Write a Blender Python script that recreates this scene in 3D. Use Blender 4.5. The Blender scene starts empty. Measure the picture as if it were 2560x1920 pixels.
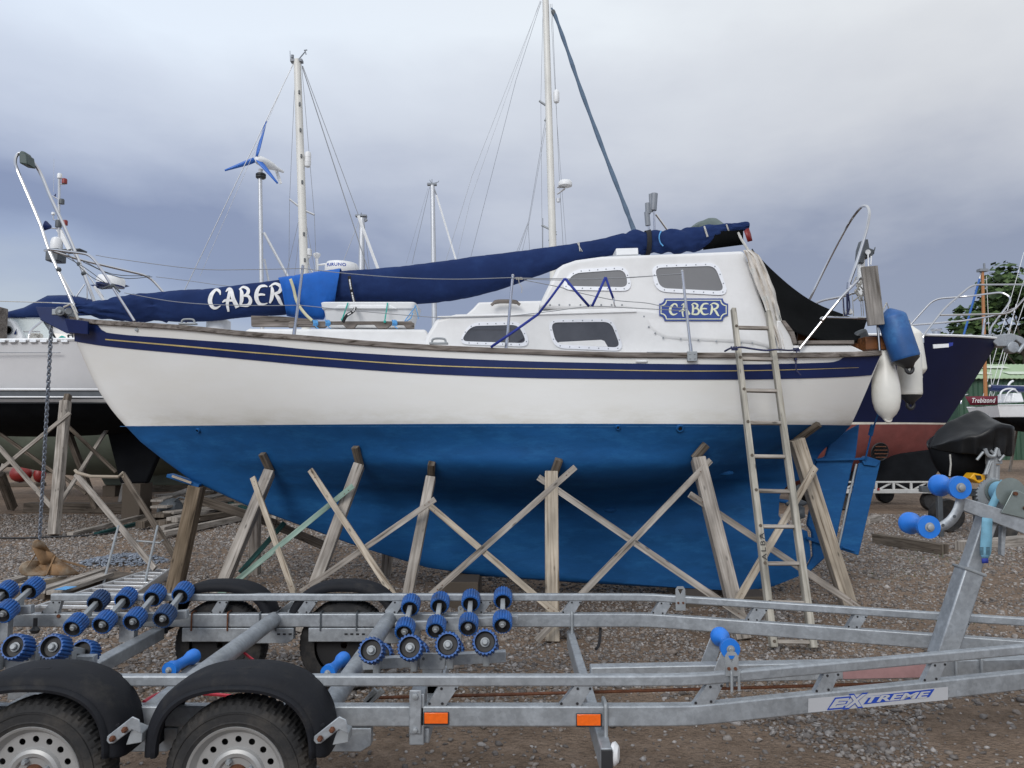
import bpy, bmesh, math, random
import numpy as np
from mathutils import Vector, Matrix, noise as mnoise
random.seed(7); np.random.seed(7)
R = math.radians
SC = bpy.context.scene
COL = SC.collection
V = Vector
# ------------------------------------------------------------------ camera
CAMZ, FPX, HOR = 1.55, 1923.0, 1100.0
TH = math.atan((HOR - 960) / FPX)
def at(px, py, Y):
    dx, dy = (px - 1280) / FPX, (960 - py) / FPX
    t = Y / (math.cos(TH) - dy * math.sin(TH))
    return V((dx * t, Y, CAMZ + (math.sin(TH) + dy * math.cos(TH)) * t))
def atz(px, py, z):
    p = at(px, py, 1.0)
    t = (z - CAMZ) / (p.z - CAMZ)
    return at(px, py, t)
def ground(px, py): return atz(px, py, 0.0)
cam = bpy.data.cameras.new('camera'); cam.sensor_width = 36; cam.lens = FPX / 2560 * 36
cam.clip_end = 2000; cam.clip_start = .05
camo = bpy.data.objects.new('camera', cam); COL.objects.link(camo)
camo.location = (0, 0, CAMZ); camo.rotation_euler = (R(90) + TH, 0, 0)
SC.camera = camo
# ------------------------------------------------------------------ materials
MATS = {}
def mat(name, col, rough=.5, metal=0, var=0., vscale=4, bump=0., bscale=40, stretch=(1, 1, 1), coord='Object',
        dirt=None, dscale=1.5, dlo=.5, dhi=.75, spec=.5, coat=0, emit=0, trans=0, alpha=1, rvar=0, sheen=0, detail=6, spangle=0, stain=None):
    m = bpy.data.materials.new(name); m.use_nodes = True
    nt = m.node_tree; N, L = nt.nodes, nt.links
    b = N['Principled BSDF']
    b.inputs['Roughness'].default_value = rough; b.inputs['Metallic'].default_value = metal
    b.inputs['Specular IOR Level'].default_value = spec
    b.inputs['Coat Weight'].default_value = coat
    b.inputs['Sheen Weight'].default_value = sheen
    b.inputs['Transmission Weight'].default_value = trans
    c4 = (*col, 1)
    b.inputs['Base Color'].default_value = c4
    tc = N.new('ShaderNodeTexCoord'); mp = N.new('ShaderNodeMapping')
    mp.inputs['Scale'].default_value = stretch
    L.new(tc.outputs[coord], mp.inputs['Vector'])
    out = None
    if var:
        n = N.new('ShaderNodeTexNoise'); n.inputs['Scale'].default_value = vscale; n.inputs['Detail'].default_value = detail
        n.inputs['Roughness'].default_value = .65
        L.new(mp.outputs[0], n.inputs['Vector'])
        r = N.new('ShaderNodeMapRange'); r.inputs[1].default_value = .3; r.inputs[2].default_value = .7
        r.inputs[3].default_value = 1 - var; r.inputs[4].default_value = 1 + var
        L.new(n.outputs['Fac'], r.inputs[0])
        mx = N.new('ShaderNodeMix'); mx.data_type = 'RGBA'; mx.blend_type = 'MULTIPLY'; mx.inputs[0].default_value = 1
        mx.inputs[6].default_value = c4; L.new(r.outputs[0], mx.inputs[7]); out = mx.outputs[2]
        if rvar:
            r2 = N.new('ShaderNodeMapRange'); r2.inputs[1].default_value = .3; r2.inputs[2].default_value = .7
            r2.inputs[3].default_value = rough - rvar; r2.inputs[4].default_value = rough + rvar
            L.new(n.outputs['Fac'], r2.inputs[0]); L.new(r2.outputs[0], b.inputs['Roughness'])
    if spangle:
        vv = N.new('ShaderNodeTexVoronoi'); vv.inputs['Scale'].default_value = 55; L.new(mp.outputs[0], vv.inputs['Vector'])
        sp = N.new('ShaderNodeSeparateColor'); L.new(vv.outputs['Color'], sp.inputs[0])
        r = N.new('ShaderNodeMapRange'); r.inputs[3].default_value = 1 - spangle; r.inputs[4].default_value = 1 + spangle; L.new(sp.outputs[0], r.inputs[0])
        mx = N.new('ShaderNodeMix'); mx.data_type = 'RGBA'; mx.blend_type = 'MULTIPLY'; mx.inputs[0].default_value = 1
        L.new(out, mx.inputs[6]); L.new(r.outputs[0], mx.inputs[7]); out = mx.outputs[2]
    if dirt:
        n = N.new('ShaderNodeTexNoise'); n.inputs['Scale'].default_value = dscale; n.inputs['Detail'].default_value = 8
        n.inputs['Roughness'].default_value = .7
        L.new(mp.outputs[0], n.inputs['Vector'])
        r = N.new('ShaderNodeMapRange'); r.inputs[1].default_value = dlo; r.inputs[2].default_value = dhi
        L.new(n.outputs['Fac'], r.inputs[0])
        mx = N.new('ShaderNodeMix'); mx.data_type = 'RGBA'
        L.new(r.outputs[0], mx.inputs[0])
        if out: L.new(out, mx.inputs[6])
        else: mx.inputs[6].default_value = c4
        mx.inputs[7].default_value = (*dirt, 1); out = mx.outputs[2]
    if stain:            # (colour, z where it is strongest, z where it ends, scale): a scum mark with its own ragged shape
        sc, za, zb, ss = stain
        sz = N.new('ShaderNodeSeparateXYZ'); L.new(tc.outputs['Object'], sz.inputs[0])
        r = N.new('ShaderNodeMapRange'); r.inputs[1].default_value = zb; r.inputs[2].default_value = za; L.new(sz.outputs['Z'], r.inputs[0])
        n = N.new('ShaderNodeTexNoise'); n.inputs['Scale'].default_value = ss; n.inputs['Detail'].default_value = 8; n.inputs['Roughness'].default_value = .7; L.new(mp.outputs[0], n.inputs['Vector'])
        r2 = N.new('ShaderNodeMapRange'); r2.inputs[1].default_value = .42; r2.inputs[2].default_value = .72; L.new(n.outputs['Fac'], r2.inputs[0])
        ml = N.new('ShaderNodeMath'); ml.operation = 'MULTIPLY'; L.new(r.outputs[0], ml.inputs[0]); L.new(r2.outputs[0], ml.inputs[1])
        mx = N.new('ShaderNodeMix'); mx.data_type = 'RGBA'; L.new(ml.outputs[0], mx.inputs[0])
        if out: L.new(out, mx.inputs[6])
        else: mx.inputs[6].default_value = c4
        mx.inputs[7].default_value = (*sc, 1); out = mx.outputs[2]
    if out: L.new(out, b.inputs['Base Color'])
    if bump:
        n = N.new('ShaderNodeTexNoise'); n.inputs['Scale'].default_value = bscale; n.inputs['Detail'].default_value = 5
        L.new(mp.outputs[0], n.inputs['Vector'])
        bp = N.new('ShaderNodeBump'); bp.inputs['Strength'].default_value = bump; bp.inputs['Distance'].default_value = .01
        L.new(n.outputs['Fac'], bp.inputs['Height']); L.new(bp.outputs[0], b.inputs['Normal'])
    if emit:
        b.inputs['Emission Color'].default_value = c4; b.inputs['Emission Strength'].default_value = emit
    MATS[name] = m
    return m
def wood(name, c1, c2, dark=(.03, .022, .015), coord='UV', st=(2.0, 45, 45), rough=.85):
    m = bpy.data.materials.new(name); m.use_nodes = True
    N, L = m.node_tree.nodes, m.node_tree.links
    b = N['Principled BSDF']; b.inputs['Roughness'].default_value = rough; b.inputs['Specular IOR Level'].default_value = .25
    tc = N.new('ShaderNodeTexCoord'); mp = N.new('ShaderNodeMapping'); mp.inputs['Scale'].default_value = st
    L.new(tc.outputs[coord], mp.inputs['Vector'])
    n = N.new('ShaderNodeTexNoise'); n.inputs['Scale'].default_value = 1; n.inputs['Detail'].default_value = 7; n.inputs['Distortion'].default_value = .6
    L.new(mp.outputs[0], n.inputs['Vector'])
    cr = N.new('ShaderNodeValToRGB'); e = cr.color_ramp.elements
    e[0].position = .28; e[0].color = (*dark, 1); e[1].position = .42; e[1].color = (*c1, 1)
    x = cr.color_ramp.elements.new(.7); x.color = (*c2, 1)
    L.new(n.outputs['Fac'], cr.inputs[0])
    mp2 = N.new('ShaderNodeMapping'); mp2.inputs['Scale'].default_value = (4, 10, 10); L.new(tc.outputs[coord], mp2.inputs['Vector'])
    n2 = N.new('ShaderNodeTexNoise'); n2.inputs['Scale'].default_value = .8; n2.inputs['Detail'].default_value = 4
    L.new(mp2.outputs[0], n2.inputs['Vector'])
    r = N.new('ShaderNodeMapRange'); r.inputs[1].default_value = .3; r.inputs[2].default_value = .7; r.inputs[3].default_value = .62; r.inputs[4].default_value = 1.2
    L.new(n2.outputs['Fac'], r.inputs[0])
    vo = N.new('ShaderNodeTexVoronoi'); vo.inputs['Scale'].default_value = 1; mp3 = N.new('ShaderNodeMapping'); mp3.inputs['Scale'].default_value = (5, 14, 14)
    L.new(tc.outputs[coord], mp3.inputs['Vector']); L.new(mp3.outputs[0], vo.inputs['Vector'])
    kr = N.new('ShaderNodeMapRange'); kr.inputs[1].default_value = .06; kr.inputs[2].default_value = .16; kr.inputs[3].default_value = .35; kr.inputs[4].default_value = 1
    L.new(vo.outputs['Distance'], kr.inputs[0])
    ml = N.new('ShaderNodeMath'); ml.operation = 'MULTIPLY'; L.new(r.outputs[0], ml.inputs[0]); L.new(kr.outputs[0], ml.inputs[1])
    mx = N.new('ShaderNodeMix'); mx.data_type = 'RGBA'; mx.blend_type = 'MULTIPLY'; mx.inputs[0].default_value = 1
    L.new(cr.outputs[0], mx.inputs[6]); L.new(ml.outputs[0], mx.inputs[7]); L.new(mx.outputs[2], b.inputs['Base Color'])
    bp = N.new('ShaderNodeBump'); bp.inputs['Strength'].default_value = .5; bp.inputs['Distance'].default_value = .004
    L.new(n.outputs['Fac'], bp.inputs['Height']); L.new(bp.outputs[0], b.inputs['Normal'])
    return m
# ------------------------------------------------------------------ mesh builder
def catmull(pts, n=8):
    P = [V(p) for p in pts]; 
    if len(P) < 3: return P
    E = [2 * P[0] - P[1]] + P + [2 * P[-1] - P[-2]]; out = []
    for i in range(1, len(E) - 2):
        a, b, c, d = E[i - 1:i + 3]
        for k in range(n):
            t = k / n
            out.append(.5 * ((2 * b) + (c - a) * t + (2 * a - 5 * b + 4 * c - d) * t * t + (3 * b - a - 3 * c + d) * t ** 3))
    out.append(P[-1]); return out
def rnd_corner(pts, r, n=5, closed=False):
    """round the corners of a polyline"""
    P = [V(p) for p in pts]; out = []; N_ = len(P)
    for i in range(N_):
        if not closed and i in (0, N_ - 1): out.append(P[i]); continue
        a, b, c = P[i - 1], P[i], P[(i + 1) % N_]
        d1, d2 = a - b, c - b
        rr = min(r, d1.length * .48, d2.length * .48)
        s, e = b + d1.normalized() * rr, b + d2.normalized() * rr
        for k in range(n + 1):
            t = k / n; out.append((1 - t) ** 2 * s + 2 * t * (1 - t) * b + t * t * e)
    return out
def lin(x, xs, ys):
    return float(np.interp(x, xs, ys))
class Spl:
    """monotone-ish cubic through points"""
    def __init__(s, xs, ys):
        s.x = np.array(xs, float); s.y = np.array(ys, float)
        h = np.diff(s.x); d = np.diff(s.y) / h; m = np.zeros(len(s.x))
        m[0], m[-1] = d[0], d[-1]
        for i in range(1, len(d)):
            m[i] = 0 if d[i - 1] * d[i] <= 0 else 2 * d[i - 1] * d[i] / (d[i - 1] + d[i])
        s.m = m
    def __call__(s, t):
        t = min(max(t, s.x[0]), s.x[-1]); i = min(max(int(np.searchsorted(s.x, t)) - 1, 0), len(s.x) - 2)
        h = s.x[i + 1] - s.x[i]; u = (t - s.x[i]) / h
        return float((2 * u ** 3 - 3 * u * u + 1) * s.y[i] + (u ** 3 - 2 * u * u + u) * h * s.m[i] + (-2 * u ** 3 + 3 * u * u) * s.y[i + 1] + (u ** 3 - u * u) * h * s.m[i + 1])
def frame(d, up=None):
    d = d.normalized()
    up = V(up) if up is not None else (V((0, 0, 1)) if abs(d.z) < .95 else V((1, 0, 0)))
    s = d.cross(up)
    if s.length < 1e-5: s = d.cross(V((0, 1, 0)))
    s.normalize(); return d, s, s.cross(d).normalized()
ORIG = {}
class MB:
    def __init__(s): s.v = []; s.f = []; s.mi = []; s.uv = []; s.hasuv = False
    def add(s, vs, fs, mi=0, uvs=None):
        o = len(s.v); s.v += [V(p) for p in vs]
        for k, f in enumerate(fs):
            s.f.append([i + o for i in f]); s.mi.append(mi)
            s.uv.append(uvs[k] if uvs else None)
        if uvs: s.hasuv = True
        return s
    def bar(s, p0, p1, w, h, up=None, mi=0, w1=None, h1=None):
        """box along p0-p1; w across (side), h along the 'up' axis"""
        p0, p1 = V(p0), V(p1); d, sd, u = frame(p1 - p0, up); Ln = (p1 - p0).length
        w1 = w if w1 is None else w1; h1 = h if h1 is None else h1
        c = []
        for p, a, b in ((p0, w, h), (p1, w1, h1)):
            for x, y in ((-1, -1), (1, -1), (1, 1), (-1, 1)): c.append(p + sd * (x * a / 2) + u * (y * b / 2))
        fs = [(0, 1, 2, 3), (7, 6, 5, 4), (0, 4, 5, 1), (1, 5, 6, 2), (2, 6, 7, 3), (3, 7, 4, 0)]
        o, q = random.random() * 9, random.random() * 9
        side = [(w, 0), (h, w), (w, w + h), (h, 2 * w + h)]
        uvs = [[(o, q), (o, q + w), (o + h * .2, q + w), (o + h * .2, q)]] * 2
        for a, off in side: uvs.append([(o, q + off), (o + Ln, q + off), (o + Ln, q + off + a), (o, q + off + a)])
        return s.add(c, fs, mi, uvs)
    def box(s, c, sz, rot=None, mi=0):
        c = V(c); M = rot.to_3x3() if rot is not None else Matrix.Identity(3)
        vs = [c + M @ V((x * sz[0] / 2, y * sz[1] / 2, z * sz[2] / 2)) for z in (-1, 1) for x, y in ((-1, -1), (1, -1), (1, 1), (-1, 1))]
        return s.add(vs, [(3, 2, 1, 0), (4, 5, 6, 7), (0, 1, 5, 4), (1, 2, 6, 5), (2, 3, 7, 6), (3, 0, 4, 7)], mi)
    def tube(s, pts, r, n=8, mi=0, cap=True, closed=False):
        P = [V(p) for p in pts]; m = len(P)
        rs = r if isinstance(r, (list, tuple)) else [r] * m
        vs, fs = [], []; prev = None
        for i in range(m):
            if closed: d = P[(i + 1) % m] - P[i - 1]
            else: d = P[min(i + 1, m - 1)] - P[max(i - 1, 0)]
            if d.length < 1e-9: d = V((0, 0, 1))
            d.normalize()
            if prev is None: _, a, b = frame(d)
            else:
                a = prev - d * prev.dot(d)
                if a.length < 1e-6: _, a, b = frame(d)
                a.normalize(); b = a.cross(d)
            prev = a
            for k in range(n):
                t = 2 * math.pi * k / n
                vs.append(P[i] + (a * math.cos(t) + b * math.sin(t)) * rs[i])
        for i in range(m if closed else m - 1):
            for k in range(n):
                j = (i + 1) % m
                fs.append((i * n + k, i * n + (k + 1) % n, j * n + (k + 1) % n, j * n + k))
        if cap and not closed:
            fs.append(tuple(range(n))[::-1]); fs.append(tuple((m - 1) * n + k for k in range(n)))
        return s.add(vs, fs, mi)
    def lathe(s, prof, o, axis, n=24, mi=0, cap=True, mod=None):
        """prof: (r, h) along axis from o"""
        o = V(o); d, a, b = frame(V(axis)); vs, fs = [], []
        for j, (r, h) in enumerate(prof):
            for k in range(n):
                t = 2 * math.pi * k / n; rr = r if mod is None else mod(r, j, k)
                vs.append(o + d * h + (a * math.cos(t) + b * math.sin(t)) * rr)
        m = len(prof)
        for i in range(m - 1):
            for k in range(n): fs.append((i * n + k, i * n + (k + 1) % n, (i + 1) * n + (k + 1) % n, (i + 1) * n + k))
        if cap:
            fs.append(tuple(range(n))[::-1]); fs.append(tuple((m - 1) * n + k for k in range(n)))
        return s.add(vs, fs, mi)
    def cyl(s, p0, p1, r, n=12, mi=0): return s.tube([p0, p1], r, n, mi)
    def prism(s, pts, off, mi=0):
        P = [V(p) for p in pts]; off = V(off); n = len(P)
        fs = [tuple(range(n)), tuple(range(2 * n - 1, n - 1, -1))]
        for i in range(n): fs.append(((i + 1) % n, i, n + i, n + (i + 1) % n))
        return s.add(P + [p + off for p in P], fs, mi)
    def grid(s, rows, mi=0, closed=False):
        n = len(rows[0]); vs = [p for r in rows for p in r]; fs = []
        for i in range(len(rows) - 1):
            for k in range(n if closed else n - 1):
                k2 = (k + 1) % n
                fs.append((i * n + k, i * n + k2, (i + 1) * n + k2, (i + 1) * n + k))
        return s.add(vs, fs, mi)
    def ribbon(s, pts, ws, nrm, mi=0):
        """flat strip along pts with widths, in the plane normal to nrm"""
        P = [V(p) for p in pts]; nrm = V(nrm); L_, R_ = [], []
        for i, p in enumerate(P):
            d = P[min(i + 1, len(P) - 1)] - P[max(i - 1, 0)]; sd = d.cross(nrm)
            if sd.length < 1e-9: sd = V((1, 0, 0))
            sd.normalize(); w = ws[i] if isinstance(ws, (list, tuple)) else ws
            L_.append(p - sd * w / 2); R_.append(p + sd * w / 2)
        return s.grid([L_, R_], mi)
    def sphere(s, c, r, n=14, mi=0, sz=(1, 1, 1)):
        c = V(c); rows = []
        for i in range(n // 2 + 1):
            t = math.pi * i / (n // 2); 
            rows.append([c + V((r * sz[0] * math.sin(t) * math.cos(2 * math.pi * k / n), r * sz[1] * math.sin(t) * math.sin(2 * math.pi * k / n), r * sz[2] * math.cos(t))) for k in range(n)])
        return s.grid(rows, mi, True)
    def build(s, name, mats, parent=None, angle=35, bevel=0, solid=0, subsurf=0, label=None, seg=2):
        if not isinstance(mats, (list, tuple)): mats = [mats]
        if parent is not None: o0 = ORIG[parent.name]
        else:
            xs = [p.x for p in s.v]; ys = [p.y for p in s.v]; zs = [p.z for p in s.v]
            o0 = V(((min(xs) + max(xs)) / 2, (min(ys) + max(ys)) / 2, min(zs)))
        me = bpy.data.meshes.new(name)
        me.from_pydata([p - o0 for p in s.v], [], s.f)
        for m in mats: me.materials.append(m)
        if len(mats) > 1: me.polygons.foreach_set('material_index', s.mi)
        if s.hasuv:
            ul = me.uv_layers.new(name='UVMap'); flat = []
            for f, u in zip(s.f, s.uv):
                for i in range(len(f)): flat += list(u[i]) if u else [s.v[f[i]].x, s.v[f[i]].z]
            ul.data.foreach_set('uv', flat)
        me.validate()
        bm = bmesh.new(); bm.from_mesh(me); bmesh.ops.recalc_face_normals(bm, faces=bm.faces); bm.to_mesh(me); bm.free()
        if angle:
            me.polygons.foreach_set('use_smooth', [True] * len(me.polygons)); me.set_sharp_from_angle(angle=R(angle))
        me.update()
        o = bpy.data.objects.new(name, me); COL.objects.link(o)
        ORIG[o.name] = o0
        if parent is not None: o.parent = parent
        else: o.location = o0
        if solid:
            md = o.modifiers.new('thickness', 'SOLIDIFY'); md.thickness = solid; md.offset = 0
        if bevel:
            md = o.modifiers.new('bevel', 'BEVEL'); md.width = bevel; md.segments = seg; md.limit_method = 'ANGLE'; md.angle_limit = R(40)
        if subsurf:
            md = o.modifiers.new('subd', 'SUBSURF'); md.levels = subsurf; md.render_levels = subsurf
        if label: o['label'] = label
        return o
def empty(name, loc):
    o = bpy.data.objects.new(name, None); COL.objects.link(o); o.location = loc; ORIG[o.name] = V(loc)
    o.empty_display_size = .2
    return o
from mathutils.bvhtree import BVHTree
def caster(mb):
    t = BVHTree.FromPolygons([tuple(p) for p in mb.v], [tuple(f) for f in mb.f]); o = V((0, 0, CAMZ))
    def f(px, py, off=0.0):
        d = (at(px, py, 5.0) - o).normalized(); h = t.ray_cast(o, d)
        return None if h[0] is None else h[0] - d * off
    return f
def tag(o, label, cat, group=None, kind=None):
    if label: o['label'] = label
    if cat: o['category'] = cat
    if group: o['group'] = group
    if kind: o['kind'] = kind
    return o
def text_mesh(txt, size=1.0, shear=0, offset=0, spacing=1.0, xs=1.0):
    """letters of Blender's built-in font as flat triangles in the XY plane: (verts, faces, width, height)"""
    cu = bpy.data.curves.new('txt', 'FONT'); cu.body = txt; cu.size = size; cu.shear = shear; cu.offset = offset
    cu.space_character = spacing; cu.resolution_u = 4
    ob = bpy.data.objects.new('txt', cu); COL.objects.link(ob)
    bpy.context.view_layer.update()
    dg = bpy.context.evaluated_depsgraph_get(); me = bpy.data.meshes.new_from_object(ob.evaluated_get(dg))
    vs = [V(v.co) for v in me.vertices]; fs = [tuple(p.vertices) for p in me.polygons]
    bpy.data.objects.remove(ob); bpy.data.meshes.remove(me); bpy.data.curves.remove(cu)
    x0 = min(v.x for v in vs); x1 = max(v.x for v in vs); y0 = min(v.y for v in vs); y1 = max(v.y for v in vs)
    vs = [V(((v.x - x0) / (x1 - x0), (v.y - y0) / (y1 - y0), 0)) for v in vs]
    return vs, fs
def curve_plate(outer, holes, depth, to3d, bevel=0):
    """2D outline with holes -> solid plate. to3d maps (x, y, z) to world."""
    cu = bpy.data.curves.new('pl', 'CURVE'); cu.dimensions = '2D'; cu.fill_mode = 'BOTH'; cu.extrude = depth / 2; cu.bevel_depth = bevel; cu.bevel_resolution = 1
    for loop in [outer] + holes:
        sp = cu.splines.new('POLY'); sp.points.add(len(loop) - 1); sp.use_cyclic_u = True
        for k, p in enumerate(loop): sp.points[k].co = (p[0], p[1], 0, 1)
    ob = bpy.data.objects.new('pl', cu); COL.objects.link(ob); bpy.context.view_layer.update()
    dg = bpy.context.evaluated_depsgraph_get(); me = bpy.data.meshes.new_from_object(ob.evaluated_get(dg))
    vs = [to3d(v.co.x, v.co.y, v.co.z) for v in me.vertices]; fs = [tuple(p.vertices) for p in me.polygons]
    bpy.data.objects.remove(ob); bpy.data.meshes.remove(me); bpy.data.curves.remove(cu)
    return vs, fs
# ------------------------------------------------------------------ materials used
M_white = mat('white_gelcoat', (.79, .792, .775), .26, var=.02, vscale=1.2, coat=.25, dirt=(.74, .725, .67), dscale=.8, dlo=.45, dhi=.9, stretch=(.5, 1, 2), stain=((.62, .60, .53), 1.70, 1.88, 4.0))
M_cabin = mat('cabin_white_paint', (.70, .70, .70), .4, var=.03, vscale=3, dirt=(.50, .495, .48), dscale=1.4, dlo=.45, dhi=.95, bump=.03, bscale=60)
M_navy = mat('navy_paint', (.010, .022, .095), .32, var=.15, vscale=3, spec=.35)
M_gold = mat('gold_line_paint', (.62, .50, .22), .35, var=.2, vscale=6, metal=.3)
M_anti = mat('blue_antifouling', (.010, .078, .225), .6, var=.16, vscale=4, bump=.1, bscale=110, dirt=(.020, .125, .31), dscale=5, dlo=.5, dhi=.8, spec=.18, stretch=(.6, 1, 2))
M_wthr = wood('weathered_teak', (.14, .12, .105), (.27, .24, .22), coord='Object', st=(1.6, 40, 40))
M_prop = wood('weathered_softwood', (.27, .24, .21), (.43, .395, .355), dark=(.09, .075, .06))
M_prop2 = wood('pale_softwood', (.33, .28, .22), (.49, .43, .35), dark=(.13, .095, .065))
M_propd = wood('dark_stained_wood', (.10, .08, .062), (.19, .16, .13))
M_green = wood('pale_green_painted_wood', (.20, .30, .25), (.33, .42, .36), dark=(.10, .12, .10))
M_dgreen = wood('dark_green_painted_wood', (.01, .05, .05), (.025, .085, .08))
M_ladder = wood('old_ladder_wood', (.33, .31, .265), (.46, .435, .38), dark=(.17, .145, .11))
M_brown = wood('varnished_wood', (.15, .06, .025), (.24, .10, .04), coord='Object', st=(2, 30, 30), rough=.4)
M_ss = mat('stainless_steel', (.50, .50, .52), .16, metal=1, var=.06, vscale=9)
M_galv = mat('galvanised_steel', (.335, .36, .385), .5, metal=.5, var=.15, vscale=9, dirt=(.24, .26, .28), dscale=26, dlo=.48, dhi=.80, spangle=.09, bump=.06, bscale=50, rvar=.1)
M_galvw = mat('weathered_zinc', (.30, .32, .335), .6, metal=.4, var=.2, vscale=9)
M_black = mat('black_plastic', (.022, .023, .026), .48, var=.2, vscale=8, bump=.08, bscale=120)
M_mud = mat('mudguard_plastic', (.009, .010, .0135), .7, spec=.25, var=.25, vscale=5, bump=.15, bscale=190, dirt=(.045, .041, .036), dscale=4.5, dlo=.56, dhi=.85)
M_tyre = mat('tyre_rubber', (.018, .018, .019), .8, var=.3, vscale=12, bump=.2, bscale=60, dirt=(.075, .064, .052), dscale=6, dlo=.46, dhi=.8)
M_rim = mat('painted_wheel_steel', (.36, .36, .355), .45, metal=.35, var=.08, vscale=8, dirt=(.25, .19, .13), dscale=6, dlo=.58, dhi=.8)
M_rust = mat('rusty_steel', (.11, .04, .018), .85, var=.4, vscale=30, bump=.3, bscale=120)
M_rusty = mat('rusty_galvanised_iron', (.21, .12, .055), .75, var=.35, vscale=7, dirt=(.34, .30, .24), dscale=4, dlo=.5, dhi=.75, bump=.2, bscale=40)
M_roll = mat('blue_roller_rubber', (.012, .088, .31), .5, var=.2, vscale=14, dirt=(.018, .035, .08), dscale=16, dlo=.47, dhi=.72, rvar=.12)
M_rolld = mat('dirty_blue_roller_rubber', (.012, .045, .13), .6, var=.3, vscale=18, dirt=(.02, .03, .05), dscale=14, dlo=.5, dhi=.7)
M_poly = mat('blue_polyurethane', (.015, .17, .62), .4, var=.08, vscale=9)
M_orange = mat('orange_reflector', (.80, .13, .01), .25, var=.12, vscale=60, coat=.5)
M_cover = mat('navy_canvas', (.011, .026, .095), .9, var=.14, vscale=3, bump=.3, bscale=25, spec=.2, dirt=(.017, .04, .125), dscale=3, dlo=.5, dhi=.8)
M_cloth = mat('bright_blue_cloth', (.002, .09, .39), .85, var=.15, vscale=4, bump=.3, bscale=22)
M_bcov = mat('black_canvas', (.0045, .005, .0055), .95, var=.3, vscale=3, bump=.2, bscale=18, spec=.06)
M_curt = mat('cream_canvas', (.62, .585, .54), .85, var=.12, vscale=4, bump=.3, bscale=30, dirt=(.42, .50, .52), dscale=2.4, dlo=.55, dhi=.75)
M_glass = mat('tinted_window', (.045, .045, .05), .05, var=.35, vscale=2.5, spec=.7, coat=.4)  # mottled tone imitates reflections in the panes
M_alu = mat('aluminium_frame', (.74, .75, .78), .35, metal=.35, var=.04, vscale=6)
M_alub = mat('bare_aluminium', (.66, .67, .68), .38, metal=.8, var=.1, vscale=8)
M_wplast = mat('white_plastic', (.74, .75, .76), .4, var=.05, vscale=5)
M_fwhite = mat('white_fender_vinyl', (.70, .69, .64), .38, var=.06, vscale=5, dirt=(.50, .47, .40), dscale=3, dlo=.52, dhi=.8)
M_fblue = mat('blue_fender_vinyl', (.016, .085, .26), .5, var=.2, vscale=6, dirt=(.05, .20, .45), dscale=5, dlo=.5, dhi=.75)
M_sign = mat('nameboard_blue', (.018, .05, .24), .4, var=.05, vscale=4)
M_cream = mat('cream_lettering', (.66, .68, .50), .5)
M_wlet = mat('white_canvas_lettering', (.70, .70, .70), .8, var=.14, vscale=20)
M_ltblk = mat('black_lettering', (.012, .012, .014), .6)
M_ltblue = mat('blue_lettering', (.012, .055, .36), .4)
M_rope = mat('grey_rope', (.42, .41, .38), .9, var=.3, vscale=60)
M_wire = mat('rigging_wire', (.30, .31, .33), .4, metal=.6)
M_nrope = mat('navy_rope', (.03, .035, .09), .9, var=.3, vscale=60)
M_brope = mat('light_blue_rope', (.10, .32, .62), .85, var=.3, vscale=60)
M_grope = mat('green_cord', (.02, .36, .30), .8)
M_strap = mat('blue_webbing', (.018, .035, .26), .8, var=.15, vscale=30)
M_bstrap = mat('black_webbing', (.012, .012, .015), .85)
M_cstrap = mat('cream_webbing', (.52, .50, .34), .85, var=.1, vscale=30)
M_red = mat('red_plastic', (.20, .014, .012), .45, var=.15, vscale=6)
M_redp = mat('faded_red_paint', (.33, .19, .19), .6, var=.2, vscale=9)
M_redc = mat('red_cable', (.45, .03, .05), .5)
M_yel = mat('yellow_paint', (.72, .36, .01), .45, var=.1, vscale=8)
M_grey = mat('grey_plastic', (.20, .22, .25), .5, var=.15, vscale=6)
M_dgrey = mat('dark_grey_plastic', (.07, .08, .09), .5, var=.2, vscale=8)
M_dkgrn = mat('dark_green_plastic', (.05, .075, .07), .5, var=.2, vscale=8)
M_spar = mat('mast_white_paint', (.66, .65, .61), .4, var=.1, vscale=5, stretch=(1, 1, .3))
M_spara = mat('anodised_mast', (.55, .56, .58), .35, metal=.5, var=.06, vscale=5)
M_owood = mat('orange_varnished_spar', (.38, .16, .05), .4, var=.12, vscale=3, stretch=(3, 3, .4))
M_wtb = mat('turbine_blue', (.03, .14, .52), .4)
M_chain = mat('galvanised_chain', (.24, .27, .32), .55, metal=.5, var=.2, vscale=30)
M_winch = mat('zinc_winch', (.24, .28, .27), .42, metal=.6, var=.15, vscale=10)
M_lstrap = mat('pale_blue_webbing', (.15, .33, .44), .8, var=.2, vscale=14)
M_sticker = mat('silver_sticker', (.42, .43, .45), .4, var=.03, vscale=9)
M_tarp = mat('black_tarpaulin', (.006, .0065, .0075), .4, var=.2, vscale=3, bump=.5, bscale=7, spec=.3)
M_gtarp = mat('grey_green_tarp', (.10, .13, .125), .7, var=.2, vscale=5, bump=.4, bscale=14)
M_maroon = mat('maroon_dodger', (.13, .008, .025), .7)
M_red_anti = mat('red_antifouling', (.17, .046, .04), .75, var=.2, vscale=3, dirt=(.16, .035, .03), dscale=4, dlo=.5, dhi=.75, bump=.1, bscale=60)
M_blk_anti = mat('black_antifouling', (.009, .010, .012), .9, var=.3, vscale=3, spec=.08)
M_olive = mat('olive_antifouling', (.12, .14, .11), .75, var=.25, vscale=1.5)
M_hullnavy = mat('dark_navy_hull', (.006, .010, .040), .35, var=.1, vscale=2, spec=.25)
M_boot = mat('white_boot_stripe', (.62, .58, .50), .5, var=.12, vscale=5, dirt=(.35, .16, .06), dscale=3, dlo=.62, dhi=.8)
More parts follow.
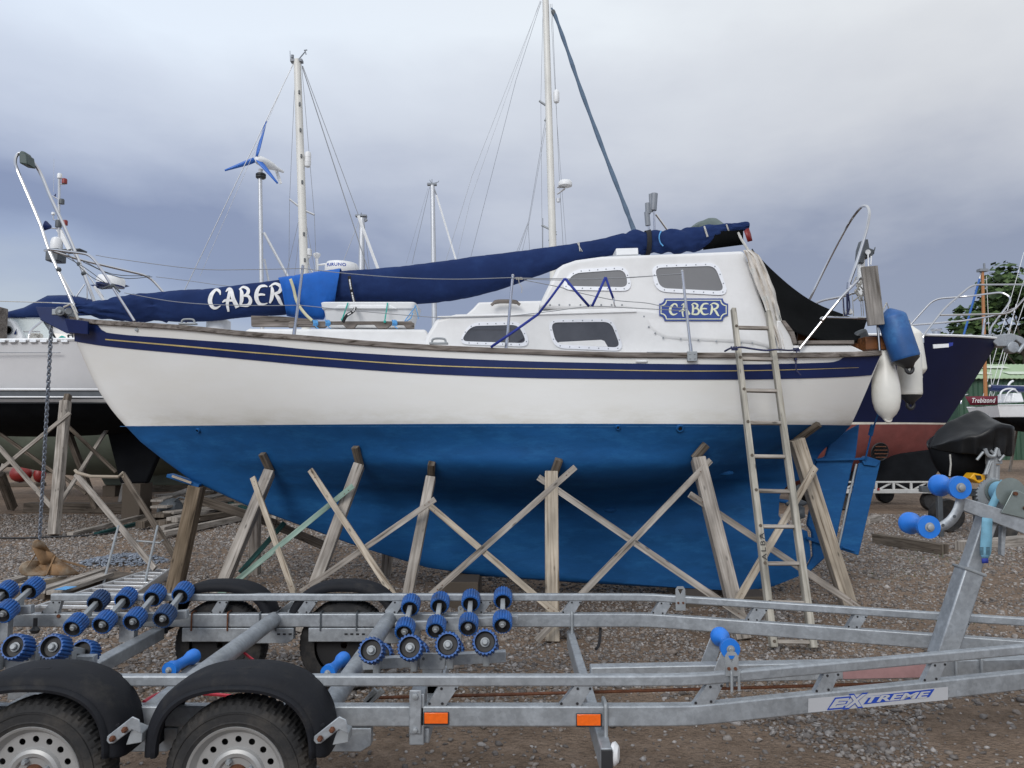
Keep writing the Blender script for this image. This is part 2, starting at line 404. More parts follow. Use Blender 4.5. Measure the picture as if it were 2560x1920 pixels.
M_shedr = mat('pale_green_roof_sheet', (.30, .40, .24), .6, var=.08, vscale=.5)
M_shedw = mat('dark_green_wall_sheet', (.025, .07, .04), .6, var=.2, vscale=1, stretch=(6, 6, .4))
M_leaf = mat('tree_leaves', (.035, .068, .018), .7, var=.45, vscale=.9, detail=3)
M_leaf2 = mat('pale_tree_leaves', (.075, .125, .035), .7, var=.4, vscale=1.4, detail=3)
M_bark = mat('tree_bark', (.07, .055, .04), .9, var=.3, vscale=6)
M_concrete = mat('concrete_block', (.30, .29, .27), .9, var=.2, vscale=8)
# ------------------------------------------------------------------ sky and light
w = bpy.data.worlds.new('World'); SC.world = w; w.use_nodes = True
N, L = w.node_tree.nodes, w.node_tree.links
bg = N['Background']
sky = N.new('ShaderNodeTexSky'); sky.sky_type = 'NISHITA'; sky.sun_disc = False
SUN_EL, SUN_AZ = R(31), R(203)          # azimuth measured clockwise from +Y
sky.sun_elevation = SUN_EL; sky.sun_rotation = SUN_AZ
tc = N.new('ShaderNodeTexCoord'); sep = N.new('ShaderNodeSeparateXYZ'); L.new(tc.outputs['Generated'], sep.inputs[0])
def math_(op, a, b=None, c=None):
    n = N.new('ShaderNodeMath'); n.operation = op
    for i, v in enumerate((a, b, c)):
        if v is None: continue
        if isinstance(v, (int, float)): n.inputs[i].default_value = v
        else: L.new(v, n.inputs[i])
    return n.outputs[0]
mp = N.new('ShaderNodeMapping'); mp.inputs['Scale'].default_value = (1.1, 1.1, 3.4); L.new(tc.outputs['Generated'], mp.inputs[0])
nz = N.new('ShaderNodeTexNoise'); nz.inputs['Scale'].default_value = 1.7; nz.inputs['Detail'].default_value = 5; nz.inputs['Roughness'].default_value = .5; nz.inputs['Distortion'].default_value = .4
L.new(mp.outputs[0], nz.inputs['Vector'])
mpb = N.new('ShaderNodeMapping'); mpb.inputs['Scale'].default_value = (1, 1, 2.2); mpb.inputs['Location'].default_value = (3.3, 1.2, .4); L.new(tc.outputs['Generated'], mpb.inputs[0])
nb = N.new('ShaderNodeTexNoise'); nb.inputs['Scale'].default_value = 3.6; nb.inputs['Detail'].default_value = 6; nb.inputs['Roughness'].default_value = .55
L.new(mpb.outputs[0], nb.inputs['Vector'])
# height used for the cloud bands, pushed about by the noise and tilted so the left is brighter
h = math_('ADD', sep.outputs['Z'], math_('MULTIPLY', math_('SUBTRACT', nz.outputs['Fac'], .5), .20))
h = math_('ADD', h, math_('MULTIPLY', math_('SUBTRACT', nb.outputs['Fac'], .5), .17))
xl = math_('MULTIPLY', math_('MINIMUM', sep.outputs['X'], 0), math_('MULTIPLY', math_('SUBTRACT', .40, sep.outputs['Z']), 1.4))
h = math_('ADD', h, math_('ADD', xl, math_('MULTIPLY', math_('MAXIMUM', sep.outputs['X'], 0), -.06)))
cr = N.new('ShaderNodeValToRGB'); L.new(h, cr.inputs[0])
def s2l(c): return tuple(((x / 255 + .055) / 1.055) ** 2.4 if x > 10 else x / 3294 for x in c)
stops = [(0, (192, 199, 208)), (.09, (166, 177, 200)), (.145, (146, 157, 183)), (.195, (146, 156, 182)), (.24, (172, 180, 200)), (.29, (194, 200, 215)), (.35, (212, 217, 228)), (.43, (226, 231, 240)), (.51, (241, 247, 254)), (.7, (238, 243, 250)), (1, (225, 230, 238))]
e = cr.color_ramp.elements
e[0].position = stops[0][0]; e[0].color = (*s2l(stops[0][1]), 1)
e[1].position = stops[-1][0]; e[1].color = (*s2l(stops[-1][1]), 1)
for p, c in stops[1:-1]:
    x = e.new(p); x.color = (*s2l(c), 1)
# the brighter half of the overcast lies behind the viewer and overhead
beh = N.new('ShaderNodeMapRange'); beh.inputs[1].default_value = .25; beh.inputs[2].default_value = -.85; beh.inputs[3].default_value = 1.0; beh.inputs[4].default_value = 1.5
L.new(sep.outputs['Y'], beh.inputs[0])
cl = N.new('ShaderNodeMix'); cl.data_type = 'RGBA'; cl.blend_type = 'MULTIPLY'; cl.inputs[0].default_value = 1
hue = N.new('ShaderNodeMix'); hue.data_type = 'RGBA'; hue.inputs[6].default_value = (.94, .99, 1.06, 1); hue.inputs[7].default_value = (1.02, 1.0, .955, 1)
hr = N.new('ShaderNodeMapRange'); hr.inputs[1].default_value = -.5; hr.inputs[2].default_value = .45; L.new(sep.outputs['X'], hr.inputs[0]); L.new(hr.outputs[0], hue.inputs[0])
hm = N.new('ShaderNodeMix'); hm.data_type = 'RGBA'; hm.blend_type = 'MULTIPLY'; hm.inputs[0].default_value = 1; L.new(cr.outputs[0], hm.inputs[6]); L.new(hue.outputs[2], hm.inputs[7])
L.new(hm.outputs[2], cl.inputs[6]); L.new(beh.outputs[0], cl.inputs[7])
sk = N.new('ShaderNodeMix'); sk.data_type = 'RGBA'; sk.blend_type = 'MULTIPLY'; sk.inputs[0].default_value = 1; sk.inputs[7].default_value = (.08, .08, .08, 1)
L.new(sky.outputs[0], sk.inputs[6])
mx = N.new('ShaderNodeMix'); mx.data_type = 'RGBA'; mx.inputs[0].default_value = .93
L.new(sk.outputs[2], mx.inputs[6]); L.new(cl.outputs[2], mx.inputs[7])
L.new(mx.outputs[2], bg.inputs['Color']); bg.inputs['Strength'].default_value = 1.0
sl = bpy.data.lights.new('sun', 'SUN'); sl.energy = 1.5; sl.angle = R(24); sl.color = (1, .96, .9)
so = bpy.data.objects.new('sun', sl); COL.objects.link(so)
sd = V((math.sin(SUN_AZ) * math.cos(SUN_EL), math.cos(SUN_AZ) * math.cos(SUN_EL), math.sin(SUN_EL)))
so.rotation_euler = sd.to_track_quat('Z', 'Y').to_euler(); so.location = (-8, -10, 20)
SC.view_settings.view_transform = 'Standard'; SC.view_settings.look = 'None'; SC.view_settings.exposure = 0; SC.view_settings.gamma = 1
# ------------------------------------------------------------------ ground
def gz(x, y):
    n = mnoise.noise(V((x * .35, y * .35, 0))) * .02 + mnoise.noise(V((x * 1.7, y * 1.7, 3))) * .012
    return n * min(1, max(.15, (y - 1) / 4)) * (1 if y < 20 else .3)
gm = bpy.data.materials.new('gravel_ground'); gm.use_nodes = True
N, L = gm.node_tree.nodes, gm.node_tree.links; b = N['Principled BSDF']; b.inputs['Roughness'].default_value = .95; b.inputs['Specular IOR Level'].default_value = .2
tc = N.new('ShaderNodeTexCoord')
def noise_(scale, detail=6, rough=.6, out='Fac'):
    n = N.new('ShaderNodeTexNoise'); n.inputs['Scale'].default_value = scale; n.inputs['Detail'].default_value = detail; n.inputs['Roughness'].default_value = rough
    L.new(tc.outputs['Object'], n.inputs['Vector']); return n.outputs[out]
def ramp_(src, stops):
    r = N.new('ShaderNodeValToRGB'); L.new(src, r.inputs[0]); e = r.color_ramp.elements
    e[0].position, e[0].color = stops[0][0], (*stops[0][1], 1); e[1].position, e[1].color = stops[-1][0], (*stops[-1][1], 1)
    for p, c in stops[1:-1]:
        x = e.new(p); x.color = (*c, 1)
    return r.outputs[0]
def mix_(f, a, c, mode='MIX'):
    m = N.new('ShaderNodeMix'); m.data_type = 'RGBA'; m.blend_type = mode
    if isinstance(f, (int, float)): m.inputs[0].default_value = f
    else: L.new(f, m.inputs[0])
    for i, v in ((6, a), (7, c)):
        if isinstance(v, tuple): m.inputs[i].default_value = (*v, 1)
        else: L.new(v, m.inputs[i])
    return m.outputs[2]
def range_(src, a, c, lo=0, hi=1):
    r = N.new('ShaderNodeMapRange'); r.inputs[1].default_value = a; r.inputs[2].default_value = c; r.inputs[3].default_value = lo; r.inputs[4].default_value = hi
    L.new(src, r.inputs[0]); return r.outputs[0]
vo = N.new('ShaderNodeTexVoronoi'); vo.inputs['Scale'].default_value = 34; L.new(tc.outputs['Object'], vo.inputs['Vector'])
vo2 = N.new('ShaderNodeTexVoronoi'); vo2.inputs['Scale'].default_value = 75; L.new(tc.outputs['Object'], vo2.inputs['Vector'])
sepv = N.new('ShaderNodeSeparateColor'); L.new(vo.outputs['Color'], sepv.inputs[0])
stone = ramp_(sepv.outputs[0], [(0, (.12, .11, .102)), (.35, (.20, .184, .172)), (.7, (.27, .25, .236)), (1, (.36, .335, .32))])
gap = range_(vo.outputs['Distance'], .25, .62, 1, .35)
grav = mix_(1, stone, gap, 'MULTIPLY')
soil = ramp_(noise_(9, 9, .75), [(.25, (.135, .095, .068)), (.5, (.215, .157, .115)), (.72, (.29, .22, .17))])
sep = N.new('ShaderNodeSeparateXYZ'); L.new(tc.outputs['Object'], sep.inputs[0])
m1 = N.new('ShaderNodeMath'); m1.operation = 'MULTIPLY_ADD'; L.new(noise_(.75, 5), m1.inputs[0]); m1.inputs[1].default_value = 5.0; L.new(sep.outputs['Y'], m1.inputs[2])
nearsoil = range_(m1.outputs[0], 5.9, 7.4, 1, 0)
patch = range_(noise_(.28, 6), .56, .68, 0, .45)
fm = N.new('ShaderNodeMath'); fm.operation = 'MAXIMUM'; L.new(nearsoil, fm.inputs[0]); L.new(patch, fm.inputs[1])
colr = mix_(fm.outputs[0], grav, soil)
colr = mix_(1, colr, range_(noise_(1.3, 8, .7), .3, .7, .72, 1.25), 'MULTIPLY')
far = range_(sep.outputs['Y'], 12, 30)
colr = mix_(far, colr, mix_(1, (.165, .137, .128), range_(noise_(.6, 9, .75), .3, .7, .8, 1.2), 'MULTIPLY'))
L.new(colr, b.inputs['Base Color'])
bp = N.new('ShaderNodeBump'); bp.inputs['Strength'].default_value = .9; bp.inputs['Distance'].default_value = .02
ad = N.new('ShaderNodeMath'); ad.operation = 'ADD'; L.new(range_(vo.outputs['Distance'], 0, .6, 1, 0), ad.inputs[0]); L.new(noise_(60, 6), ad.inputs[1])
L.new(ad.outputs[0], bp.inputs['Height']); L.new(bp.outputs[0], b.inputs['Normal'])
ys = [-30, -8, -2] + list(np.arange(0, 16, .25)) + list(np.arange(16, 40, 2)) + [50, 80, 150, 400, 900]
xs = [-900, -300, -100, -50, -30, -20] + list(np.arange(-12, 16, .3)) + [20, 30, 50, 100, 300, 900]
g = MB(); g.grid([[V((x, y, gz(x, y) if abs(x) < 13 and 0 <= y < 40 else 0)) for x in xs] for y in ys])
go = g.build('ground', gm, angle=60); go['kind'] = 'structure'
# loose stones
ico = bmesh.new(); bmesh.ops.create_icosphere(ico, subdivisions=1, radius=1); ICV = np.array([v.co for v in ico.verts]); ICF = np.array([[v.index for v in f.verts] for f in ico.faces]); ico.free()
def stones(name, spots, m, seed, label):
    rg = np.random.RandomState(seed); nv, nf = len(ICV), len(ICF); n = len(spots)
    vs = np.zeros((n, nv, 3))
    for i, (x, y, s) in enumerate(spots):
        a, c = rg.rand() * 6.28, rg.randn() * .35
        p = ICV * (1 + rg.rand(nv, 1) * .9 - .45) * np.array([1, .55 + rg.rand() * .4, .35 + rg.rand() * .35]) * s
        ca, sa = math.cos(a), math.sin(a); cc, sc = math.cos(c), math.sin(c)
        p = p @ np.array([[1, 0, 0], [0, cc, sc], [0, -sc, cc]]) @ np.array([[ca, sa, 0], [-sa, ca, 0], [0, 0, 1]])
        p += np.array([x, y, gz(x, y) + s * .18]); vs[i] = p
    fs = (ICF[None] + (np.arange(n) * nv)[:, None, None]).reshape(-1, 3); vs = vs.reshape(-1, 3)
    me = bpy.data.meshes.new(name); me.vertices.add(len(vs)); me.vertices.foreach_set('co', vs.ravel())
    me.loops.add(fs.size); me.loops.foreach_set('vertex_index', fs.ravel()); me.polygons.add(len(fs))
    me.polygons.foreach_set('loop_start', np.arange(len(fs)) * 3); me.update(calc_edges=True)
    at_ = me.attributes.new('tint', 'FLOAT', 'POINT'); at_.data.foreach_set('value', np.repeat(rg.rand(n), nv))
    me.materials.append(m); o = bpy.data.objects.new(name, me); COL.objects.link(o); o['kind'] = 'stuff'
    tag(o, label, 'gravel'); return o
sm = bpy.data.materials.new('loose_stone'); sm.use_nodes = True; N, L = sm.node_tree.nodes, sm.node_tree.links
b = N['Principled BSDF']; b.inputs['Roughness'].default_value = .9; b.inputs['Specular IOR Level'].default_value = .25
an = N.new('ShaderNodeAttribute'); an.attribute_name = 'tint'; tc = N.new('ShaderNodeTexCoord')
L.new(mix_(1, ramp_(an.outputs['Fac'], [(0, (.115, .102, .095)), (.4, (.20, .182, .17)), (.62, (.24, .20, .172)), (.85, (.29, .27, .255)), (1, (.39, .365, .35))]), range_(noise_(40, 4), .3, .7, .75, 1.2), 'MULTIPLY'), b.inputs['Base Color'])
rg = np.random.RandomState(3); spots = []
for i in range(150000):
    y = 2.2 + 14 * rg.rand() ** 1.5; x = (rg.rand() * 2 - 1) * (y * .72 + .3)
    nn = mnoise.noise(V((x * .8, y * .8, 5)))
    dens = .13 if y < 4.3 + nn * .9 else (1 if nn > -.12 or y < 6 else .5)
    if y > 4.3 and x > 2.6 and y < 9: dens *= .55
    if rg.rand() < dens * min(1, .25 + y / 9): spots.append((x, y, .0055 + .010 * rg.rand() ** 2.5 + (.012 if rg.rand() < .04 else 0) + (.02 if rg.rand() < .005 else 0) + y * .0008))
stones('loose_stones', spots, sm, 4, 'loose grey and brown stones scattered over the boatyard ground')
# ================================================================== the white and blue sailing boat
CY = 7.7
ZW = at(1280, 1059, 6.5).z
SHEER_IM = [(153, 787), (231, 798), (463, 813), (636, 830), (731, 836), (934, 853), (1136, 865), (1274, 871), (1563, 881), (1835, 882), (2110, 880), (2205, 876)]
bS = Spl([0, .03, .08, .15, .3, .45, .58, .75, .9, 1], [.03, .17, .36, .58, .95, 1.15, 1.22, 1.16, .98, .80])
BX0, BX1 = at(160, 790, CY).x, at(2207, 876, 6.9).x
sh = []
for px, py in SHEER_IM:
    bb = .5
    for _ in range(12):
        p = at(px, py, CY - bb); bb = bS((p.x - BX0) / (BX1 - BX0))
    sh.append((p.x, p.z))
zsheer = Spl([p[0] for p in sh], [p[1] for p in sh])
STEM_IM = [(150, 770), (160, 790), (179, 836), (191, 862), (217, 920), (246, 978), (278, 1027), (304, 1060), (347, 1105), (405, 1151), (474, 1201), (616, 1266), (746, 1314), (885, 1365), (992, 1398), (1046, 1416), (1145, 1436), (1231, 1443), (1359, 1450), (1477, 1462), (1637, 1467), (1840, 1475)]
st = sorted([(p.z, p.x) for p in (at(a, c, CY - .04) for a, c in STEM_IM)])
stemX = lambda z: lin(z, [p[0] for p in st], [p[1] for p in st])
STERN_IM = [(2085, 1100), (2045, 1143), (2022, 1195), (1975, 1206), (1950, 1235), (1947, 1290), (1965, 1312), (2018, 1322), (2030, 1390), (2000, 1440), (1935, 1466), (1890, 1475)]
sn = [(p.z, p.x) for p in (at(a, c, CY - .05) for a, c in STERN_IM)]
pw_, ps_ = at(2127, 1059, CY - .45), at(2207, 876, CY - .80)
sn = sorted(sn + [(pw_.z, pw_.x), (ps_.z, ps_.x)])
sternX = lambda z: lin(z, [p[0] for p in sn], [p[1] for p in sn])
U = [0, .06, .15, .3, .45, .58, .75, .9, 1]
LV = [  # (z, half breadths along u) from the waterline down
    (ZW, [.02, .15, .40, .80, 1.08, 1.18, 1.08, .78, .45]),
    (1.50, [.02, .13, .34, .70, 1.00, 1.13, 1.00, .52, .05]),
    (1.34, [.02, .115, .31, .64, .97, 1.11, .97, .36, .05]),
    (1.23, [.02, .10, .26, .54, .86, 1.01, .84, .22, .05]),
    (1.14, [.02, .09, .22, .43, .69, .83, .66, .15, .05]),
    (1.05, [.02, .085, .18, .31, .45, .53, .40, .11, .05]),
    (.93, [.03, .08, .15, .22, .27, .29, .21, .09, .045]),
    (.72, [.03, .08, .13, .17, .19, .19, .14, .08, .04]),
    (.45, [.03, .07, .10, .12, .12, .12, .10, .07, .04]),
    (.00, [.03, .06, .08, .10, .10, .10, .09, .06, .04])]
LS = [Spl(U, l[1]) for l in LV]
def b_under(u, z):
    zs_ = [l[0] for l in LV]
    for i in range(len(zs_) - 1):
        if z >= zs_[i + 1]:
            t = (zs_[i] - z) / (zs_[i] - zs_[i + 1]); t = min(max(t, 0), 1)
            f = [s(u) for s in LS]
            a, bq = f[i], f[i + 1]; p0 = f[i - 1] if i else a + (a - bq); p3 = f[i + 2] if i + 2 < len(f) else bq
            r = .5 * ((2 * a) + (bq - p0) * t + (2 * p0 - 5 * a + 4 * bq - p3) * t * t + (3 * a - p0 - 3 * bq + p3) * t ** 3)
            return max(.015, r)
    return LS[-1](u)
def b_top(u, s):
    t = s ** .85; return LS[0](u) * (1 - t) + bS(u) * t
def hullb(X, z):
    if z >= ZW:
        s = min(max((z - ZW) / max(zsheer(X) - ZW, .05), 0), 1.05)
        z0 = ZW + s * (zsheer(BX0) - ZW); z1 = ZW + s * (zsheer(BX1) - ZW)
        u = (X - stemX(z0)) / (sternX(z1) - stemX(z0)); return b_top(min(max(u, 0), 1), min(s, 1))
    u = (X - stemX(z)) / max(sternX(z) - stemX(z), .05); return b_under(min(max(u, 0), 1), z)
def onhull(px, py, off=0.0):
    Y = 6.7
    for _ in range(30):
        p = at(px, py, Y); Y = .5 * Y + .5 * (CY - hullb(p.x, p.z) - off)
    return at(px, py, Y)
boat = empty('sailing_boat', (0, CY, 0))
tag(boat, 'white sailing boat with navy band, blue bottom and wheelhouse, shored up on timbers', 'sailing boat')
us = [0, .006, .015, .03, .05] + list(np.linspace(.08, .90, 56)) + [.915, .93, .945, .96, .97, .98, .99, 1]
rows = []; nT = 12
for k in range(nT + 1):
    s = 1 - k / nT; row = []
    z0 = ZW + s * (zsheer(BX0) - ZW); z1 = ZW + s * (zsheer(BX1) - ZW); xa, xb = stemX(z0), sternX(z1)
    for u in us:
        x = xa + (xb - xa) * u; z = ZW + s * (zsheer(x) - ZW); row.append((x, b_top(u, s) if u > 0 else .0, z))
    rows.append(row)
for z in [ZW - .012] + list(np.linspace(ZW - .05, 1.36, 9)) + list(np.linspace(1.33, .85, 17)) + list(np.linspace(.81, .5, 7)) + [.4, .3, .22, .16, .12, .09, .065]:
    xa, xb = stemX(z), sternX(z)
    rows.append([(xa + (xb - xa) * u, b_under(u, z) if 0 < u else .0, z) for u in us])
m = MB()
for sg in (-1, 1):
    m.grid([[V((x, CY + sg * bb, z)) for x, bb, z in r] for r in rows])
    for i, f in enumerate(m.f): pass
nper = (len(rows) - 1) * (len(us) - 1)
for sgi in range(2):
    for i in range(len(rows) - 1):
        for k in range(len(us) - 1):
            if i >= nT: m.mi[sgi * nper + i * (len(us) - 1) + k] = 1
for i in range(len(rows) - 1):       # transom / trailing faces
    a, c = rows[i][-1], rows[i + 1][-1]
    m.add([V((a[0], CY - a[1], a[2])), V((a[0], CY + a[1], a[2])), V((c[0], CY + c[1], c[2])), V((c[0], CY - c[1], c[2]))], [(0, 1, 2, 3)], 1 if i >= nT else 0)
r = rows[-1]; m.grid([[V((x, CY - bb, z)) for x, bb, z in r], [V((x, CY + bb, z)) for x, bb, z in r]], 1)
hull = m.build('hull', [M_white, M_anti], boat, angle=50)
# deck
m = MB(); r = [(x, bb - .02, z - .05) for x, bb, z in rows[0]]
m.grid([[V((x, CY - bb, z)) for x, bb, z in r], [V((x, CY, z + .03)) for x, bb, z in r], [V((x, CY + bb, z)) for x, bb, z in r]])
m.build('deck', M_cabin, boat)
# toe rail
def sheer_strip(name, xa, xb, top, bot, w, out, ma, n=90):
    for sg in (-1, 1):
        m = MB(); rws = []
        for k in range(n + 1):
            x = xa + (xb - xa) * k / n; z = zsheer(x); bb = hullb(x, z)
            y0, y1 = CY + sg * (bb + out), CY + sg * max(bb + out - w, .01)
            rws.append([V((x, y0, z + bot)), V((x, y0, z + top)), V((x, y1, z + top)), V((x, y1, z + bot))])
        m.grid(rws, 0, True); m.add(rws[0], [(0, 1, 2, 3)]); m.add(rws[-1], [(3, 2, 1, 0)])
        m.build(name, ma, boat, bevel=.006)
sheer_strip('toe_rail', BX0 + .12, BX1 - .02, .0, -.046, .05, .016, M_wthr)
# navy band, laid 4 mm proud of the topsides
def conform(name, top, bot, ma, off, n=150, rws=5, both=True):
    T = Spl([p[0] for p in top], [p[1] for p in top]); B = Spl([p[0] for p in bot], [p[1] for p in bot]); pts = []
    for k in range(n + 1):
        xt = top[0][0] + (top[-1][0] - top[0][0]) * k / n; xb = bot[0][0] + (bot[-1][0] - bot[0][0]) * k / n
        pts.append([onhull(xt + (xb - xt) * j / rws, T(xt) + (B(xb) - T(xt)) * j / rws, off) for j in range(rws + 1)])
    for sg in ((1, -1) if both else (1,)):
        m = MB(); m.grid([[V((p.x, CY + sg * (p.y - CY), p.z)) for p in c] for c in pts]); m.build(name, ma, boat, angle=60)
conform('navy_band', [(186, 800), (235, 801), (242, 812), (252, 823), (263, 831), (434, 846), (500, 851), (640, 861), (789, 875), (1140, 896), (1389, 905), (1740, 910.5), (1835, 911), (2050, 907), (2084, 905), (2104, 898), (2116, 890), (2140, 887), (2203.5, 883)],
        [(186, 853.5), (260, 865), (500, 888), (640, 901), (789, 915), (1140, 938), (1389, 946), (1740, 949), (1835, 949), (2050, 945), (2140, 941), (2179, 938)], M_navy, .006)
conform('gold_line', [(263, 847), (500, 867.5), (640, 880.5), (1140, 915), (1420, 922), (1740, 926.5), (1835, 926), (2000, 923), (2147, 918.5)],
        [(263, 850), (500, 871), (640, 883.5), (1140, 917.5), (1420, 924), (1740, 928.6), (1835, 928), (2000, 924.6), (2147, 919.3)], M_gold, .009)
conform('scored_waterline', [(300, 1065.4), (900, 1066.2), (1300, 1066.4), (1900, 1065.6)], [(300, 1066.6), (900, 1067.4), (1300, 1067.6), (1900, 1066.8)], mat('scratched_paint', (.05, .17, .36), .7, dirt=(.008, .085, .26), dscale=9, dlo=.45, dhi=.55), .003, both=False)
# bow fitting
m = MB()
P = lambda px, py, Y: at(px, py, Y)
m.prism([P(89, 767, 7.58), P(148, 768, 7.58), P(163, 797, 7.58), P(219, 835, 7.58), P(166, 833, 7.58), P(101, 799, 7.58)], (0, .02, 0))
m.prism([P(89, 767, 7.80), P(148, 768, 7.80), P(163, 797, 7.80), P(219, 835, 7.80), P(166, 833, 7.80), P(101, 799, 7.80)], (0, .02, 0))
m.prism([P(100, 800, 7.6), P(166, 833, 7.6), P(158, 815, 7.6), P(104, 790, 7.6)], (0, .2, 0))
m.build('bow_roller_cheek', M_navy, boat, bevel=.003)
m = MB(); q0, q1 = at(162, 795, 7.44), at(219, 834, 7.44)
m.prism([at(161, 796, 7.46), at(219, 803, 7.36), at(219, 836, 7.40), at(172, 831, 7.50)], (0, .03, 0)); m.build('bow_plate', M_navy, boat, bevel=.003)
m = MB(); m.cyl(at(150, 778, 7.52), at(150, 778, 7.88), .045, 20); m.cyl(at(172, 778, 7.5), at(172, 778, 7.9), .035, 18); m.box(at(163, 785, 7.7), (.12, .26, .06)); m.lathe([(.02, -.02), (.02, 0)], at(148, 779, 7.51), (0, -1, 0), 10)
m.build('anchor_windlass', M_galvw, boat, bevel=.006)
m = MB(); m.tube([at(160, 768, 7.48), at(178, 760, 7.47), at(188, 780, 7.45), at(196, 800, 7.44)], .012, 8); m.build('bow_line', M_rope, boat)
# cabin blocks ---------------------------------------------------------
def poly_block(name, pts, Y0, Y1, ma, bevel=.03, lean=0., z0=2.3, seg=4, holes=None):
    m = MB(); A = [at(a, c, Y0) for a, c in pts]
    fr = [V((p.x, Y0 + lean * (p.z - z0), p.z)) for p in A]; bk = [V((p.x, Y1 - lean * (p.z - z0), p.z)) for p in A]; n = len(A)
    fs = [tuple(range(n)), tuple(range(2 * n - 1, n - 1, -1))] + [((i + 1) % n, i, n + i, n + (i + 1) % n) for i in range(n)]
    m.add(fr + bk, fs); return m.build(name, ma, boat, angle=30, bevel=bevel, seg=seg)
poly_block('fore_coachroof', [(590, 880), (606, 830), (622, 821), (1064, 823), (1090, 880)], 7.02, 8.38, M_cabin, .025)
poly_block('cabin_trunk', [(1045, 905), (1066, 838), (1090, 797), (1140, 784.5), (1300, 782), (1345, 777), (1400, 772), (1560, 768), (1600, 770), (1900, 800), (1935, 905)], 6.95, 8.45, M_cabin, .035)
m = MB(); m.prism([at(1092, 793.5, 6.935), at(1300, 788.5, 6.935), at(1592, 780, 6.935), at(1592, 777.5, 6.935), at(1300, 785.5, 6.935), at(1094, 790, 6.935)], (0, .03, 0)); m.build('coachroof_edge_moulding', M_cabin, boat, bevel=.004)
poly_block('companion_hatch', [(1160, 790), (1182, 771), (1196, 755), (1300, 752), (1420, 750), (1420, 790)], 7.3, 8.1, M_cabin, .02)
WHY = lambda z: 6.925 + .10 * (z - 2.4)
wpts = [(1345, 768), (1368, 720), (1392, 671), (1408, 660), (1440, 649), (1505, 640), (1700, 633), (1861, 626), (1889, 702), (1916, 780), (1942, 874), (1881, 859.5), (1760, 854), (1702, 851), (1662, 847), (1640, 836), (1624, 823), (1608, 797), (1592, 778), (1560, 774), (1400, 775)]
m = MB(); A = []
for a, c in wpts:
    Y = 6.95
    for _ in range(6): Y = WHY(at(a, c, Y).z)
    A.append(at(a, c, Y))
n = len(A); B2 = [V((p.x, 2 * CY - p.y, p.z)) for p in A]
m.add(A + B2, [tuple(range(n)), tuple(range(2 * n - 1, n - 1, -1))] + [((i + 1) % n, i, n + i, n + (i + 1) % n) for i in range(n)])
wh = m.build('wheelhouse', M_cabin, boat, angle=32, bevel=.035, seg=4)
def onwh(px, py, off=0):
    Y = 6.95
    for _ in range(8): Y = WHY(at(px, py, Y).z) - off
    return at(px, py, Y)
# rivets along the wheelhouse flange
for a, c in [(1375, 762), (1398, 762), (1424, 762), (1451, 762), (1477, 762), (1503, 762), (1529, 762), (1555, 762), (1610, 791), (1622, 817), (1638, 833), (1658, 844.5), (1702, 847), (1746, 850), (1791, 853), (1853, 857), (1881, 857)]:
    m = MB(); p = onwh(a, c, .002); m.lathe([(.0085, -.004), (.0085, .002), (.004, .005)], p, (0, -1, 0), 8); m.build('rivet', M_galvw, boat)
M_glass2 = mat('wheelhouse_glazing', (.155, .155, .16), .07, var=.08, vscale=2, spec=.6, coat=.3)  # pale mottled grey stands in for sky reflected in the glass
# windows ----------------------------------------------------------------
def window(outer, inner, fn, ma):
    C3 = lambda pts, off, r: rnd_corner([fn(a, c, off) for a, c in pts], r, 5, True)
    o = C3(outer, .012, .10); i = C3(inner, .012, .07); ob = C3(outer, -.004, .10); ib = C3(inner, -.004, .07)
    m = MB(); m.grid([ob, o, i, ib], 0, True); mid = rnd_corner([(fn(a, c, .013) + fn(e, f, .013)) / 2 for (a, c), (e, f) in zip(outer, inner)], .085, 5, True)
    ln = [0]
    for k in range(len(mid)): ln.append(ln[-1] + (mid[(k + 1) % len(mid)] - mid[k]).length)
    tot = ln[-1]; cnt = 18
    for q in range(cnt):
        d = tot * q / cnt; k = max(j for j in range(len(mid)) if ln[j] <= d); t = (d - ln[k]) / max(ln[k + 1] - ln[k], 1e-6)
        m.lathe([(.006, 0), (.006, .0015), (.003, .003)], mid[k].lerp(mid[(k + 1) % len(mid)], t), (0, -1, 0), 7, 1)
    fr = m.build('window_frame', [M_alu, M_grey], boat, angle=40)
    m = MB(); p = C3(inner, .004, .07); m.add(p, [tuple(range(len(p)))]); m.build('window_pane', ma, fr)
flat = lambda a, c, off=0: at(a, c, 6.947 - off)
window([(1174, 806), (1304, 803), (1328, 867), (1143, 860)], [(1177, 815), (1297, 812), (1318, 858), (1151, 853)], flat, M_glass)
window([(1368, 799), (1532, 796), (1562, 878), (1384, 870)], [(1376, 806), (1527, 804.5), (1552, 869), (1391, 861)], flat, M_glass)
m = MB(); bl = [at(a, c, 6.9405) for a, c in ((1392.5, 862), (1392, 858), (1399, 855), (1503, 849.5), (1511, 852.5), (1519.5, 867), (1470, 865))]; m.add(bl, [tuple(range(7))]); m.build('bright_pane_card', M_cabin, boat)  # added pale card over the glass, imitating a bright shape seen in it
window([(1428, 675), (1568, 664), (1582, 728), (1399, 724)], [(1434, 683), (1562, 674), (1571, 718), (1411, 715)], onwh, M_glass2)
window([(1626, 662), (1795, 656), (1823, 739), (1640, 729)], [(1636, 669.5), (1787, 664.5), (1812, 728), (1650, 720)], onwh, M_glass2)
M_padw = wood('grey_weathered_board', (.20, .185, .17), (.33, .31, .29), dark=(.12, .105, .09))
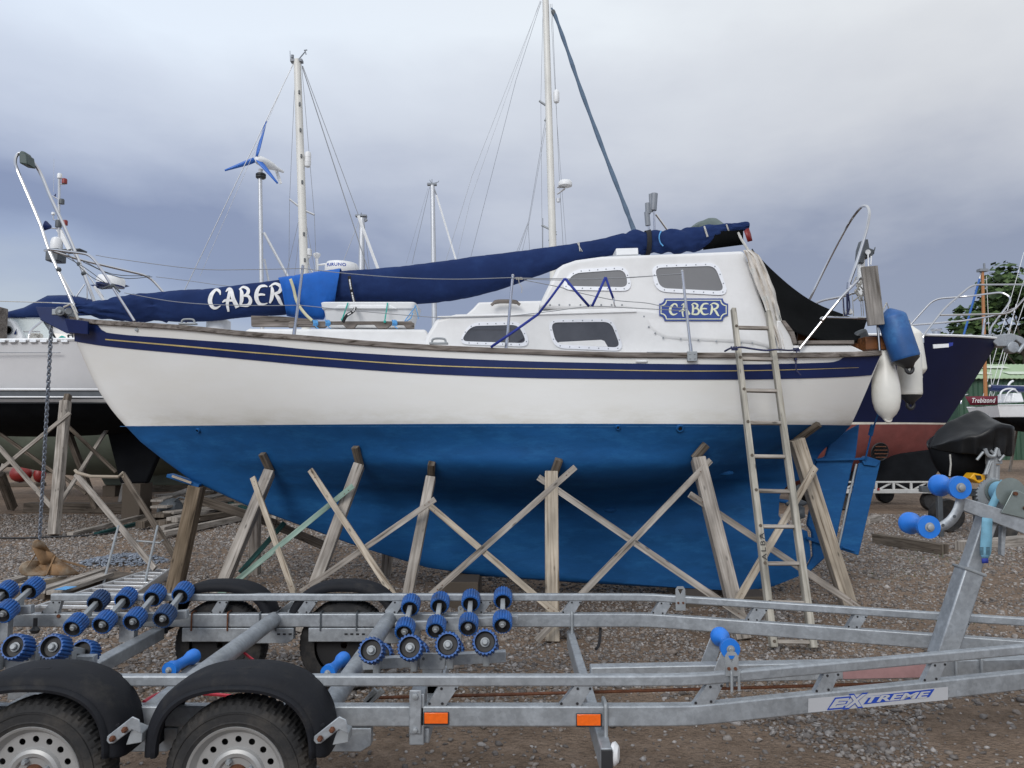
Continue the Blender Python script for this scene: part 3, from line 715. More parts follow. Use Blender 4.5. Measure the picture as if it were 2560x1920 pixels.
# CABER letters: strokes (x, y, width) in a unit box
GLY = {'C': [[(.97, .70, .05), (.88, .90, .18), (.62, .97, .16), (.30, .72, .25), (.18, .38, .27), (.36, .08, .22), (.65, .02, .16), (.98, .14, .05)]],
       'A': [[(.24, .80, .05), (.42, .93, .16), (.58, .86, .22), (.72, .45, .24), (1.0, .02, .26)], [(.50, .90, .14), (.42, .55, .18), (.34, .20, .18), (.42, -.18, .12)], [(.02, .28, .06), (.25, .38, .16), (.75, .36, .12)]],
       'B': [[(.14, .90, .10), (.26, .70, .22), (.26, .30, .24), (.16, .04, .14)], [(.05, .86, .06), (.40, .99, .15), (.78, .86, .20), (.72, .62, .2), (.36, .50, .10)], [(.36, .52, .10), (.80, .50, .18), (.98, .25, .22), (.75, .02, .20), (.10, .02, .14)]],
       'E': [[(.99, .92, .06), (.75, .97, .15), (.40, .92, .18), (.18, .68, .24), (.12, .35, .26), (.30, .07, .22), (.60, .0, .14), (.99, .06, .06)], [(.16, .46, .12), (.45, .52, .15), (.80, .50, .10)]],
       'R': [[(.20, .86, .10), (.26, .6, .22), (.20, .25, .22), (.06, .0, .10)], [(.02, .84, .06), (.45, 1.0, .15), (.86, .84, .22), (.74, .58, .2), (.36, .48, .12)], [(.42, .50, .12), (.66, .28, .22), (.84, .02, .2), (1.0, -.10, .08)]]}
def glyph(mb, ch, box, fn, up=0):
    x0, y0, x1, y1 = box; h = abs(y1 - y0)
    for si, stq in enumerate(GLY[ch]):
        c = catmull([V(q) for q in stq], 7)
        P2 = [V((x0 + p.x * (x1 - x0), y1 + (y0 - y1) * p.y, 0)) for p in c]
        L_, R_ = [], []
        for i, p in enumerate(P2):
            d = P2[min(i + 1, len(P2) - 1)] - P2[max(i - 1, 0)]; d.normalize(); s_ = V((-d.y, d.x, 0)) * c[i].z * h * .41
            L_.append(fn(p.x - s_.x, p.y - s_.y, up + si * .0007)); R_.append(fn(p.x + s_.x, p.y + s_.y, up + si * .0007))
        mb.grid([L_, [(a + b_) / 2 for a, b_ in zip(L_, R_)], R_])
# nameboard
def notch(x0, y0, x1, y1, r):
    o = []
    for cx, cy, a0 in ((x0, y0, 90), (x1, y0, 180), (x1, y1, 270), (x0, y1, 0)):
        for k in range(6):
            a = R(a0 - 90 * k / 5) if False else R({90: 90 - 90 * k / 5, 180: 180 - 90 * k / 5, 270: 270 - 90 * k / 5, 0: 360 - 90 * k / 5}[a0])
            o.append((cx + r * math.cos(a), cy + r * math.sin(a)))
    return o
def notch_loop(x0, y0, x1, y1, r):
    o = []
    for cx, cy, s, e_ in ((x0, y0, 90, 0), (x1, y0, 180, 90), (x1, y1, 270, 180), (x0, y1, 360, 270)):
        for k in range(6):
            a = R(s + (e_ - s) * k / 5); o.append((cx + r * math.cos(a), cy + r * math.sin(a)))
    return o
m = MB(); pl = [onwh(a, c, .014) for a, c in notch_loop(1648, 746, 1820, 802, 13)]; bk = [onwh(a, c, -.003) for a, c in notch_loop(1648, 746, 1820, 802, 13)]
m.grid([bk, pl], 0, True); m.add(pl, [tuple(range(len(pl)))]); nb_ = m.build('nameboard', M_sign, boat)
m = MB(); m.grid([[onwh(a, c, .016) for a, c in notch_loop(1651.5, 749.5, 1816.5, 798.5, 13.5)], [onwh(a, c, .016) for a, c in notch_loop(1653.6, 751.6, 1814.4, 796.4, 13.5)]], 0, True); m.build('nameboard_border', M_cream, nb_)
m = MB()
for ch, bx in zip('CABER', [(1671, 759, 1694, 787), (1697, 758, 1724, 787), (1727, 758, 1748, 786), (1750, 758, 1772, 786), (1774, 758, 1798, 787)]): glyph(m, ch, bx, onwh, .0165)
m.build('nameboard_lettering', M_cream, nb_)
# stanchions and lifelines -------------------------------------------------
def rail_pt(px, py): 
    p = onhull(px, py, -.06); return p
for (a, c), (e, f) in (((757.5, 664), (735, 838)), ((1282, 689), (1265.5, 872)), ((1705.5, 678), (1728, 884))):
    p1 = rail_pt(e, f); p0 = at(a, c, p1.y + .02)
    m = MB(); m.tube([p1, p0], .0125, 10); m.sphere(p0, .014, 8); m.cyl(p1, p1.lerp(p0, .12), .016, 10); m.build('stanchion', M_ss, boat)
    q = V((p1.x, 2 * CY - p1.y, p1.z)); m = MB(); m.tube([q, q + V((p0.x - p1.x, 0, p0.z - p1.z))], .0125, 8); m.build('stanchion', M_ss, boat)
m = MB(); p = onhull(1730, 891, .016); m.box(p, (.085, .03, .085))
for dx in (-.02, .02):
    for dz in (-.02, .02): m.sphere(p + V((dx, -.017, dz)), .007, 6)
m.build('stanchion_bracket', M_galvw, boat, bevel=.003)
s1, s2, s3 = rail_pt(735, 838).y, rail_pt(1265, 872).y, rail_pt(1728, 884).y
def ylin(px): return lin(px, [230, 480, 740, 1270, 1720], [7.25, 6.95, s1, s2, s3])
def wire(pts, r=.0035, ma=None, name='lifeline', yf=ylin):
    m = MB(); m.tube(catmull([at(a, c, yf(a)) for a, c in pts], 5), r, 6); m.build(name, ma or M_wire, boat)
wire([(240, 638), (300, 648), (488, 672), (620, 674), (756, 671)]); wire([(758, 671), (850, 682), (1000, 694), (1140, 698), (1280, 694)]); wire([(1283, 695), (1450, 697), (1560, 694), (1704, 685)])
wire([(1283, 696), (1400, 700), (1560, 695), (1704, 684)])
wire([(311, 732), (420, 752), (524, 761), (660, 764), (746, 763)]); wire([(748, 763), (900, 778), (1090, 793.5), (1200, 794), (1270, 791)]); wire([(1271, 791), (1380, 778), (1476, 766), (1560, 769), (1650, 773.6), (1714, 777)])
wire([(1310, 700), (1400, 718), (1432, 728), (1534, 750), (1612, 757), (1650, 764), (1716, 771)])
m = MB(); p = at(1290, 696, s2 - .01)
for k in range(5): m.tube([p + V((.012 * k, -.008, .008)), p + V((.012 * k + .006, .0, -.01))], .006, 5)
m.tube(catmull([p + V((.02, -.01, 0)), p + V((.03, -.01, -.05)), p + V((.05, -.012, -.08)), p + V((.048, -.012, -.13))], 4), .003, 5)
m.build('lashing', M_rope, boat)
yfar = lambda px: lin(px, [390, 1300], [8.15, 8.75])
wire([(390, 692), (480, 703), (568, 715), (700, 726)], yf=yfar)
# pulpit --------------------------------------------------------------------
m = MB(); r_ = .0135
np_ = [(192, 783), (165, 720), (123, 627), (100, 560), (62, 470), (43, 425), (38, 405), (42, 389), (54, 382)]
fp_ = [(69, 392), (98, 427), (127, 495), (160, 565), (195, 647), (235, 752), (245, 790)]
path = [at(a, c, lin(c, [383, 430, 780], [7.68, 7.58, 7.52])) for a, c in np_] + [at(a, c, lin(c, [383, 430, 780], [7.74, 7.84, 7.9])) for a, c in fp_]
m.tube(catmull(path, 5), .016, 10); m.build('mast_support_hoop', M_ss, boat)
m = MB(); a1 = [at(112, 626, 7.66), at(122, 623, 7.5), at(224, 636, 7.32), at(246, 662, 7.28), at(336, 803, 7.20)]
a2 = [at(112, 626, 7.66), at(122, 625, 7.85), at(202, 650, 8.0), at(372, 690, 8.12), at(410, 732, 8.15), at(470, 810, 8.16)]
m.tube(rnd_corner(a1, .09, 5), .0125, 10); m.tube(rnd_corner(a2, .09, 5), .0125, 10); m.build('pulpit', M_ss, boat)
m = MB()
for pts in ([(150, 634), (210, 668), (262, 706)], [(170, 636), (225, 690), (275, 712)], [(208, 655), (300, 694), (380, 692)], [(205, 650), (280, 685), (375, 690)]):
    m.tube(catmull([at(pts[0][0], pts[0][1], 7.6), at(pts[1][0], pts[1][1], 7.5), at(pts[2][0], pts[2][1], 7.45 if pts[2][0] < 300 else 8.1)], 4), .004, 5)
for (a, c, Y) in ((147, 674, 7.53), (198, 660, 7.88), (209, 684, 7.88), (282, 715, 7.25)): m.sphere(at(a, c, Y), .026, 8)
m.tube([at(256, 722, 7.25), at(282, 712, 7.24), at(300, 730, 7.25)], .009, 6)
m.build('lashing', M_dgrey, boat)
m = MB(); m.prism([at(47, 381, 7.62), at(65, 384, 7.62), at(69, 411, 7.62), at(48, 408, 7.62)], (0, .14, 0)); m.prism([at(52, 376, 7.64), at(62, 379, 7.64), at(66, 386, 7.64), at(46, 384, 7.64)], (0, .1, 0)); m.build('masthead_block', M_dkgrn, boat, bevel=.01)
# deck fittings ----------------------------------------------------------------
for a, c in ((470, 812), (1097, 861)):
    m = MB(); p = onhull(a, c, -.05); m.box(p + V((0, 0, .008)), (.16, .05, .016)); m.tube(catmull([p + V((-.06, 0, .012)), p + V((-.05, 0, .045)), p + V((0, 0, .052)), p + V((.05, 0, .045)), p + V((.06, 0, .012))], 4), .010, 8); m.build('fairlead', M_galvw, boat, bevel=.003)
m = MB(); m.lathe([(.12, 0), (.118, .09), (.10, .105), (.02, .11)], at(546, 826, 7.75), (0, 0, 1), 24); m.build('deck_vent', M_wplast, boat)
m = MB(); p = at(1260, 764, 7.25)
m.tube(catmull([at(1228, 763, 7.22), at(1240, 755, 7.22), at(1262, 753.5, 7.22), at(1288, 755, 7.22), at(1300, 762, 7.22)], 5), [.014] * 4 + [.02] * 13 + [.014] * 4, 8); m.build('grab_handle', M_wthr, boat)
m = MB(); Y = 7.16; y0, y1 = 802.5, 820.5
m.prism([at(721, 806, Y), at(726, 803, Y), at(1028, 803, Y), at(1035, 808, Y), at(1035, 821, Y), at(1016, 821, Y), at(1008, 812, Y), at(978, 812, Y), at(966, 821, Y), at(944, 821, Y), at(934, 811, Y), at(892, 811, Y), at(884, 821, Y), at(866, 821, Y), at(856, 811, Y), at(820, 811, Y), at(811, 820, Y), at(788, 820, Y), at(780, 811, Y), at(744, 811, Y), at(738, 819, Y), at(721, 819, Y)], (0, .035, 0))
m.build('grab_rail', M_wthr, boat, bevel=.004)
m = MB(); m.prism([at(627, 789, 7.34), at(700, 790.5, 7.34), at(792, 799, 7.34), at(792, 817, 7.34), at(628, 816, 7.34)], (0, .05, 0)); m.build('mast_crutch_board', M_wthr, boat, bevel=.004)
for px in (788, 819, 986):
    m = MB()
    for k in range(4): m.tube([at(px - 5 + k * 3, 800 + (k % 2), 7.13), at(px - 3 + k * 3, 808, 7.125), at(px - 4 + k * 3, 814, 7.14)], .007, 6)
    m.tube(catmull([at(px, 812, 7.13), at(px + 3, 818, 7.13), at(px + 8, 821, 7.12)], 4), .005, 5); m.build('rope_lashing', M_brope, boat)
m = MB(); m.prism([at(1540, 621, 7.3), at(1595, 619.5, 7.3), at(1596, 636, 7.3), at(1541, 638, 7.3)], (0, .3, 0)); m.build('roof_chock', M_wplast, boat, bevel=.005)
# joints and fittings on the topsides
def hull_ring(px, py, r, ma, name, hole=True):
    p = onhull(px, py, 0); e1 = onhull(px + 2, py, 0) - onhull(px - 2, py, 0); e2 = onhull(px, py + 2, 0) - onhull(px, py - 2, 0); nrm = e1.cross(e2).normalized()
    if nrm.y > 0: nrm = -nrm
    m = MB(); m.lathe([(r, -.01), (r, .012), (r * .8, .02), (r * .5, .018)], p, nrm, 18, cap=False); m.build(name, ma, boat)
    m = MB(); m.lathe([(.001, .008), (r * .52, .008)], p, nrm, 14, cap=False); m.build('drain_bore', M_ltblk, boat)
hull_ring(1699, 1070, .036, M_anti, 'skin_fitting'); hull_ring(1544, 1068, .022, M_anti, 'skin_fitting'); hull_ring(496, 1075, .024, M_anti, 'skin_fitting')
m = MB(); p = onhull(1525, 1275, .0); m.sphere(p, .045, 12, sz=(1.3, .5, .5)); m.build('anode', M_anti, boat); m = MB(); p = onhull(1812, 1182, .0); m.sphere(p, .06, 12, sz=(1.4, .4, .45)); m.build('anode', M_anti, boat)
m = MB(); pts = rnd_corner([onhull(a, c, .006) for a, c in ((1589, 900), (1619, 900), (1619, 907), (1589, 907))], .02, 4, True); m.add(pts, [tuple(range(len(pts)))]); m.build('deck_drain_patch', M_wplast, boat, solid=.004)
m = MB(); a_, b_ = onhull(1618, 888, -.012), onhull(1681, 889, -.012); m.tube([a_, b_], .03, 14); m.build('pipe_padding', M_grey, boat)
m = MB(); p = onhull(342, 824, .004); m.lathe([(.02, 0), (.02, .004), (.008, .008)], p, (0, -1, 0), 8); m.build('bow_stud', M_galvw, boat)
# blue strap zigzag
m = MB()
YS = lambda px: lin(px, [1227, 1412, 1540], [6.46, 6.40, 6.55])
for (a, c), (e, f), w_ in (((1227, 868), (1346, 785), .022), ((1346, 785), (1412.5, 696), .020), ((1412.5, 696), (1473, 766), .022), ((1480, 766), (1514, 693), .022), ((1514, 693), (1534, 748), .020)):
    m.ribbon([at(a, c, YS(a)), at((a + e) / 2, (c + f) / 2 + 1, YS((a + e) / 2) - .004), at(e, f, YS(e))], w_, (0, 1, 0))
m.build('blue_webbing_strap', M_strap, boat, solid=.003)
m = MB(); m.tube([at(1534, 745, 6.54), at(1536, 762, 6.54), at(1539, 766, 6.54)], .007, 6); m.build('strap_hook', M_ss, boat)
# rod holders and gear on the wheelhouse roof
m = MB()
for a, c, e, f, r2 in ((1636, 484, 1633, 526, .036), (1626, 485, 1628, 530, .018), (1619, 508, 1620, 535, .028), (1617, 530, 1620, 564, .028)): m.tube([at(a, c, 7.9), at(e, f, 7.9)], r2, 10)
m.build('rod_holder', M_grey, boat)
m = MB()
for a, c, e, f in ((1635, 525, 1637, 600), (1620, 530, 1624, 600), (1640, 536, 1672, 580)): m.tube([at(a, c, 7.9), at(e, f, 7.9)], .011, 8)
m.build('rod_holder_post', M_ss, boat)
# curtain
m = MB(); Lc = Spl([625, 680, 730, 790, 850, 874], [1859, 1877, 1896, 1921, 1941, 1947]); Rc = Spl([625, 640, 690, 730, 800, 850, 874], [1877, 1899, 1922, 1938, 1954, 1968, 1973])
rws = []
for k in range(40):
    y = 625 + 247 * k / 39; row = []
    for j in range(17):
        t = j / 16; px = Lc(y) + (Rc(y) - Lc(y)) * t + 2.5 * mnoise.noise(V((j * .8, y * .03, 2)))
        row.append(at(px, y, 6.90 + .12 * t + .022 * math.sin(t * 17 + y * .03) + .02 * mnoise.noise(V((j * .6, y * .02, 0)))))
    rws.append(row)
m.grid(rws); m.build('canvas_curtain', M_curt, boat, angle=70, solid=.004)
# cockpit coaming
m = MB(); m.prism([at(1985, 903, 6.93), at(1985, 863, 6.93), at(2128, 863, 6.93), at(2175, 885, 6.93), at(2175, 905, 6.93)], (0, .12, 0)); m.build('cockpit_coaming', M_cabin, boat, bevel=.012)
m = MB(); m.prism([at(1942, 903, 6.95), at(1942, 800, 6.95), at(1956, 803, 6.95), at(1992, 866, 6.95), at(1992, 903, 6.95)], (0, .05, 0)); m.build('coaming_end', M_cabin, boat, bevel=.012)
m = MB(); m.prism([at(1985, 903, 8.3), at(1985, 873, 8.3), at(2128, 873, 8.3), at(2175, 895, 8.3)], (0, .12, 0)); m.build('cockpit_coaming', M_cabin, boat, bevel=.012)
m = MB(); m.bar(at(1992, 858, 6.96), at(2130, 857, 6.96), .1, .035); m.prism([at(1954, 801, 6.93), at(1963, 801, 6.93), at(1986, 830, 6.93), at(1994, 860, 6.93), at(1984, 862, 6.93), at(1976, 835, 6.93)], (0, .09, 0)); m.build('coaming_cap', M_wthr, boat, bevel=.005)
m = MB(); m.prism([at(1992, 860, 7.2), at(1996, 828, 7.2), at(2070, 838, 7.2), at(2175, 868, 7.2), at(2175, 880, 7.2)], (0, .03, 0)); m.box(at(2150, 872, 7.5), (.30, .9, .12)); m.build('cockpit_panel', M_brown, boat, bevel=.004)
# pushpit
m = MB()
m.tube(rnd_corner([at(1998, 873, 6.88), at(2104, 742, 6.86), at(2148, 697, 6.9), at(2163, 693, 7.0), at(2180, 700, 7.3), at(2182, 720, 8.1), at(2135, 733, 8.4), at(2105, 742, 8.45), at(2056, 751, 8.5), at(2035, 760, 8.5), at(2005, 830, 8.5)], .06, 5), .0125, 10)
m.tube(rnd_corner([at(2054, 800, 6.85), at(2050, 797, 6.92), at(2060, 793, 6.96), at(2172, 796, 6.98), at(2205, 796, 7.4), at(2200, 796, 8.2)], .04, 4), .0115, 10)
m.tube([at(2193, 800, 7.0), at(2199, 876, 7.0)], .012, 8); m.build('pushpit', M_ss, boat)
m = MB(); path = [at(2122, 712, 6.95), at(2145, 646, 6.97), at(2165, 580, 7.05), at(2173, 540, 7.2), at(2171, 521, 7.45), at(2163, 515, 7.7), at(2150, 521, 7.95), at(2120, 562, 8.2), at(2075, 645, 8.35), at(2024, 748, 8.45)]
m.tube(catmull(path, 6), .014, 10); m.cyl(at(2122, 722, 6.95), at(2123, 706, 6.95), .02, 10); m.build('stern_hoop', M_ss, boat)
# black boat cover over the cockpit: its own thing
m = MB(); rl = [(1880, 622), (1890, 636), (1927, 673), (1982, 720), (2037, 757), (2121, 790.6), (2168, 800)]; lo = [(1922, 680), (1930, 722), (1945, 780), (1956, 803), (1991, 832), (2072, 853), (2132, 856)]
ridge = [at(a, c, 7.6) for a, c in rl]; low = [at(a, c, 7.02) for a, c in lo]; ridge, low = catmull(ridge, 4), catmull(low, 4); rws = []
for p, q in zip(ridge, low):
    row = []
    for j in range(10):
        t = j / 9; pp = q.lerp(p, t); pp.z -= .05 * math.sin(math.pi * t); pp.y += .02 * mnoise.noise(pp * 4); row.append(pp)
    fq = V((q.x, 2 * 7.6 - q.y, q.z))
    for j in range(1, 10):
        t = j / 9; pp = p.lerp(fq, t); pp.z -= .05 * math.sin(math.pi * t); row.append(pp)
    rws.append(row)
m.grid(rws); o = m.build('boat_cover', M_bcov, angle=60, solid=.006); tag(o, 'black canvas cover tented over the stern cockpit of the boat', 'boat cover')
# rudder, self-steering tab and propeller -------------------------------------------
def plate_im(name, pts, Y, th, ma, parent, bevel=.01):
    m = MB(); m.prism([at(a, c, Y - th / 2) for a, c in pts], (0, th, 0)); return m.build(name, ma, parent, bevel=bevel)
plate_im('rudder', [(2150, 1060), (2110, 1082), (2074, 1107), (2064, 1142), (2042, 1148), (2034, 1200), (2028, 1260), (2018, 1312), (2030, 1330), (2034, 1390), (2008, 1438), (2028, 1428), (2066, 1393), (2092, 1350), (2104, 1290), (2122, 1210), (2133, 1160), (2141, 1139)], 7.68, .05, M_anti, boat, .015)
plate_im('steering_tab', [(2148, 1158), (2202, 1153), (2147, 1389), (2098, 1373)], 7.66, .03, M_anti, boat, .008)
m = MB(); m.bar(at(2038, 1150, 7.62), at(2162, 1147, 7.62), .02, .022); m.prism([at(2155, 1150, 7.62), at(2166, 1140, 7.62), at(2202, 1152, 7.62), at(2190, 1166, 7.62), at(2160, 1162, 7.62)], (0, .08, 0)); m.bar(at(2016, 1344, 7.63), at(2062, 1360, 7.63), .02, .03); m.bar(at(2105, 1367, 7.62), at(2136, 1377, 7.62), .02, .018); m.build('rudder_strap', M_anti, boat, bevel=.003)
m = MB(); m.tube([at(2141, 1160, 7.66), at(2122, 1245, 7.66), at(2096, 1370, 7.66)], .011, 8); m.build('hinge_rod', M_galvw, boat)
m = MB(); m.tube([at(2163, 1150, 7.6), at(2178, 1085, 7.5), at(2195, 1035, 7.4), at(2204, 990, 7.35)], .008, 8); m.tube([at(2176, 1088, 7.51), at(2182, 1062, 7.47)], .022, 10); m.build('tab_linkage', M_anti, boat)
m = MB(); c = at(1990, 1258, 7.7); m.lathe([(.02, -.1), (.035, -.06), (.035, .05), (.012, .1)], c, (1, 0, 0), 12)
for k in range(3):
    a = R(110 + 120 * k); d = V((0, math.cos(a), math.sin(a))); m.grid([[c + d * .02 + V((-.02, 0, 0)), c + d * .1 + V((-.05, 0, 0)), c + d * .19 + V((-.01, 0, 0))], [c + d * .02 + V((.03, .0, .0)), c + d * .1 + d.cross(V((1, 0, 0))) * .07 + V((.04, 0, 0)), c + d * .19 + d.cross(V((1, 0, 0))) * .03 + V((.03, 0, 0))]])
m.build('propeller', M_dgrey, boat, solid=.006)
m = MB(); m.cyl(at(1940, 1250, 7.7), at(1990, 1258, 7.7), .02, 10); m.build('propeller_shaft', M_anti, boat)
# self steering gear and wooden pad on the transom
m = MB(); m.bar(at(2190, 813, 6.9), at(2172.5, 666, 6.9), .145, .035, (0, -1, 0)); pd = m.build('outboard_pad', M_padw, boat, bevel=.004)
m = MB()
for a, c in ((2164, 686), (2187, 683), (2180, 800), (2199, 797), (2191, 785)): m.lathe([(.011, 0), (.011, .006)], at(a, c, 6.9), (0, -1, 0), 8)
m.build('bolt', M_galvw, pd)
m = MB(); m.cyl(at(2152, 740, 7.35), at(2153, 640, 7.35), .035, 12); m.build('vane_post', M_wplast, boat)
m = MB(); m.prism([at(2150, 655, 7.28), at(2153, 620, 7.28), at(2160, 598, 7.28), at(2170, 598, 7.28), at(2174, 620, 7.28), at(2187, 625, 7.28), at(2186, 634, 7.28), at(2178, 642, 7.28), at(2162, 643, 7.28), at(2160, 658, 7.28)], (0, .12, 0)); m.tube([at(2184, 632, 7.27), at(2188, 618, 7.27)], .006, 6); m.build('steering_vane_head', M_dgrey, boat, bevel=.012)
m = MB(); m.cyl(at(2170, 630, 7.24), at(2170, 630, 7.28), .024, 12); m.tube([at(2170, 632, 7.24), at(2171, 668, 7.2)], .006, 6); m.tube([at(2178, 640, 7.26), at(2177, 662, 7.24)], .006, 6); m.build('vane_pulley', M_wplast, boat)
m = MB(); random.seed(5)
for k in range(16):
    a0 = (2140 + random.random() * 26, 690 + random.random() * 50); m.tube(catmull([at(*a0, 7.1), at(a0[0] + random.uniform(-8, 8), a0[1] + random.uniform(2, 14), 7.08), at(a0[0] + random.uniform(-10, 10), a0[1] + random.uniform(10, 26), 7.1)], 3), .007, 5)
for a in (2151, 2156, 2106, 2131): m.tube([at(a, 740, 7.25), at(a + 3, 790, 7.22)], .004, 5)
m.build('coiled_line', M_rope, boat)
m = MB(); m.tube(catmull([at(2120, 730, 7.1), at(2124, 770, 7.1), at(2112, 790, 7.1), at(2108, 745, 7.1)], 5), .006, 6); m.tube([at(2118, 735, 7.12), at(2119, 786, 7.12)], .01, 6); m.build('electric_cable', M_nrope, boat)
m = MB(); m.lathe([(.03, 0), (.03, .05)], at(2122, 786, 7.15), (0, 0, 1), 12); m.box(at(2121, 782, 7.15), (.06, .06, .03)); m.build('stern_lamp', M_wplast, boat, bevel=.004)
m = MB(); m.prism([at(2130, 862, 7.3), at(2140, 830, 7.3), at(2168, 818, 7.3), at(2180, 850, 7.3), at(2178, 870, 7.3)], (0, .25, 0)); m.build('outboard_cowl', M_dgrey, boat, bevel=.03)
# ================================================================== sail cover bundle, lying along the deck
TC = [(190, 760, 781), (225, 757, 789), (260, 748, 797), (325, 738, 803), (350, 734, 804), (400, 729, 801), (450, 726, 806), (524, 721, 803), (630, 709, 792), (700, 700, 789), (838, 680, 757), (950, 671, 758), (1050, 660, 759.5), (1140, 649, 750), (1204, 640, 737), (1274, 631, 716), (1346, 622, 690), (1392, 616, 672), (1450, 607, 655), (1505, 597, 643), (1560, 583, 637), (1592, 577, 635), (1625, 577, 633), (1651, 578, 632), (1690, 574, 632), (1734, 568, 628), (1783, 562, 609), (1820, 559, 586), (1849, 557, 580), (1868, 555.5, 574), (1872, 557, 572)]
tT, tB = Spl([t[0] for t in TC], [t[1] for t in TC]), Spl([t[0] for t in TC], [t[2] for t in TC])
YT = 7.58
def tube_pt(px, a, grow=0, wr=1.0, top=None, bot=None):
    t_, b_ = (top or tT)(px), (bot or tB)(px)
    p, q = at(px, t_, YT), at(px, b_, YT); c = (p + q) / 2; rz = (p - q).length / 2 + grow; ry = min(rz * .62 + .015, .15) + grow
    s, co = math.sin(a), math.cos(a)
    n = mnoise.noise(V((c.x * 3.2, a * 1.3, 1))) * .013 + mnoise.noise(V((c.x * 9, a * 2.2 + c.x * 5, 4))) * .005
    cr_ = mnoise.noise(V((c.x * 4.5 + a * 1.1, a * .7 - c.x * 1.2, 9))); n -= .008 * max(0, 1 - abs(cr_) * 7); cr2 = mnoise.noise(V((c.x * 7 - a * 2.0, a * .9, 15))); n -= .005 * max(0, 1 - abs(cr2) * 7)
    if px > 1560: n += .011 * math.sin(c.x * 34 + a * 3.1 + 2 * mnoise.noise(V((c.x * 5, a, 0)))) * (1 if px < 1760 else .4)
    if px < 420: n += mnoise.noise(V((c.x * 6, a * 2, 7))) * .03
    n *= wr * (1 if rz > .05 else rz / .05) * (1 if px < 420 or px > 1560 else .5)
    k = 1 + n / max(rz, .04)
    droop = abs(s) ** .85 * (1 if s > 0 else -1)
    return V((c.x, c.y - co * ry * k, c.z + droop * rz * k))
def tube_surf(px, py, off=0):
    """point of the near side of the bundle seen at a pixel"""
    t_, b_ = tT(px), tB(px); f = min(max((t_ + b_ - 2 * py) / (b_ - t_), -.98), .98)
    a = math.asin(math.copysign(abs(f) ** (1 / .85), f)); p = tube_pt(px, a)
    return at(px, py, p.y - off)
def cov(px, py, off=0):
    return on_cover(px, py, off + .006) or tube_surf(px, py, off)
def bundle(xs, grow=0, nseg=56, wr=1.0, top=None, bot=None):
    return [[tube_pt(x, 2 * math.pi * k / nseg, grow, wr, top, bot) for k in range(nseg)] for x in xs]
m = MB(); rw = bundle(np.linspace(190, 1872, 520)); m.grid(rw, 0, True); on_cover = caster(m); m.add(rw[0], [tuple(range(56))]); m.add(rw[-1], [tuple(range(56))])
sc = m.build('sail_cover', M_cover, angle=60); tag(sc, 'long navy canvas cover with big white letters lying along the deck', 'sail cover')
m = MB()
for ch, bx in zip('CABER', [(519, 723, 552, 771), (555, 719, 594, 770), (596, 717, 627, 764), (637, 713, 669, 761), (672, 709, 707, 758)]): glyph(m, ch, bx, cov, .004)
m.build('cover_lettering', M_wlet, sc, angle=70)
def band(name, xs, ma, grow=.012, a0=-1.6, a1=4.7):
    m = MB(); rws = [[tube_pt(x, a0 + (a1 - a0) * k / 30, grow) for k in range(31)] for x in xs]; m.grid(rws); return m.build(name, ma, sc, angle=70, solid=.003)
band('tie_strap', [1613, 1617, 1621, 1625], M_bstrap, .014)
def tie(px0, py0, px1, py1, ma, r=.007):
    m = MB(); m.tube(catmull([cov(px0 + (px1 - px0) * t, py0 + (py1 - py0) * t, .006) for t in (0, .25, .5, .75, 1)], 3), r, 6); m.build('tie_cord', ma, sc)
tie(1447, 606, 1450, 628, M_rope, .006); tie(1443, 607, 1456, 629, M_rope, .004); tie(1761, 567, 1769, 592, M_rope, .010); tie(1816, 561, 1822, 578, M_rope, .008)
m = MB(); m.tube(catmull([cov(a, c, .006) for a, c in ((1653, 578), (1649, 586), (1648, 596), (1651, 607), (1658, 615))], 4), .007, 6); m.build('tie_cord', M_brope, sc)
# bright blue cloth thrown over the bundle
m = MB(); bt = Spl([690, 700, 716, 760, 800, 850], [700, 698, 696, 691, 684, 678]); bb = Spl([690, 698, 706, 716, 735, 780, 808, 820, 838, 850], [705, 735, 768, 789, 793, 798, 799, 768, 758, 752])
rws = []
for i in range(60):
    row = []
    for k in range(30):
        t = k / 29
        if t < .7:
            tt = t / .7; px = (717 - 22 * tt) + (119 + 36 * tt) * i / 59; py = bb(px) + (bt(px) - bb(px)) * tt; mid = tube_pt(px, math.asin(2 * tt - 1) * .98)
            wv = .012 * math.sin(px * .21 + tt * 2) * (1 if px < 760 else .35) + .012 * mnoise.noise(V((px * .05, tt * 3, 2)))
            row.append(at(px, py - 3.5 * tt, mid.y - .05 + wv * .7 - .01 * (1 - tt)))
        else:
            a = math.pi / 2 + (t - .7) / .3 * 1.6; p = tube_pt(px, a, .035); row.append(V((p.x, p.y, max(p.z, row[0].z))))
    rws.append(row)
m.grid(rws); o = m.build('blue_cloth', M_cloth, angle=70, solid=.004); tag(o, 'bright blue cloth wrapped round the navy sail cover', 'cloth')
m = MB(); m.ribbon(catmull([at(726, 697, 7.36), at(734, 722, 7.36), at(740, 748, 7.36), at(750, 768, 7.34), at(766, 788, 7.28), at(780, 801, 7.14)], 5), .028, (0, 1, 0)); o = m.build('webbing_strap', M_cstrap, solid=.003); tag(o, 'cream webbing strap tied down over the bright blue cloth', 'strap')
m = MB(); pts = catmull([at(873, 690, 7.38), at(876, 712, 7.375), at(882, 742, 7.39), at(887, 763, 7.25), at(884, 777, 7.12), at(866, 790, 7.08), at(857, 806, 7.11)], 5); m.ribbon(pts, .03, (0, 1, 0))
o = m.build('webbing_strap', M_bstrap, solid=.003); tag(o, 'black lettered webbing strap hanging in front of the white tub', 'strap')
m = MB(); random.seed(2)
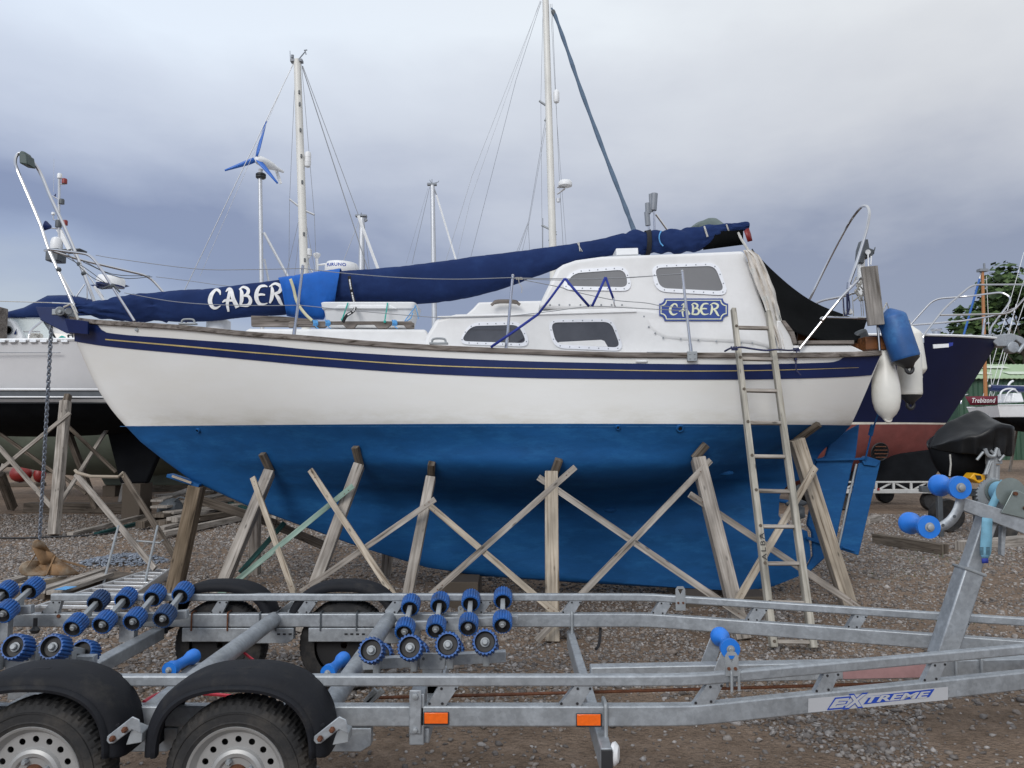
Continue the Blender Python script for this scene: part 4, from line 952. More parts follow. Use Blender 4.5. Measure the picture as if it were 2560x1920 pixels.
for k in range(2, 24):
    if k % 7 == 0: continue
    p, q = pts[k], pts[k + 1]
    for j in range(2):
        c = p.lerp(q, .3 + .4 * j); m.ribbon([c + V((-.006, -.004, 0)), c + V((.006, -.004, 0))], random.uniform(.006, .012), (0, 1, 0))
m.build('strap_lettering', M_wlet, o)
# white tub
tub = empty('plastic_tub', at(920, 822, 7.35)); tag(tub, 'white plastic tub lashed to the cabin roof behind the wooden grab rail', 'tub')
def rect_ring(px0, px1, py, Y0, Y1, r=.05): return rnd_corner([at(px0, py, Y0), at(px1, py, Y0), V((at(px1, py, Y0).x, Y1, at(px1, py, Y0).z)), V((at(px0, py, Y0).x, Y1, at(px0, py, Y0).z))], r, 4, True)
m = MB(); rg_ = [rect_ring(817, 1024, 819, 7.27, 7.62), rect_ring(808, 1032, 775, 7.235, 7.66), rect_ring(803, 1036, 771, 7.215, 7.68), rect_ring(800, 1039, 756, 7.205, 7.69), rect_ring(804, 1035, 754.5, 7.225, 7.67), rect_ring(812, 1027, 760, 7.26, 7.63), rect_ring(820, 1019, 815, 7.30, 7.6)]
m.grid(rg_, 0, True); m.add(rg_[0], [tuple(range(len(rg_[0])))]); m.add(rg_[-1], [tuple(range(len(rg_[-1])))]); m.build('tub_body', M_wplast, tub, bevel=.004)
m = MB(); m.prism([at(834, 771, 7.20), at(845, 762, 7.20), at(975, 762, 7.20), at(992, 772, 7.20)], (0, .03, 0)); m.build('tub_rim_panel', M_wplast, tub, bevel=.008)
for a, c, e, f in ((870, 757, 856, 797), (969, 757, 962, 802)):
    m = MB(); m.tube([at(a, c, 7.19), at(e, f, 7.15)], .006, 6); m.sphere(at(e, f + 2, 7.15), .014, 8); m.build('green_lashing', M_grope, tub)
m = MB(); m.tube(catmull([at(1032, 782, 7.2), at(1026, 796, 7.18), at(1012, 803, 7.17), at(1036, 770, 7.2), at(1038, 764, 7.19), at(1044, 785, 7.2), at(1046, 797, 7.2)], 4), .005, 6); m.build('blue_lashing', M_brope, tub)
# grey tarp hump and red flag at the after end of the bundle
m = MB(); rws = []
for i in range(16):
    px = 1722 + 92 * i / 15; tp = lin(px, [1722, 1745, 1770, 1790, 1814], [572, 557, 546, 548, 562]); rws.append([at(px, 575, 7.62), at(px, (575 + tp) / 2 - 3, 7.63), at(px, tp + 2, 7.7), at(px, tp, 7.9), at(px, tp + 4, 8.1), at(px, 580, 8.2)])
m.grid([[p + V((0, 0, .012 * mnoise.noise(p * 9))) for p in r] for r in rws]); o = m.build('folded_tarpaulin', M_gtarp, angle=60, solid=.01); tag(o, 'grey green tarpaulin heaped behind the after end of the navy sail cover', 'tarpaulin')
m = MB(); m.grid([[at(1860, 578, 7.5), at(1864, 590, 7.5), at(1869, 605, 7.5)], [at(1866, 572, 7.52), at(1871, 586, 7.49), at(1875, 603.5, 7.5)], [at(1872, 570, 7.5), at(1877, 584, 7.52), at(1881, 602, 7.5)]]); o = m.build('red_flag', M_red, angle=60, solid=.004); tag(o, 'small red flag hanging off the end of the navy sail cover', 'flag')
m = MB(); rws = []
for i in range(8):
    px = 1758 + 100 * i / 7; rws.append([at(px, lin(px, [1758, 1800, 1858], [600, 578, 575]) , 7.52), at(px, lin(px, [1758, 1858], [625, 612]), 7.56)])
m.grid(rws); m.build('cover_lining', M_bcov, sc, solid=.004)
m = MB(); m.tube(catmull([at(1846, 582, 7.45), at(1852, 596, 7.4), at(1862, 612, 7.3), at(1876, 634, 7.2), at(1858, 606, 7.35), at(1850, 590, 7.42)], 4), .012, 6); m.build('end_lashing', M_rope, sc)
# ================================================================== timber props and braces
PR = []
def prop(pt, pb, ptx, foot, w, h, ma, label, wood_top=None, padw=.06, padma=None):
    """pt/pb: pad top and bottom px, ptx: beam top px, foot: (px, py) where the foot meets the ground"""
    f = ground(*foot); tp = onhull(ptx[0], ptx[1], .085)
    r = empty('timber_prop', (f.x, f.y, 0)); tag(r, label, 'prop', 'timber props shoring up the white and blue sailing boat')
    m = MB(); m.bar(f, tp, w, h, (0, -1, 0)); m.build('post', ma, r, bevel=.006)
    a, b_ = onhull(pt[0], pt[1], .045), onhull(pb[0], pb[1], .05)
    e1 = onhull(pt[0] + 2, pt[1], 0) - onhull(pt[0] - 2, pt[1], 0); nrm = e1.cross(a - b_).normalized()
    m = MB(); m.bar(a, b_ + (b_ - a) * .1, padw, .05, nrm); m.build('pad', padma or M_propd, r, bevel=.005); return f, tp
prop((655, 1134), (676, 1177), (674, 1180), (513, 1566), .095, .11, M_prop, 'grey timber prop leaning left, nearest the bow on this side', padma=M_propd)
prop((888, 1117), (899, 1161), (898, 1163), (744, 1581), .095, .10, M_prop, 'leaning timber prop crossed by the pale green brace')
prop((1079, 1158), (1077, 1195), (1077, 1195), (999, 1590), .085, .10, M_prop, 'split grey timber prop with a reddish top, left of the upright one')
prop((1398, 1148), (1386, 1181), (1378, 1181), (1381, 1606), .108, .09, M_prop2, 'upright pale timber prop standing under the middle of the boat', padw=.065)
prop((1766, 1111), (1738, 1144), (1745, 1147), (1858, 1600), .115, .11, M_prop, 'timber prop marked with blue paint, to the left of the ladder')
prop((2048, 1060), (1996, 1098), (1990, 1098), (2126, 1527), .125, .12, M_prop2, 'thick brown timber prop behind the ladder at the stern')
# bow post and painted wedge
f = ground(432, 1494); m = MB(); tp = at(493, 1214, 7.66); r = empty('timber_prop', (f.x, f.y, 0)); tag(r, 'stout brown timber post with a blue painted wedge under the bow', 'prop', 'timber props shoring up the white and blue sailing boat')
m.bar(f, tp, .13, .15, (0, -1, 0)); m.build('post', wood('brown_post_wood', (.14, .105, .07), (.25, .195, .14)), r, bevel=.008)
m = MB(); m.bar(at(424, 1188, 7.66), at(504, 1214, 7.68), .16, .035, (0, 0, 1)); m.build('wedge', M_anti, r, bevel=.005)
m = MB(); m.bar(at(430, 1190, 7.57), at(478, 1207, 7.575), .004, .022, (0, 0, 1)); m.build('worn_edge', M_prop2, r)
# props on the far side
for k, (px, top, ft, lb) in enumerate(((662, (668, 1305), (655, 1428), 'brown timber prop on the far side, seen between the forward braces'), (1010, (1020, 1380), (1000, 1400), 'far side timber prop in shadow under the keel'))):
    q = ground(ft[0], ft[1]); 
    r = empty('timber_prop', (q.x, 8.75, 0)); tag(r, lb, 'prop', 'timber props shoring up the white and blue sailing boat')
    m = MB(); m.bar((q.x, 9.0, 0), (q.x + .15, 8.45, 1.15), .11, .11, (0, -1, 0)); m.build('post', M_prop, r, bevel=.006)
XF = [-2.6, -1.5, -.6, .35, 1.75, 2.7]; YF = [6.42, 6.2, 6.0, 5.9, 5.93, 6.9]; YP = [7.15, 6.9, 6.75, 6.6, 6.72, 7.05]
def onprops(px, py, off):
    Y = 6.4
    for _ in range(15):
        p = at(px, py, Y); f, t = lin(p.x, XF, YF), lin(p.x, XF, YP); Y = f + (t - f) * p.z / 1.3 - .065 - off
    p = at(px, py, Y)
    if p.z < .01: p = at(px, py, Y)
    return p
def brace(a, b_, wpx, ma, label, off=0, th=.022):
    p, q = onprops(*a, off), onprops(*b_, off); wd = wpx * (p.y + q.y) / 2 / FPX
    if q.z < .012: q.z = .012
    m = MB(); m.bar(p, q, wd, th, (0, -1, 0))
    for t in (.04, .07, .93, .96): m.lathe([(.005, 0), (.005, .002)], p.lerp(q, t) + V((random.uniform(-.01, .01), -th / 2 - .001, random.uniform(-.008, .008))), (0, -1, 0), 6, 1)
    o = m.build('timber_brace', [ma, M_rust], bevel=.002); tag(o, label, 'brace', 'timber braces nailed across the boat props')
brace((632, 1194), (737, 1490), 14, M_prop2, 'short pale brace crossing the prop nearest the bow', .0)
brace((883, 1214), (545, 1490), 13, M_green, 'pale green painted brace', .0)
brace((776, 1175), (992, 1500), 15, M_prop2, 'pale brace with a freshly broken top end', .03)
brace((1088, 1248), (752, 1480), 14, M_prop, 'grey brace running down left from the split prop to the one before it', .005)
brace((1076, 1265), (1398, 1540), 15, M_prop2, 'brace running down from the split prop to the foot of the upright one', .0)
brace((1438, 1168), (1076, 1488), 15, M_prop, 'long brace with a splintered top, down left from the upright prop', .03)
brace((1346, 1193), (1868, 1548), 16, M_prop, 'longest brace, running down right from the upright prop', .002)
brace((1776, 1151), (1340, 1603), 15, M_prop, 'brace from the blue marked prop down to the foot of the upright prop', .028)
brace((1724, 1236), (2150, 1520), 16, M_prop, 'knotty brace passing behind the ladder to the stern prop', .0)
brace((2038, 1168), (1838, 1512), 17, M_prop2, 'brace rising to the right behind the ladder to the stern prop', .03)
m = MB(); m.bar(at(712, 1306, 8.3), at(600, 1432, 8.15), .05, .03, (0, -1, 0)); o = m.build('timber_brace', M_dgreen, bevel=.003); tag(o, 'dark green brace on the far side near the bow', 'brace', 'timber braces nailed across the boat props')
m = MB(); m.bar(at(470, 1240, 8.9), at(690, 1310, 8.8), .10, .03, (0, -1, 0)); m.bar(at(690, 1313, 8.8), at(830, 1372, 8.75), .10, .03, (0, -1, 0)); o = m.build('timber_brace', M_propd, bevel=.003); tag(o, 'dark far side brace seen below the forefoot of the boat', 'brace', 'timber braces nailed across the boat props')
# keel blocks
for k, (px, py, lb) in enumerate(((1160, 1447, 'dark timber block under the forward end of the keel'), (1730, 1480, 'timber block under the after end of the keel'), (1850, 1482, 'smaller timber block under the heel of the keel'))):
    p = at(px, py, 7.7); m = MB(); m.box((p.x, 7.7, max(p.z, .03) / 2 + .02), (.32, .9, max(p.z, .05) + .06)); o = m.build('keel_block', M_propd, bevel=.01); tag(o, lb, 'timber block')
# ================================================================== ladder
LS_ = .315
def lad(px, py, z=None):
    Y = 6
    for _ in range(20): Y = 5.73 + LS_ * at(px, py, Y).z
    return at(px, py, Y)
ld = empty('wooden_ladder', ground(1984, 1619)); tag(ld, 'old wooden ladder leaning on the side of the white boat near its stern', 'ladder')
Lp = [lad(1833, 772), lad(1934, 1619)]; Rp = [lad(1920, 778), lad(2033, 1621)]
up_ = V((0, -1, LS_)).normalized()
for a, b_ in (Lp, Rp):
    m = MB(); m.bar(b_, a, .052, .072, up_, w1=.040, h1=.06); m.build('stile', M_ladder, ld, bevel=.009, seg=3)
ry = [(819, 821), (897, 899), (976, 978), (1057, 1058), (1141, 1142), (1227, 1229), (1316, 1317), (1409, 1409), (1505, 1508), (1604, 1606)]
def on_line(pair, py):
    lo, hi = 0, 1
    def pyof(p):
        d = p - V((0, 0, CAMZ)); yc = d.y * math.cos(TH) + d.z * math.sin(TH); zc = -d.y * math.sin(TH) + d.z * math.cos(TH); return 960 - FPX * zc / yc
    for _ in range(40):
        mid = (lo + hi) / 2
        if pyof(pair[0].lerp(pair[1], mid)) < py: lo = mid
        else: hi = mid
    return pair[0].lerp(pair[1], lo)
for l, r in ry:
    p, q = on_line(Lp, l), on_line(Rp, r); m = MB(); m.bar(p, q, .030, .034, up_); m.build('rung', M_prop, ld, bevel=.008, seg=3)
    m = MB(); m.cyl(p + up_ * .030, p + up_ * .0395, .012, 10); m.build('rung_end', M_propd, ld)
# the word ALBA up the left stile
vs, fs = text_mesh('ALBA', 1, spacing=1.25)
a, b_ = on_line(Lp, 1402), on_line(Lp, 1334); d = (b_ - a); sd_ = d.normalized().cross(up_).normalized()
m = MB(); m.add([a + d * v.x - sd_ * (v.y - .5) * .036 + up_ * .0385 for v in vs], fs); m.build('ladder_lettering', M_ltblk, ld, angle=0)
# rope tying the ladder
rp = lambda a, c, Y=6.33: at(a, c, Y)
m = MB(); m.tube(catmull([rp(1812, 878, 6.5), rp(1826, 871, 6.4), rp(1838, 871), rp(1852, 868), rp(1880, 872, 6.38), rp(1915, 876), rp(1942, 874), rp(1975, 876, 6.6), rp(1990, 873, 6.82)], 5), .008, 6)
for k in range(5): m.tube([rp(1828 + k * 3, 866 + (k % 2) * 4), rp(1831 + k * 3, 876)], .008, 5)
for k in range(4): m.tube([rp(1984 + k * 4, 870, 6.83), rp(1986 + k * 4, 879, 6.83)], .009, 5)
m.tube(catmull([rp(1992, 876, 6.82), rp(1990, 896, 6.72), rp(1990, 922, 6.70), rp(1996, 932, 6.70), rp(2002, 938, 6.70)], 4), .006, 6); m.sphere(rp(1989, 898, 6.71), .016, 8)
o = m.build('ladder_rope', M_nrope); tag(o, 'dark blue rope tying the top of the wooden ladder to the stern rail', 'rope')
# ================================================================== fenders
def fender(p0, p1, r, ma, label, endma=None, pear=False, group='fenders hanging off the stern of the white boat'):
    p0, p1 = V(p0), V(p1); d = p1 - p0; Ln = d.length; r0 = empty('fender', p1); tag(r0, label, 'fender', group)
    prof = [(r * a, Ln * t) for a, t in ((.1, 0), (.30, .01), (.40, .08), (.62, .22), (.84, .40), (.97, .55), (1, .66), (.97, .76), (.84, .86), (.62, .93), (.38, .97), (.28, 1))] if pear else [(.02, 0), (r * .4, .02)] + [(r * (.5 + .5 * math.sin(t * math.pi / 2)), .03 + .12 * Ln * t) for t in np.linspace(.1, 1, 7)] + [(r, Ln * .5)] + [(r * (.42 + .58 * math.cos(t * math.pi / 2)), Ln * (.82 - .0) + .13 * Ln * t) for t in np.linspace(0, 1, 8)] + [(r * .36, Ln * .985), (r * .2, Ln)]
    if endma: prof = [q for q in prof if q[1] < Ln * .86]
    m = MB(); m.lathe(prof, p0, d, 28); m.build('fender_body', ma, r0, angle=60)
    e = p1 - d.normalized() * .01
    if endma:
        m = MB(); rr = prof[-1][0]; m.lathe([(rr + .002, Ln * .84), (rr * .95, Ln * .89), (rr * .5, Ln * .96), (rr * .3, Ln * 1.02)], p0, d, 24); c = p0 + d.normalized() * Ln * 1.03; m.tube([c + V((math.cos(a) * .03, 0, math.sin(a) * .035)) for a in np.linspace(0, 2 * math.pi, 15)[:-1]], .017, 8, closed=True); m.build('fender_end', endma, r0, angle=60)
    else:
        m = MB(); m.tube([e + V((math.cos(a) * .024, -.012, math.sin(a) * .024)) for a in np.linspace(0, 2 * math.pi, 13)[:-1]], .015, 8, closed=True); m.sphere(e, .03, 10); m.build('fender_eye', ma, r0, angle=60)
    m = MB(); m.tube([p0, p0 - d.normalized() * .06 , at(2196, 800, p0.y)], .007, 6); m.build('fender_line', M_rope, r0)
fender(at(2208, 858, 7.12), at(2219, 1050, 7.10), .124, M_fwhite, 'long white fender hanging lowest at the transom corner', pear=True)
fender(at(2272, 862, 7.3), at(2276, 1008, 7.3), .108, M_fwhite, 'short white fender with a black lower end below the blue one', M_black)
fender(at(2276, 815, 7.6), at(2296, 945, 7.6), .09, M_fwhite, 'white fender mostly hidden behind the blue one')
fender(at(2222, 772, 6.98), at(2272, 918, 6.92), .125, M_fblue, 'worn blue fender with a black end, tilted outwards', M_black)
# ================================================================== anchor and chain at the bow
def chain(name, path, lw, lr, label, cat='chain'):
    P = catmull(path, 10); ln = [0]
    for i in range(len(P) - 1): ln.append(ln[-1] + (P[i + 1] - P[i]).length)
    m = MB(); pitch = lw * 1.35; n = int(ln[-1] / pitch)
    for k in range(n):
        d_ = k * pitch; i = max(j for j in range(len(P) - 1) if ln[j] <= d_); p = P[i].lerp(P[i + 1], (d_ - ln[i]) / max(ln[i + 1] - ln[i], 1e-6)); d, a, b_ = frame(P[i + 1] - P[i], (0, 1, .01)); ax = a if k % 2 else b_
        m.tube([p + d * math.cos(t) * lw + ax * math.sin(t) * lw * .6 for t in np.linspace(0, 2 * math.pi, 11)[:-1]], lr, 5, closed=True)
    o = m.build(name, M_chain, angle=60); tag(o, label, cat); return o
chain('anchor_chain', [at(128, 822, 7.62), at(124, 900, 7.7), at(118, 1010, 7.85), at(112, 1120, 8.05), at(105, 1240, 8.3), at(99, 1352, 8.5)], .027, .0075, 'grey chain hanging from the bow down to the rusty anchor')
an_ = empty('plough_anchor', ground(120, 1438)); tag(an_, 'rusty brown plough anchor lying on the gravel below the bow', 'anchor')
Y = 8.5
def dish(pts, ys, name):
    P_ = catmull([at(a, c, y) for (a, c), y in zip(pts, ys)] + [at(*pts[0], ys[0])], 4)[:-1]; c = sum(P_, V((0, 0, 0))) / len(P_); c = c + V((0, .06, 0)); m = MB()
    m.grid([P_, [p.lerp(c, .45) + V((0, .02, 0)) for p in P_], [p.lerp(c, .98) for p in P_]], 0, True); return m.build(name, M_rusty, an_, angle=50, solid=.016)
dish([(80, 1368), (84, 1354), (97, 1350), (112, 1360), (127, 1382), (138, 1391), (122, 1410), (104, 1410), (95, 1396), (89, 1384)], [8.35, 8.33, 8.36, 8.45, 8.5, 8.5, 8.42, 8.34, 8.33, 8.33], 'fluke')
dish([(100, 1402), (76, 1402), (57, 1408), (48, 1420), (52, 1433), (66, 1439), (95, 1438), (118, 1436), (138, 1391), (120, 1404)], [8.42, 8.34, 8.28, 8.24, 8.25, 8.28, 8.32, 8.36, 8.48, 8.46], 'fluke')
m = MB(); nose = [at(138, 1391, 8.48), at(160, 1408, 8.5), at(185, 1424, 8.5), at(198, 1436, 8.46), at(150, 1438, 8.36), at(118, 1437, 8.33), at(128, 1412, 8.36)]; m.add(nose, [tuple(range(7))]); m.build('nose_plate', M_rusty, an_, solid=.02)
m = MB(); m.bar(at(139, 1390, Y - .08), at(117, 1438, Y - .2), .012, .03, (0, 1, 0)); m.bar(at(95, 1378, Y - .1), at(66, 1420, Y - .24), .008, .015, (0, 1, 0)); m.bar(at(150, 1400, Y), at(216, 1418, Y + .1), .03, .02, (0, 0, 1)); m.build('shank', M_rusty, an_, bevel=.003)
m = MB(); random.seed(11); cen = ground(310, 1408)
for k in range(420):
    a, q = random.random() * 6.28, random.random() ** .6; p = cen + V((math.cos(a) * q * .52, math.sin(a) * q * .38, .02 + .10 * (1 - q) ** .8)); d = V((random.gauss(0, 1), random.gauss(0, 1), random.gauss(0, .3))).normalized(); _, s_, u_ = frame(d)
    m.tube([p + d * math.cos(t) * .026 + s_ * math.sin(t) * .016 for t in np.linspace(0, 2 * math.pi, 8)[:-1]], .007, 4, closed=True)
for k in range(60):
    p = ground(70 + random.random() * 60, 1442 + random.random() * 8) + V((0, 0, .015)); d = V((random.gauss(0, 1), random.gauss(0, 1), 0)).normalized(); _, s_, u_ = frame(d); m.tube([p + d * math.cos(t) * .026 + s_ * math.sin(t) * .016 for t in np.linspace(0, 2 * math.pi, 8)[:-1]], .007, 4, closed=True)
o = m.build('chain_heap', M_chain, angle=60); tag(o, 'heap of galvanised chain piled on the gravel beside the anchor', 'chain')
# aluminium ladder lying on the ground
al = empty('aluminium_ladder', ground(330, 1450)); tag(al, 'aluminium ladder lying flat on the gravel behind the trailer', 'ladder')
g1, g2, g3, g4 = atz(385, 1418, .1), atz(200, 1478, .1), atz(426, 1420, .1), atz(338, 1480, .1)
g2 = g1 + (g2 - g1) * 1.5; g4 = g3 + (g4 - g3) * 1.5
for a, b_ in ((g1, g2), (g3, g4)):
    m = MB(); m.bar(a - V((0, 0, .05)), b_ - V((0, 0, .05)), .03, .1, (0, 0, 1)); m.build('stile', M_alub, al, bevel=.004)
for k in range(11):
    t = (k + .4) / 11; m = MB(); m.bar(g1.lerp(g2, t) - V((0, 0, .02)), g3.lerp(g4, t) - V((0, 0, .02)), .035, .03, (0, 0, 1)); m.build('rung', M_alub, al, bevel=.004)
# trestle
tr = empty('folding_trestle', ground(300, 1430)); tag(tr, 'leaning trestle frame with two thin metal rods beside the bow post', 'trestle')
yt = lambda py: lin(py, [1180, 1430], [9.6, 8.7])
for a, b_ in (((190, 1185), (388, 1422)), ((306, 1184), (436, 1390))):
    m = MB(); m.bar(at(*a, yt(a[1])), at(*b_, yt(b_[1])), .065, .03, (0, -1, 0)); m.build('leg', M_propd if a[0] > 200 else M_prop, tr, bevel=.004)
m = MB(); m.tube([at(188, 1176, 9.6), at(193, 1182, 9.55), at(226, 1191, 9.5), at(296, 1192, 9.5), at(306, 1182, 9.55), at(308, 1194, 9.55)], .02, 6); m.build('top_bar', M_prop2, tr)
m = MB(); m.tube([at(338, 1352, 9.0), at(400, 1357, 9.0), at(408, 1350, 8.95)], .011, 6); m.build('stretcher', M_galvw, tr)
for a, b_ in (((296, 1315), (258, 1460)), ((394, 1315), (357, 1480))):
    m = MB(); m.tube([at(*a, 8.9), at(*b_, 8.05)], .013, 8); m.build('rod', M_galvw, tr)
# planks on the ground at the left
def planks(items, name, label, grp, cat='plank'):
    for (a, b_, w_, h_, ma, lb) in items:
        m = MB(); m.bar(a, b_, w_, h_, (0, 0, 1)); o = m.build(name, ma, bevel=.004); tag(o, lb, cat, grp)
G = lambda a, c, z=0: atz(a, c, z)
planks([(G(0, 1460, .06), G(56, 1444, .06), .12, .04, M_prop, 'grey plank at the left edge of the photo, by the anchor'),
        (G(8, 1474, .05), G(160, 1446, .05), .08, .05, M_prop2, 'weathered plank left of the anchor chain heap'),
        (G(100, 1478, .12), G(252, 1428, .12), .10, .05, M_prop, 'plank behind the blue rollers, left of the paint-marked one'),
        (G(134, 1482, .13), G(268, 1436, .13), .14, .04, M_prop, 'plank with a smear of blue paint behind the trailer'),
        (G(75, 1488, .04), G(320, 1440, .04), .4, .08, M_propd, 'broad dark plank underneath the grey planks')], 'plank', '', 'planks lying on the gravel below the bow')
m = MB(); a, b_ = G(150, 1474, .155), G(178, 1466, .155); m.bar(a, b_, .12, .003, (0, 0, 1)); o = m.build('paint_smear', M_brope); tag(o, 'light blue paint smear on the plank behind the trailer rollers', 'paint mark')
# timber pile in the middle distance
pile = [((398, 1310, .12), (590, 1280, .12), .30, .10, M_propd, 'broad dark board low in the timber pile'), ((420, 1282, .25), (600, 1262, .25), .26, .05, M_prop, 'wide grey board in the middle of the timber pile'), ((400, 1240, .42), (520, 1228, .42), .3, .05, M_prop, 'wide board topping the timber pile beside the bow post'), ((430, 1300, .18), (560, 1270, .18), .2, .09, M_prop, 'squared beam in the timber pile'),((175, 1336, .04), (365, 1288, .10), .10, .06, M_prop, 'long thin grey batten at the left of the timber pile'), ((240, 1335, .03), (345, 1308, .05), .08, .05, M_dgreen, 'green painted batten at the foot of the timber pile'),
        ((405, 1336, .08), (614, 1292, .08), .12, .09, M_prop, 'long pale beam along the front of the timber pile'), ((400, 1322, .10), (575, 1272, .10), .14, .05, M_prop, 'second beam up in the timber pile'),
        ((395, 1290, .22), (572, 1255, .22), .22, .06, M_propd, 'dark board in the middle of the timber pile'), ((396, 1268, .34), (560, 1236, .34), .3, .04, M_prop, 'board on the top of the timber pile'),
        ((392, 1252, .42), (480, 1222, .42), .22, .04, M_prop, 'short plank leaning on the top of the timber pile'), ((350, 1312, .1), (470, 1262, .3), .16, .12, M_propd, 'dark beam inside the timber pile'),
        ((575, 1262, .2), (616, 1275, .2), .1, .12, M_dgreen, 'dark green beam end at the right of the timber pile'), ((480, 1300, .12), (580, 1280, .12), .1, .03, M_prop2, 'pale batten on the timber pile')]
planks([(G(*a), G(*b_), w_, h_, ma, lb) for a, b_, w_, h_, ma, lb in pile], 'plank', '', 'timber piled up behind the bow')
for k, (a, b_, lb) in enumerate((((70, 1268, .1), (325, 1270, .1), 'long sleeper on the gravel under the boat at the left'), ((352, 1222, .1), (475, 1218, .1), 'grey sleeper behind the timber pile'))):
    m = MB(); p, q = G(*a), G(*b_); m.bar(p, q, .3, .2, (0, 0, 1)); o = m.build('sleeper', M_prop if k else M_propd, bevel=.01); tag(o, lb, 'timber', 'sleepers on the ground')
m = MB(); c = G(420, 1275, .25); m.lathe([(.16, -.12), (.2, 0), (.2, .18), (.1, .26)], c, (1, -.4, .2), 12); m.tube(catmull([c, c + V((.3, -.2, .25)), c + V((.6, -.3, .1)), c + V((.7, -.3, -.2))], 5), .02, 6); m.box(c + V((-.1, -.2, -.15)), (.3, .2, .12)); o = m.build('pump', M_dgrey, bevel=.02); tag(o, 'dark grey pump with a black hose on the timber pile', 'pump')
m = MB(); m.tube(catmull([G(-60, 1344, .02), G(60, 1345, .02), G(140, 1342, .02), G(230, 1338, .02), G(300, 1330, .02)], 6), .016, 6); o = m.build('hose', M_ltblk); tag(o, 'black hose lying across the gravel at the left', 'hose')
ro = empty('red_engine', G(62, 1216)); tag(ro, 'red engine or float on the ground under the boats at the left', 'engine'); p = G(62, 1216)
m = MB(); m.sphere(p + V((-.15, 0, .42)), .36, 14, sz=(1, .8, .8)); m.sphere(p + V((.42, .1, .38)), .24, 12, sz=(.8, .8, 1.1)); m.build('casing', M_red, ro); m = MB(); m.box(p + V((0, 0, .06)), (1.1, .6, .12)); m.build('base', M_propd, ro, bevel=.02)
# beams on the ground at the right
planks([(ground(2190, 1358) + V((0, 0, .07)), ground(2362, 1388) + V((0, 0, .07)), .14, .15, M_propd, 'dark beam lying on the gravel beyond the rudder'),
        (ground(2415, 1380) + V((0, .1, .06)), ground(2600, 1362) + V((0, .1, .06)), .2, .14, M_prop, 'pale beam lying on the gravel behind the winch post'),
        (ground(2165, 1310) + V((0, 0, .05)), ground(2195, 1300) + V((0, 0, .05)), .15, .1, M_prop, 'short timber offcut beyond the rudder')], 'beam', '', 'beams lying on the gravel at the right', 'beam')

# bits lying about
for k, (a, c, e, f, r_, lb) in enumerate(((2262, 1802, 2284, 1828, .006, 'dry twig on the bare soil below the trailer sticker'), (1640, 1912, 1685, 1905, .005, 'dark twig on the soil at the bottom of the photo'))):
    m = MB(); p, q = ground(a, c) + V((0, 0, .008)), ground(e, f) + V((0, 0, .008)); m.tube(catmull([p, p.lerp(q, .5) + V((.008, .006, .004)), q], 4), [r_ * (1 - .05 * i) for i in range(9)], 6); o = m.build('twig', M_prop if k == 0 else M_propd); tag(o, lb, 'twig')
rk = ico_rock = MB(); c = ground(1428, 1598); rv = np.random.RandomState(5)
rk.add([c + V((x * .075 * (1 + rv.rand() * .25), y * .06, max(z * .042, -.01) + .02)) for x, y, z in ICV], [tuple(f) for f in ICF]); o = rk.build('rock', sm, subsurf=1); tag(o, 'brown rock lying beside the foot of the upright prop', 'rock')
m = MB(); rw_ = random.Random(4)
for (px, py, sp, n) in ((2390, 1560, .12, 40), (2330, 1395, .5, 120), (2250, 1440, .4, 60), (300, 1230, 1.2, 80)):
    c0 = ground(px, py)
    for k in range(n):
        p = c0 + V((rw_.gauss(0, sp), rw_.gauss(0, sp * .5), 0)); p.z = gz(p.x, p.y); a = rw_.random() * 6.28; hgt = rw_.uniform(.02, .06); w_ = V((math.cos(a), math.sin(a), 0)) * .003; t_ = V((rw_.gauss(0, .02), rw_.gauss(0, .02), hgt)); m.add([p - w_, p + w_, p + t_], [(0, 1, 2)])
o = m.build('weeds', M_leaf2, angle=0); tag(o, 'thin weeds and grass blades sprouting through the gravel', 'weeds', None, 'stuff')
# ================================================================== boat trailer in the foreground
TN, TF = 3.15, 4.785
tl = empty('boat_trailer', (0, 4, 0)); tag(tl, 'long galvanised twin axle boat trailer with blue rollers across the foreground', 'boat trailer')
ZL0, ZL1 = .411, .492; ZU0, ZU1 = .567, .610       # lower and upper beam heights
def ny(x): return 3.15 if x < .45 else (3.15 + (x - .45) ** 2 / .4 * .045 if x < .75 else 3.15 + .0101 + (x - .75) * .277)
def fy(x): return TF if x < .55 else (TF - (x - .55) ** 2 / .5 * .035 if x < .85 else TF - .0063 - (x - .85) * .34)
def beam(name, yf, x0, x1, z0, z1, wd, n=60, ma=None, zf=lambda x: 0):
    m = MB(); rws = []
    for k in range(n + 1):
        x = x0 + (x1 - x0) * k / n; y = yf(x); d = zf(x); rws.append([V((x, y, z0 + d)), V((x, y, z1 + d)), V((x, y + wd, z1 + d)), V((x, y + wd, z0 + d))])
    m.grid(rws, 0, True); m.add(rws[0], [(0, 1, 2, 3)]); m.add(rws[-1], [(3, 2, 1, 0)]); return m.build(name, ma or M_galv, tl, bevel=.007, seg=3, angle=30)
lb = beam('chassis_beam', ny, -3.6, 3.6, ZL0, ZL1, .05); beam('chassis_beam', fy, -3.6, 3.6, ZL0, ZL1, .05)
beam('upper_rail', ny, -3.4, 3.4, ZU0, ZU1, .04); beam('upper_rail', fy, at(127, 1485, TF).x, 3.5, ZU0, ZU1, .04, zf=lambda x: -max(0, x - 2.95) ** 1.0 * .3)
